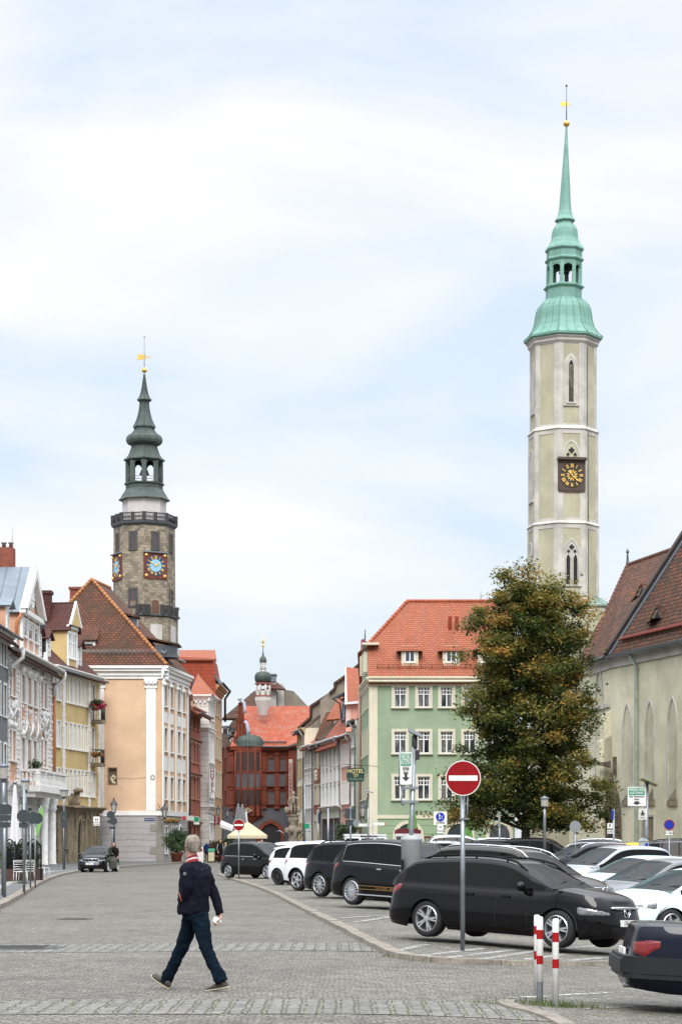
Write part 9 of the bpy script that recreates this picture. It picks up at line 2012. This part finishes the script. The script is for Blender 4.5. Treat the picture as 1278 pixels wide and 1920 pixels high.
def walker():
 D0 = 23.85; J = lambda zx, zy, dy=0.0: W3(260+zx/5.645, 1540+zy/5.645, D0+dy)
 f = Vector((-.8, .6, 0)); l = Vector((-.6, -.8, 0)); up = Vector((0, 0, 1)); base = J(560, 1800); base.z = hh(base.x, base.y)
 r = thing('person', 'man in navy jacket, jeans and red and white collar striding left across the road', 'person', base)
 JK = M('jacket_navy', (.005, .005, .012), .8, var=.2, vs=9, bump=.4, bs=45, spec=.1); JN = M('jeans', (.005, .012, .021), .9, var=.5, vs=7, bump=.4, bs=60, spec=.06); SH = M('shoe_brown', (.050, .040, .032), .8, var=.2, vs=14); SO = M('shoe_sole', (.36, .32, .24), .8)
 hc = J(562, 262, 0); hf = Vector((-.62, .78, 0)); hs = Vector((-.78, -.62, 0))
 Ls, Rs = J(512, 512, -.15), J(692, 518, .15); Le, Re = J(520, 700, -.20), J(790, 760, .16); Lw, Rw = J(462, 835, -.14), J(864, 985, .14)
 Lh, Rh = J(628, 985, -.085), J(575, 985, .085); Lk, Rk = J(722, 1370, -.12), J(462, 1325, .17); La, Ra_ = J(872, 1690, -.18), J(290, 1680, .28)
 b = MB(); head(b, hc, up, hf, hs, .97); loft(b, [(J(580, 480), .07, .06), (J(568, 415), .062, .062), (J(560, 340), .058, .066), (J(560, 300), .055, .07)], hs, hf, 14)
 loft(b, [(J(600, 990), .14, .10), (J(592, 850), .13, .09), (J(588, 650), .15, .10), (J(582, 510), .16, .09), (J(578, 460), .08, .06)], l, f, 14)
 b.tube([Ls, Le, Lw], [.045, .038, .028], 8); b.tube([Rs, Re, Rw], [.045, .038, .030], 8); b.tube([Lh, Lk, La], [.075, .05, .035], 8); b.tube([Rh, Rk, Ra_], [.075, .05, .035], 8)
 hd = (J(855, 1050, .13)-Rw).normalized(); pn = Vector((-.85, -.3, 0)); pn = (pn-hd*pn.dot(hd)).normalized(); hand(b, Rw, hd, pn, 1.02, .75); hand(b, Lw, (J(500, 940, -.03)-Lw).normalized(), Vector((.6, .7, .3)).normalized(), .9, .5)
 body = baked('body', b, SKIN, r, .0065, 2)
 b = MB(); loft(b, [(J(570, 985, 0), .205, .150), (J(572, 950, 0), .218, .162), (J(578, 860, 0), .205, .155), (J(588, 700, 0), .210, .155), (J(600, 580, 0), .222, .150), (J(603, 512, 0), .198, .122), (J(596, 468, 0), .135, .096), (J(585, 428, 0), .085, .075)], l, f, 22)
 b.tube([Ls+l*.01, Ls.lerp(Le, .5)+l*.015, Le, Le.lerp(Lw, .5), Lw+(Lw-Le)*.12], [.082, .074, .066, .062, .060], 12); b.tube([Rs, Rs.lerp(Re, .5), Re, Re.lerp(Rw, .5), Rw], [.080, .068, .060, .056, .050], 12); b.ball(Ls, .085, 8); b.ball(Rs, .082, 8)
 jk = baked('jacket', b, JK, r, .011, 3, .032)
 b = MB(); loft(b, [(J(600, 1045), .155, .118), (J(600, 985), .175, .128), (J(598, 920), .170, .125)], l, f, 16)
 b.tube([Lh, Lh.lerp(Lk, .35)+Vector((.01, 0, 0)), Lk, Lk.lerp(La, .45), La.lerp(Lk, .02), La+(La-Lk)*.05], [.112, .098, .076, .071, .074, .078], 14); b.tube([Rh, Rh.lerp(Rk, .35), Rk, Rk.lerp(Ra_, .45), Ra_, Ra_+(Ra_-Rk)*.07], [.112, .098, .078, .071, .074, .078], 14)
 tr = baked('trousers', b, JN, r, .011, 3, .034)
 def shoe(heel, toe, upv, nm):
  fx = (toe-heel).normalized(); sx = fx.cross(upv).normalized(); upv = sx.cross(fx).normalized(); L = (toe-heel).length; b = MB()
  loft(b, [(heel+upv*.035-fx*.005, .020, .030), (heel+fx*.03+upv*.052, .036, .048), (heel+fx*L*.30+upv*.054, .039, .050), (heel+fx*L*.55+upv*.040, .044, .036), (heel+fx*L*.80+upv*.032, .046, .026), (heel+fx*L*.96+upv*.026, .032, .018)], sx, upv, 14)
  s = baked('shoe', b, SH, r, .008, 2); b = MB()
  loft(b, [(heel+upv*.012-fx*.012, .022, .013), (heel+upv*.012+fx*.03, .038, .0145), (heel+upv*.011+fx*L*.5, .043, .0145), (heel+upv*.012+fx*L*.82, .049, .0145), (heel+upv*.014+fx*L*1.02, .030, .012)], sx, upv, 14); baked('sole', b, SO, s, .006, 1)
 shoe(J(318, 1778, .25), J(140, 1640, .36), Vector((-.5, .1, .85)), 'a'); shoe(J(945, 1772, -.19), J(720, 1808, -.05), Vector((-.15, 0, 1)), 'b')
 b = MB(); loft(b, [(hc-up*.070*1-hf*.045, .060, .060), (hc-up*.03-hf*.026, .077, .080), (hc+up*.01-hf*.014, .083, .094), (hc+up*.055-hf*.016, .084, .099), (hc+up*.098-hf*.02, .066, .082), (hc+up*.125-hf*.02, .034, .045)], hs, hf, 20)
 HR = M('hair_grey', (.33, .29, .23), .9, var=.45, vs=38, bump=.8, bs=90); hr = baked('hair', b, HR, r, .008, 1, .016); m = MB(); rr = random.Random(2)
 for i in range(420):
  a = rr.uniform(pi*.58, pi*2.42); e = rr.uniform(-.5, 1.2); n_ = (hs*cos(a)*cos(e)-hf*abs(sin(a))*cos(e)+up*sin(e)).normalized(); p = hc-hf*.014+up*.01+Vector((n_.x*.088, n_.y*.088, n_.z*.112)); q = p+n_*.010-up*.016+hs*rr.uniform(-.012, .012); m.tube([p, q, q-up*.012], [.0022, .0018, .0008], 3)
 m.build('strands', HR, hr)
 m = MB(); c = hc+up*.072-hf*.070; n_ = (up*.6-hf*.8+hs*.1).normalized(); u_, w_ = basis(n_); m.face([c+n_*.024+u_*(.030*cos(k*pi/8))+w_*(.036*sin(k*pi/8)) for k in range(16)]); m.build('bald_patch', M('skin_scalp', (.48, .27, .19), .5, var=.2, vs=30), hr)
 for nm, z0, z1, ro, cc in (('collar', 0, .026, .0, (.36, .02, .03)), ('white_stripe', .020, .036, .004, (.58, .50, .50)), ('inner_collar', .034, .058, -.003, (.20, .012, .02))):
  m = MB(); c = J(566, 418)-up*.045; N = 28; vs = []
  for zz in (z0, z1):
   for k in range(N): a = 2*pi*k/N; vs.append(c+hs*((.073+ro-zz*.12)*cos(a))+hf*((.078+ro-zz*.12)*sin(a))+up*(zz*1.25-.030*sin(a)+.012))
  m.add(vs, [(k, (k+1) % N, N+(k+1) % N, N+k) for k in range(N)], 0, True); o = m.build(nm, M('collar_'+nm, cc, .9, var=.3, vs=40), jk)
 m = MB(); m.tube([J(425, 760, -.23), J(452, 850, -.25)], .0045, 5); m.build('pocket_zip', M('zip_orange', (.42, .10, .03), .6), jk); m = MB(); c = J(487, 558, -.26); m.tube([c+Vector((.013*cos(k*pi/6), -.006, .014*sin(k*pi/6))) for k in range(13)], .003, 5); m.build('sleeve_badge', M('badge', (.35, .36, .36), .6), jk)
 m = MB(); m.tube([J(590, 500, -.158), J(660, 512, -.10), J(735, 500, .02)], .003, 4); m.build('yoke_seam', M('seam', (.03, .03, .055), .8), jk)
 t = thing('paper_tissue', 'crumpled white tissue in the walking man hand', 'tissue', J(828, 1050, .1)); b = MB(); rr = random.Random(6)
 for i in range(9): b.ball(J(828+rr.uniform(-28, 28), 1052+rr.uniform(-38, 38), .11+rr.uniform(-.02, .02)), rr.uniform(.018, .030), 5, 0, (1, .8, 1))
 baked('paper', b, M('tissue', (.70, .70, .70), .9), t, .006, 0, .02)
walker()
def person(label, g, h, ang, top, leg, hair, hairlen=0, pose=0, skin=SKIN, coat=0, hood=None, cap=None, seed=0, stripe=None, shoes=None):
 """smaller passers-by; ang: direction they face, 0 = to the right of the picture, 90 = away"""
 a = radians(ang); f = Vector((cos(a), sin(a), 0)); l = Vector((-sin(a), cos(a), 0)); up = Vector((0, 0, 1)); s = h/1.75; g = Vector((g.x, g.y, hh(g.x, g.y))); P = lambda x, y, z: g+f*x*s+l*y*s+up*z*s
 r = thing('person', label, 'person', g); st = (.0, .13, .22)[pose]; hc = P(.02, 0, 1.62); b = MB(); head(b, hc, up, f, l, s)
 arms = [[P(0, k*.19, 1.40), P(-.03+st*.3*k*(pose > 0), k*.25, 1.12), P(.06+st*.5*k*(pose > 0), k*.235, .88)] for k in (-1, 1)]; legs = [[P(0, k*.09, .92), P(.02-k*st*.5, k*.10, .50), P(-.02-k*st, k*.10, .09)] for k in (-1, 1)]
 loft(b, [(P(0, 0, .88), .13*s, .09*s), (P(0, 0, 1.1), .12*s, .085*s), (P(0, 0, 1.38), .15*s, .09*s), (P(0, 0, 1.45), .06*s, .055*s), (P(.01, 0, 1.56), .05*s, .055*s)], l, f, 12)
 for q in arms: b.tube(q, [.045*s, .036*s, .026*s], 7); hand(b, q[2], (q[2]-q[1])+Vector((0, 0, -.02)), f, s, .4)
 for q in legs: b.tube(q, [.075*s, .05*s, .035*s], 8)
 baked('body', b, skin, r, .013*s, 1)
 b = MB(); z0 = .62 if coat else .84; loft(b, [(P(0, 0, z0), (.20 if coat else .175)*s, (.15 if coat else .125)*s), (P(0, 0, 1.05), .165*s, .12*s), (P(0, 0, 1.3), .19*s, .13*s), (P(0, 0, 1.42), .17*s, .10*s), (P(0, 0, 1.49), .07*s, .065*s)], l, f, 16)
 for q in arms: b.tube([q[0], q[1], q[2]-(q[2]-q[1])*.1], [.07*s, .058*s, .046*s], 9)
 if hood: b.ball(P(-.08, 0, 1.47), .10*s, 7)
 tp = baked('coat' if coat else 'jacket', b, top, r, .02*s, 2, .02)
 b = MB(); loft(b, [(P(0, 0, .80), .15*s, .11*s), (P(0, 0, .98), .15*s, .11*s)], l, f, 12)
 for q in legs: b.tube([q[0], q[1], q[2]], [.098*s, .072*s, .062*s], 9)
 baked('trousers', b, leg, r, .02*s, 2, .012)
 for q in legs: b = MB(); c = q[2]-up*(.09*s-.045); loft(b, [(c-f*.06-up*.0, .03, .03), (c, .042, .045), (c+f*.12-up*.012, .045, .03), (c+f*.19-up*.02, .02, .015)], l, up, 10); baked('shoe', b, shoes or RUB, r, .014, 1)
 b = MB(); loft(b, [(hc-up*(.06+hairlen*.3)*s-f*.05*s, .06*s, .045*s), (hc-up*.02*s-f*.03*s, .085*s, .078*s), (hc+up*.05*s-f*.018*s, .088*s, .10*s), (hc+up*.11*s-f*.018*s, .06*s, .075*s), (hc+up*.135*s-f*.015*s, .02*s, .03*s)], l, f, 14)
 if hairlen: loft(b, [(hc-up*(.10+hairlen)*s-f*.05*s, .085*s, .035*s), (hc-up*.02*s-f*.045*s, .095*s, .055*s)], l, f, 12)
 baked('cap' if cap else 'hair', b, cap or hair, r, .014*s, 1, .012)
 if stripe:
  m = MB()
  for q in arms: m.tube([q[0]+l*0+Vector((0, -.075, .02)), q[1]+Vector((0, -.062, 0)), q[2]+Vector((0, -.052, .05))], .018, 5)
  m.build('sleeve_stripes', stripe, tp)
 return r
C_ = lambda n, c: M('cloth_'+n, c, .9, var=.25, vs=8, bump=.3, bs=40, spec=.08)
HB = M('hair_dark', (.015, .011, .009), .7, var=.4, vs=30); HBL = M('hair_blond', (.42, .30, .15), .8, var=.35, vs=30); HGR = M('hair_gray', (.33, .30, .27), .9, var=.3, vs=30); HBR = M('hair_brown', (.07, .035, .02), .8, var=.4, vs=30)
BLKC = C_('black', (.012, .012, .014)); DBR = C_('dark_brown', (.022, .014, .016)); BLU = C_('blue', (.015, .04, .13)); DJ = C_('denim', (.02, .035, .06)); GRC = C_('grey', (.16, .16, .17)); WHC = C_('white', (.55, .55, .55)); GRN_ = C_('olive', (.08, .085, .06)); RB = C_('royal', (.01, .05, .40))
GP = lambda px, D: Vector(((px-CX)*D/F, D, 0))
person('woman with long dark hair in a dark brown coat standing behind the black hatchback', GP(214, 118.8), 1.68, -105, DBR, BLKC, HB, .22, 0, coat=1)
person('grey-haired person in a blue hooded jacket seen from behind near the folding boards', GP(387, 183), 1.72, 80, BLU, BLKC, HGR, 0, 0, hood=1)
person('man in a black tracksuit with white sleeve stripes at the left of the cafe', GP(413, 166), 1.88, -60, BLKC, BLKC, HBR, 0, 0, stripe=WHC)
person('blond woman in a grey patterned top beside the man in the black tracksuit', GP(423, 170), 1.66, 100, GRC, DJ, HBL, .18, 0)
person('man with short hair in an olive top behind the person in the blue jacket', GP(394, 190), 1.85, -80, GRN_, DJ, HBR, 0, 0)
person('dark-haired man in black and white jacket left of the far no-entry pole', GP(444, 158), 1.84, 95, BLKC, DJ, HB, 0, 1, stripe=WHC)
person('brown-haired man in a black jacket right of the far no-entry pole', GP(460, 157), 1.83, 90, BLKC, DJ, HBR, 0, 0)
person('person in a bright blue jacket under the cream parasol', GP(472, 168), 1.66, 90, RB, BLKC, HBR, 0, 0)
person('person in white cap under the right side of the cream parasol', GP(486, 158), 1.74, 60, GRC, DJ, HB, 0, 0, cap=WHC)
person('dark-haired man in dark jacket at the right edge of the cream parasol', GP(491, 155), 1.88, -100, BLKC, DJ, HB, 0, 0)
person('person in a blue cap of whom only the cap shows above the white off-roader', GP(571, 98), 1.76, 90, BLKC, DJ, HB, 0, 0, cap=RB)
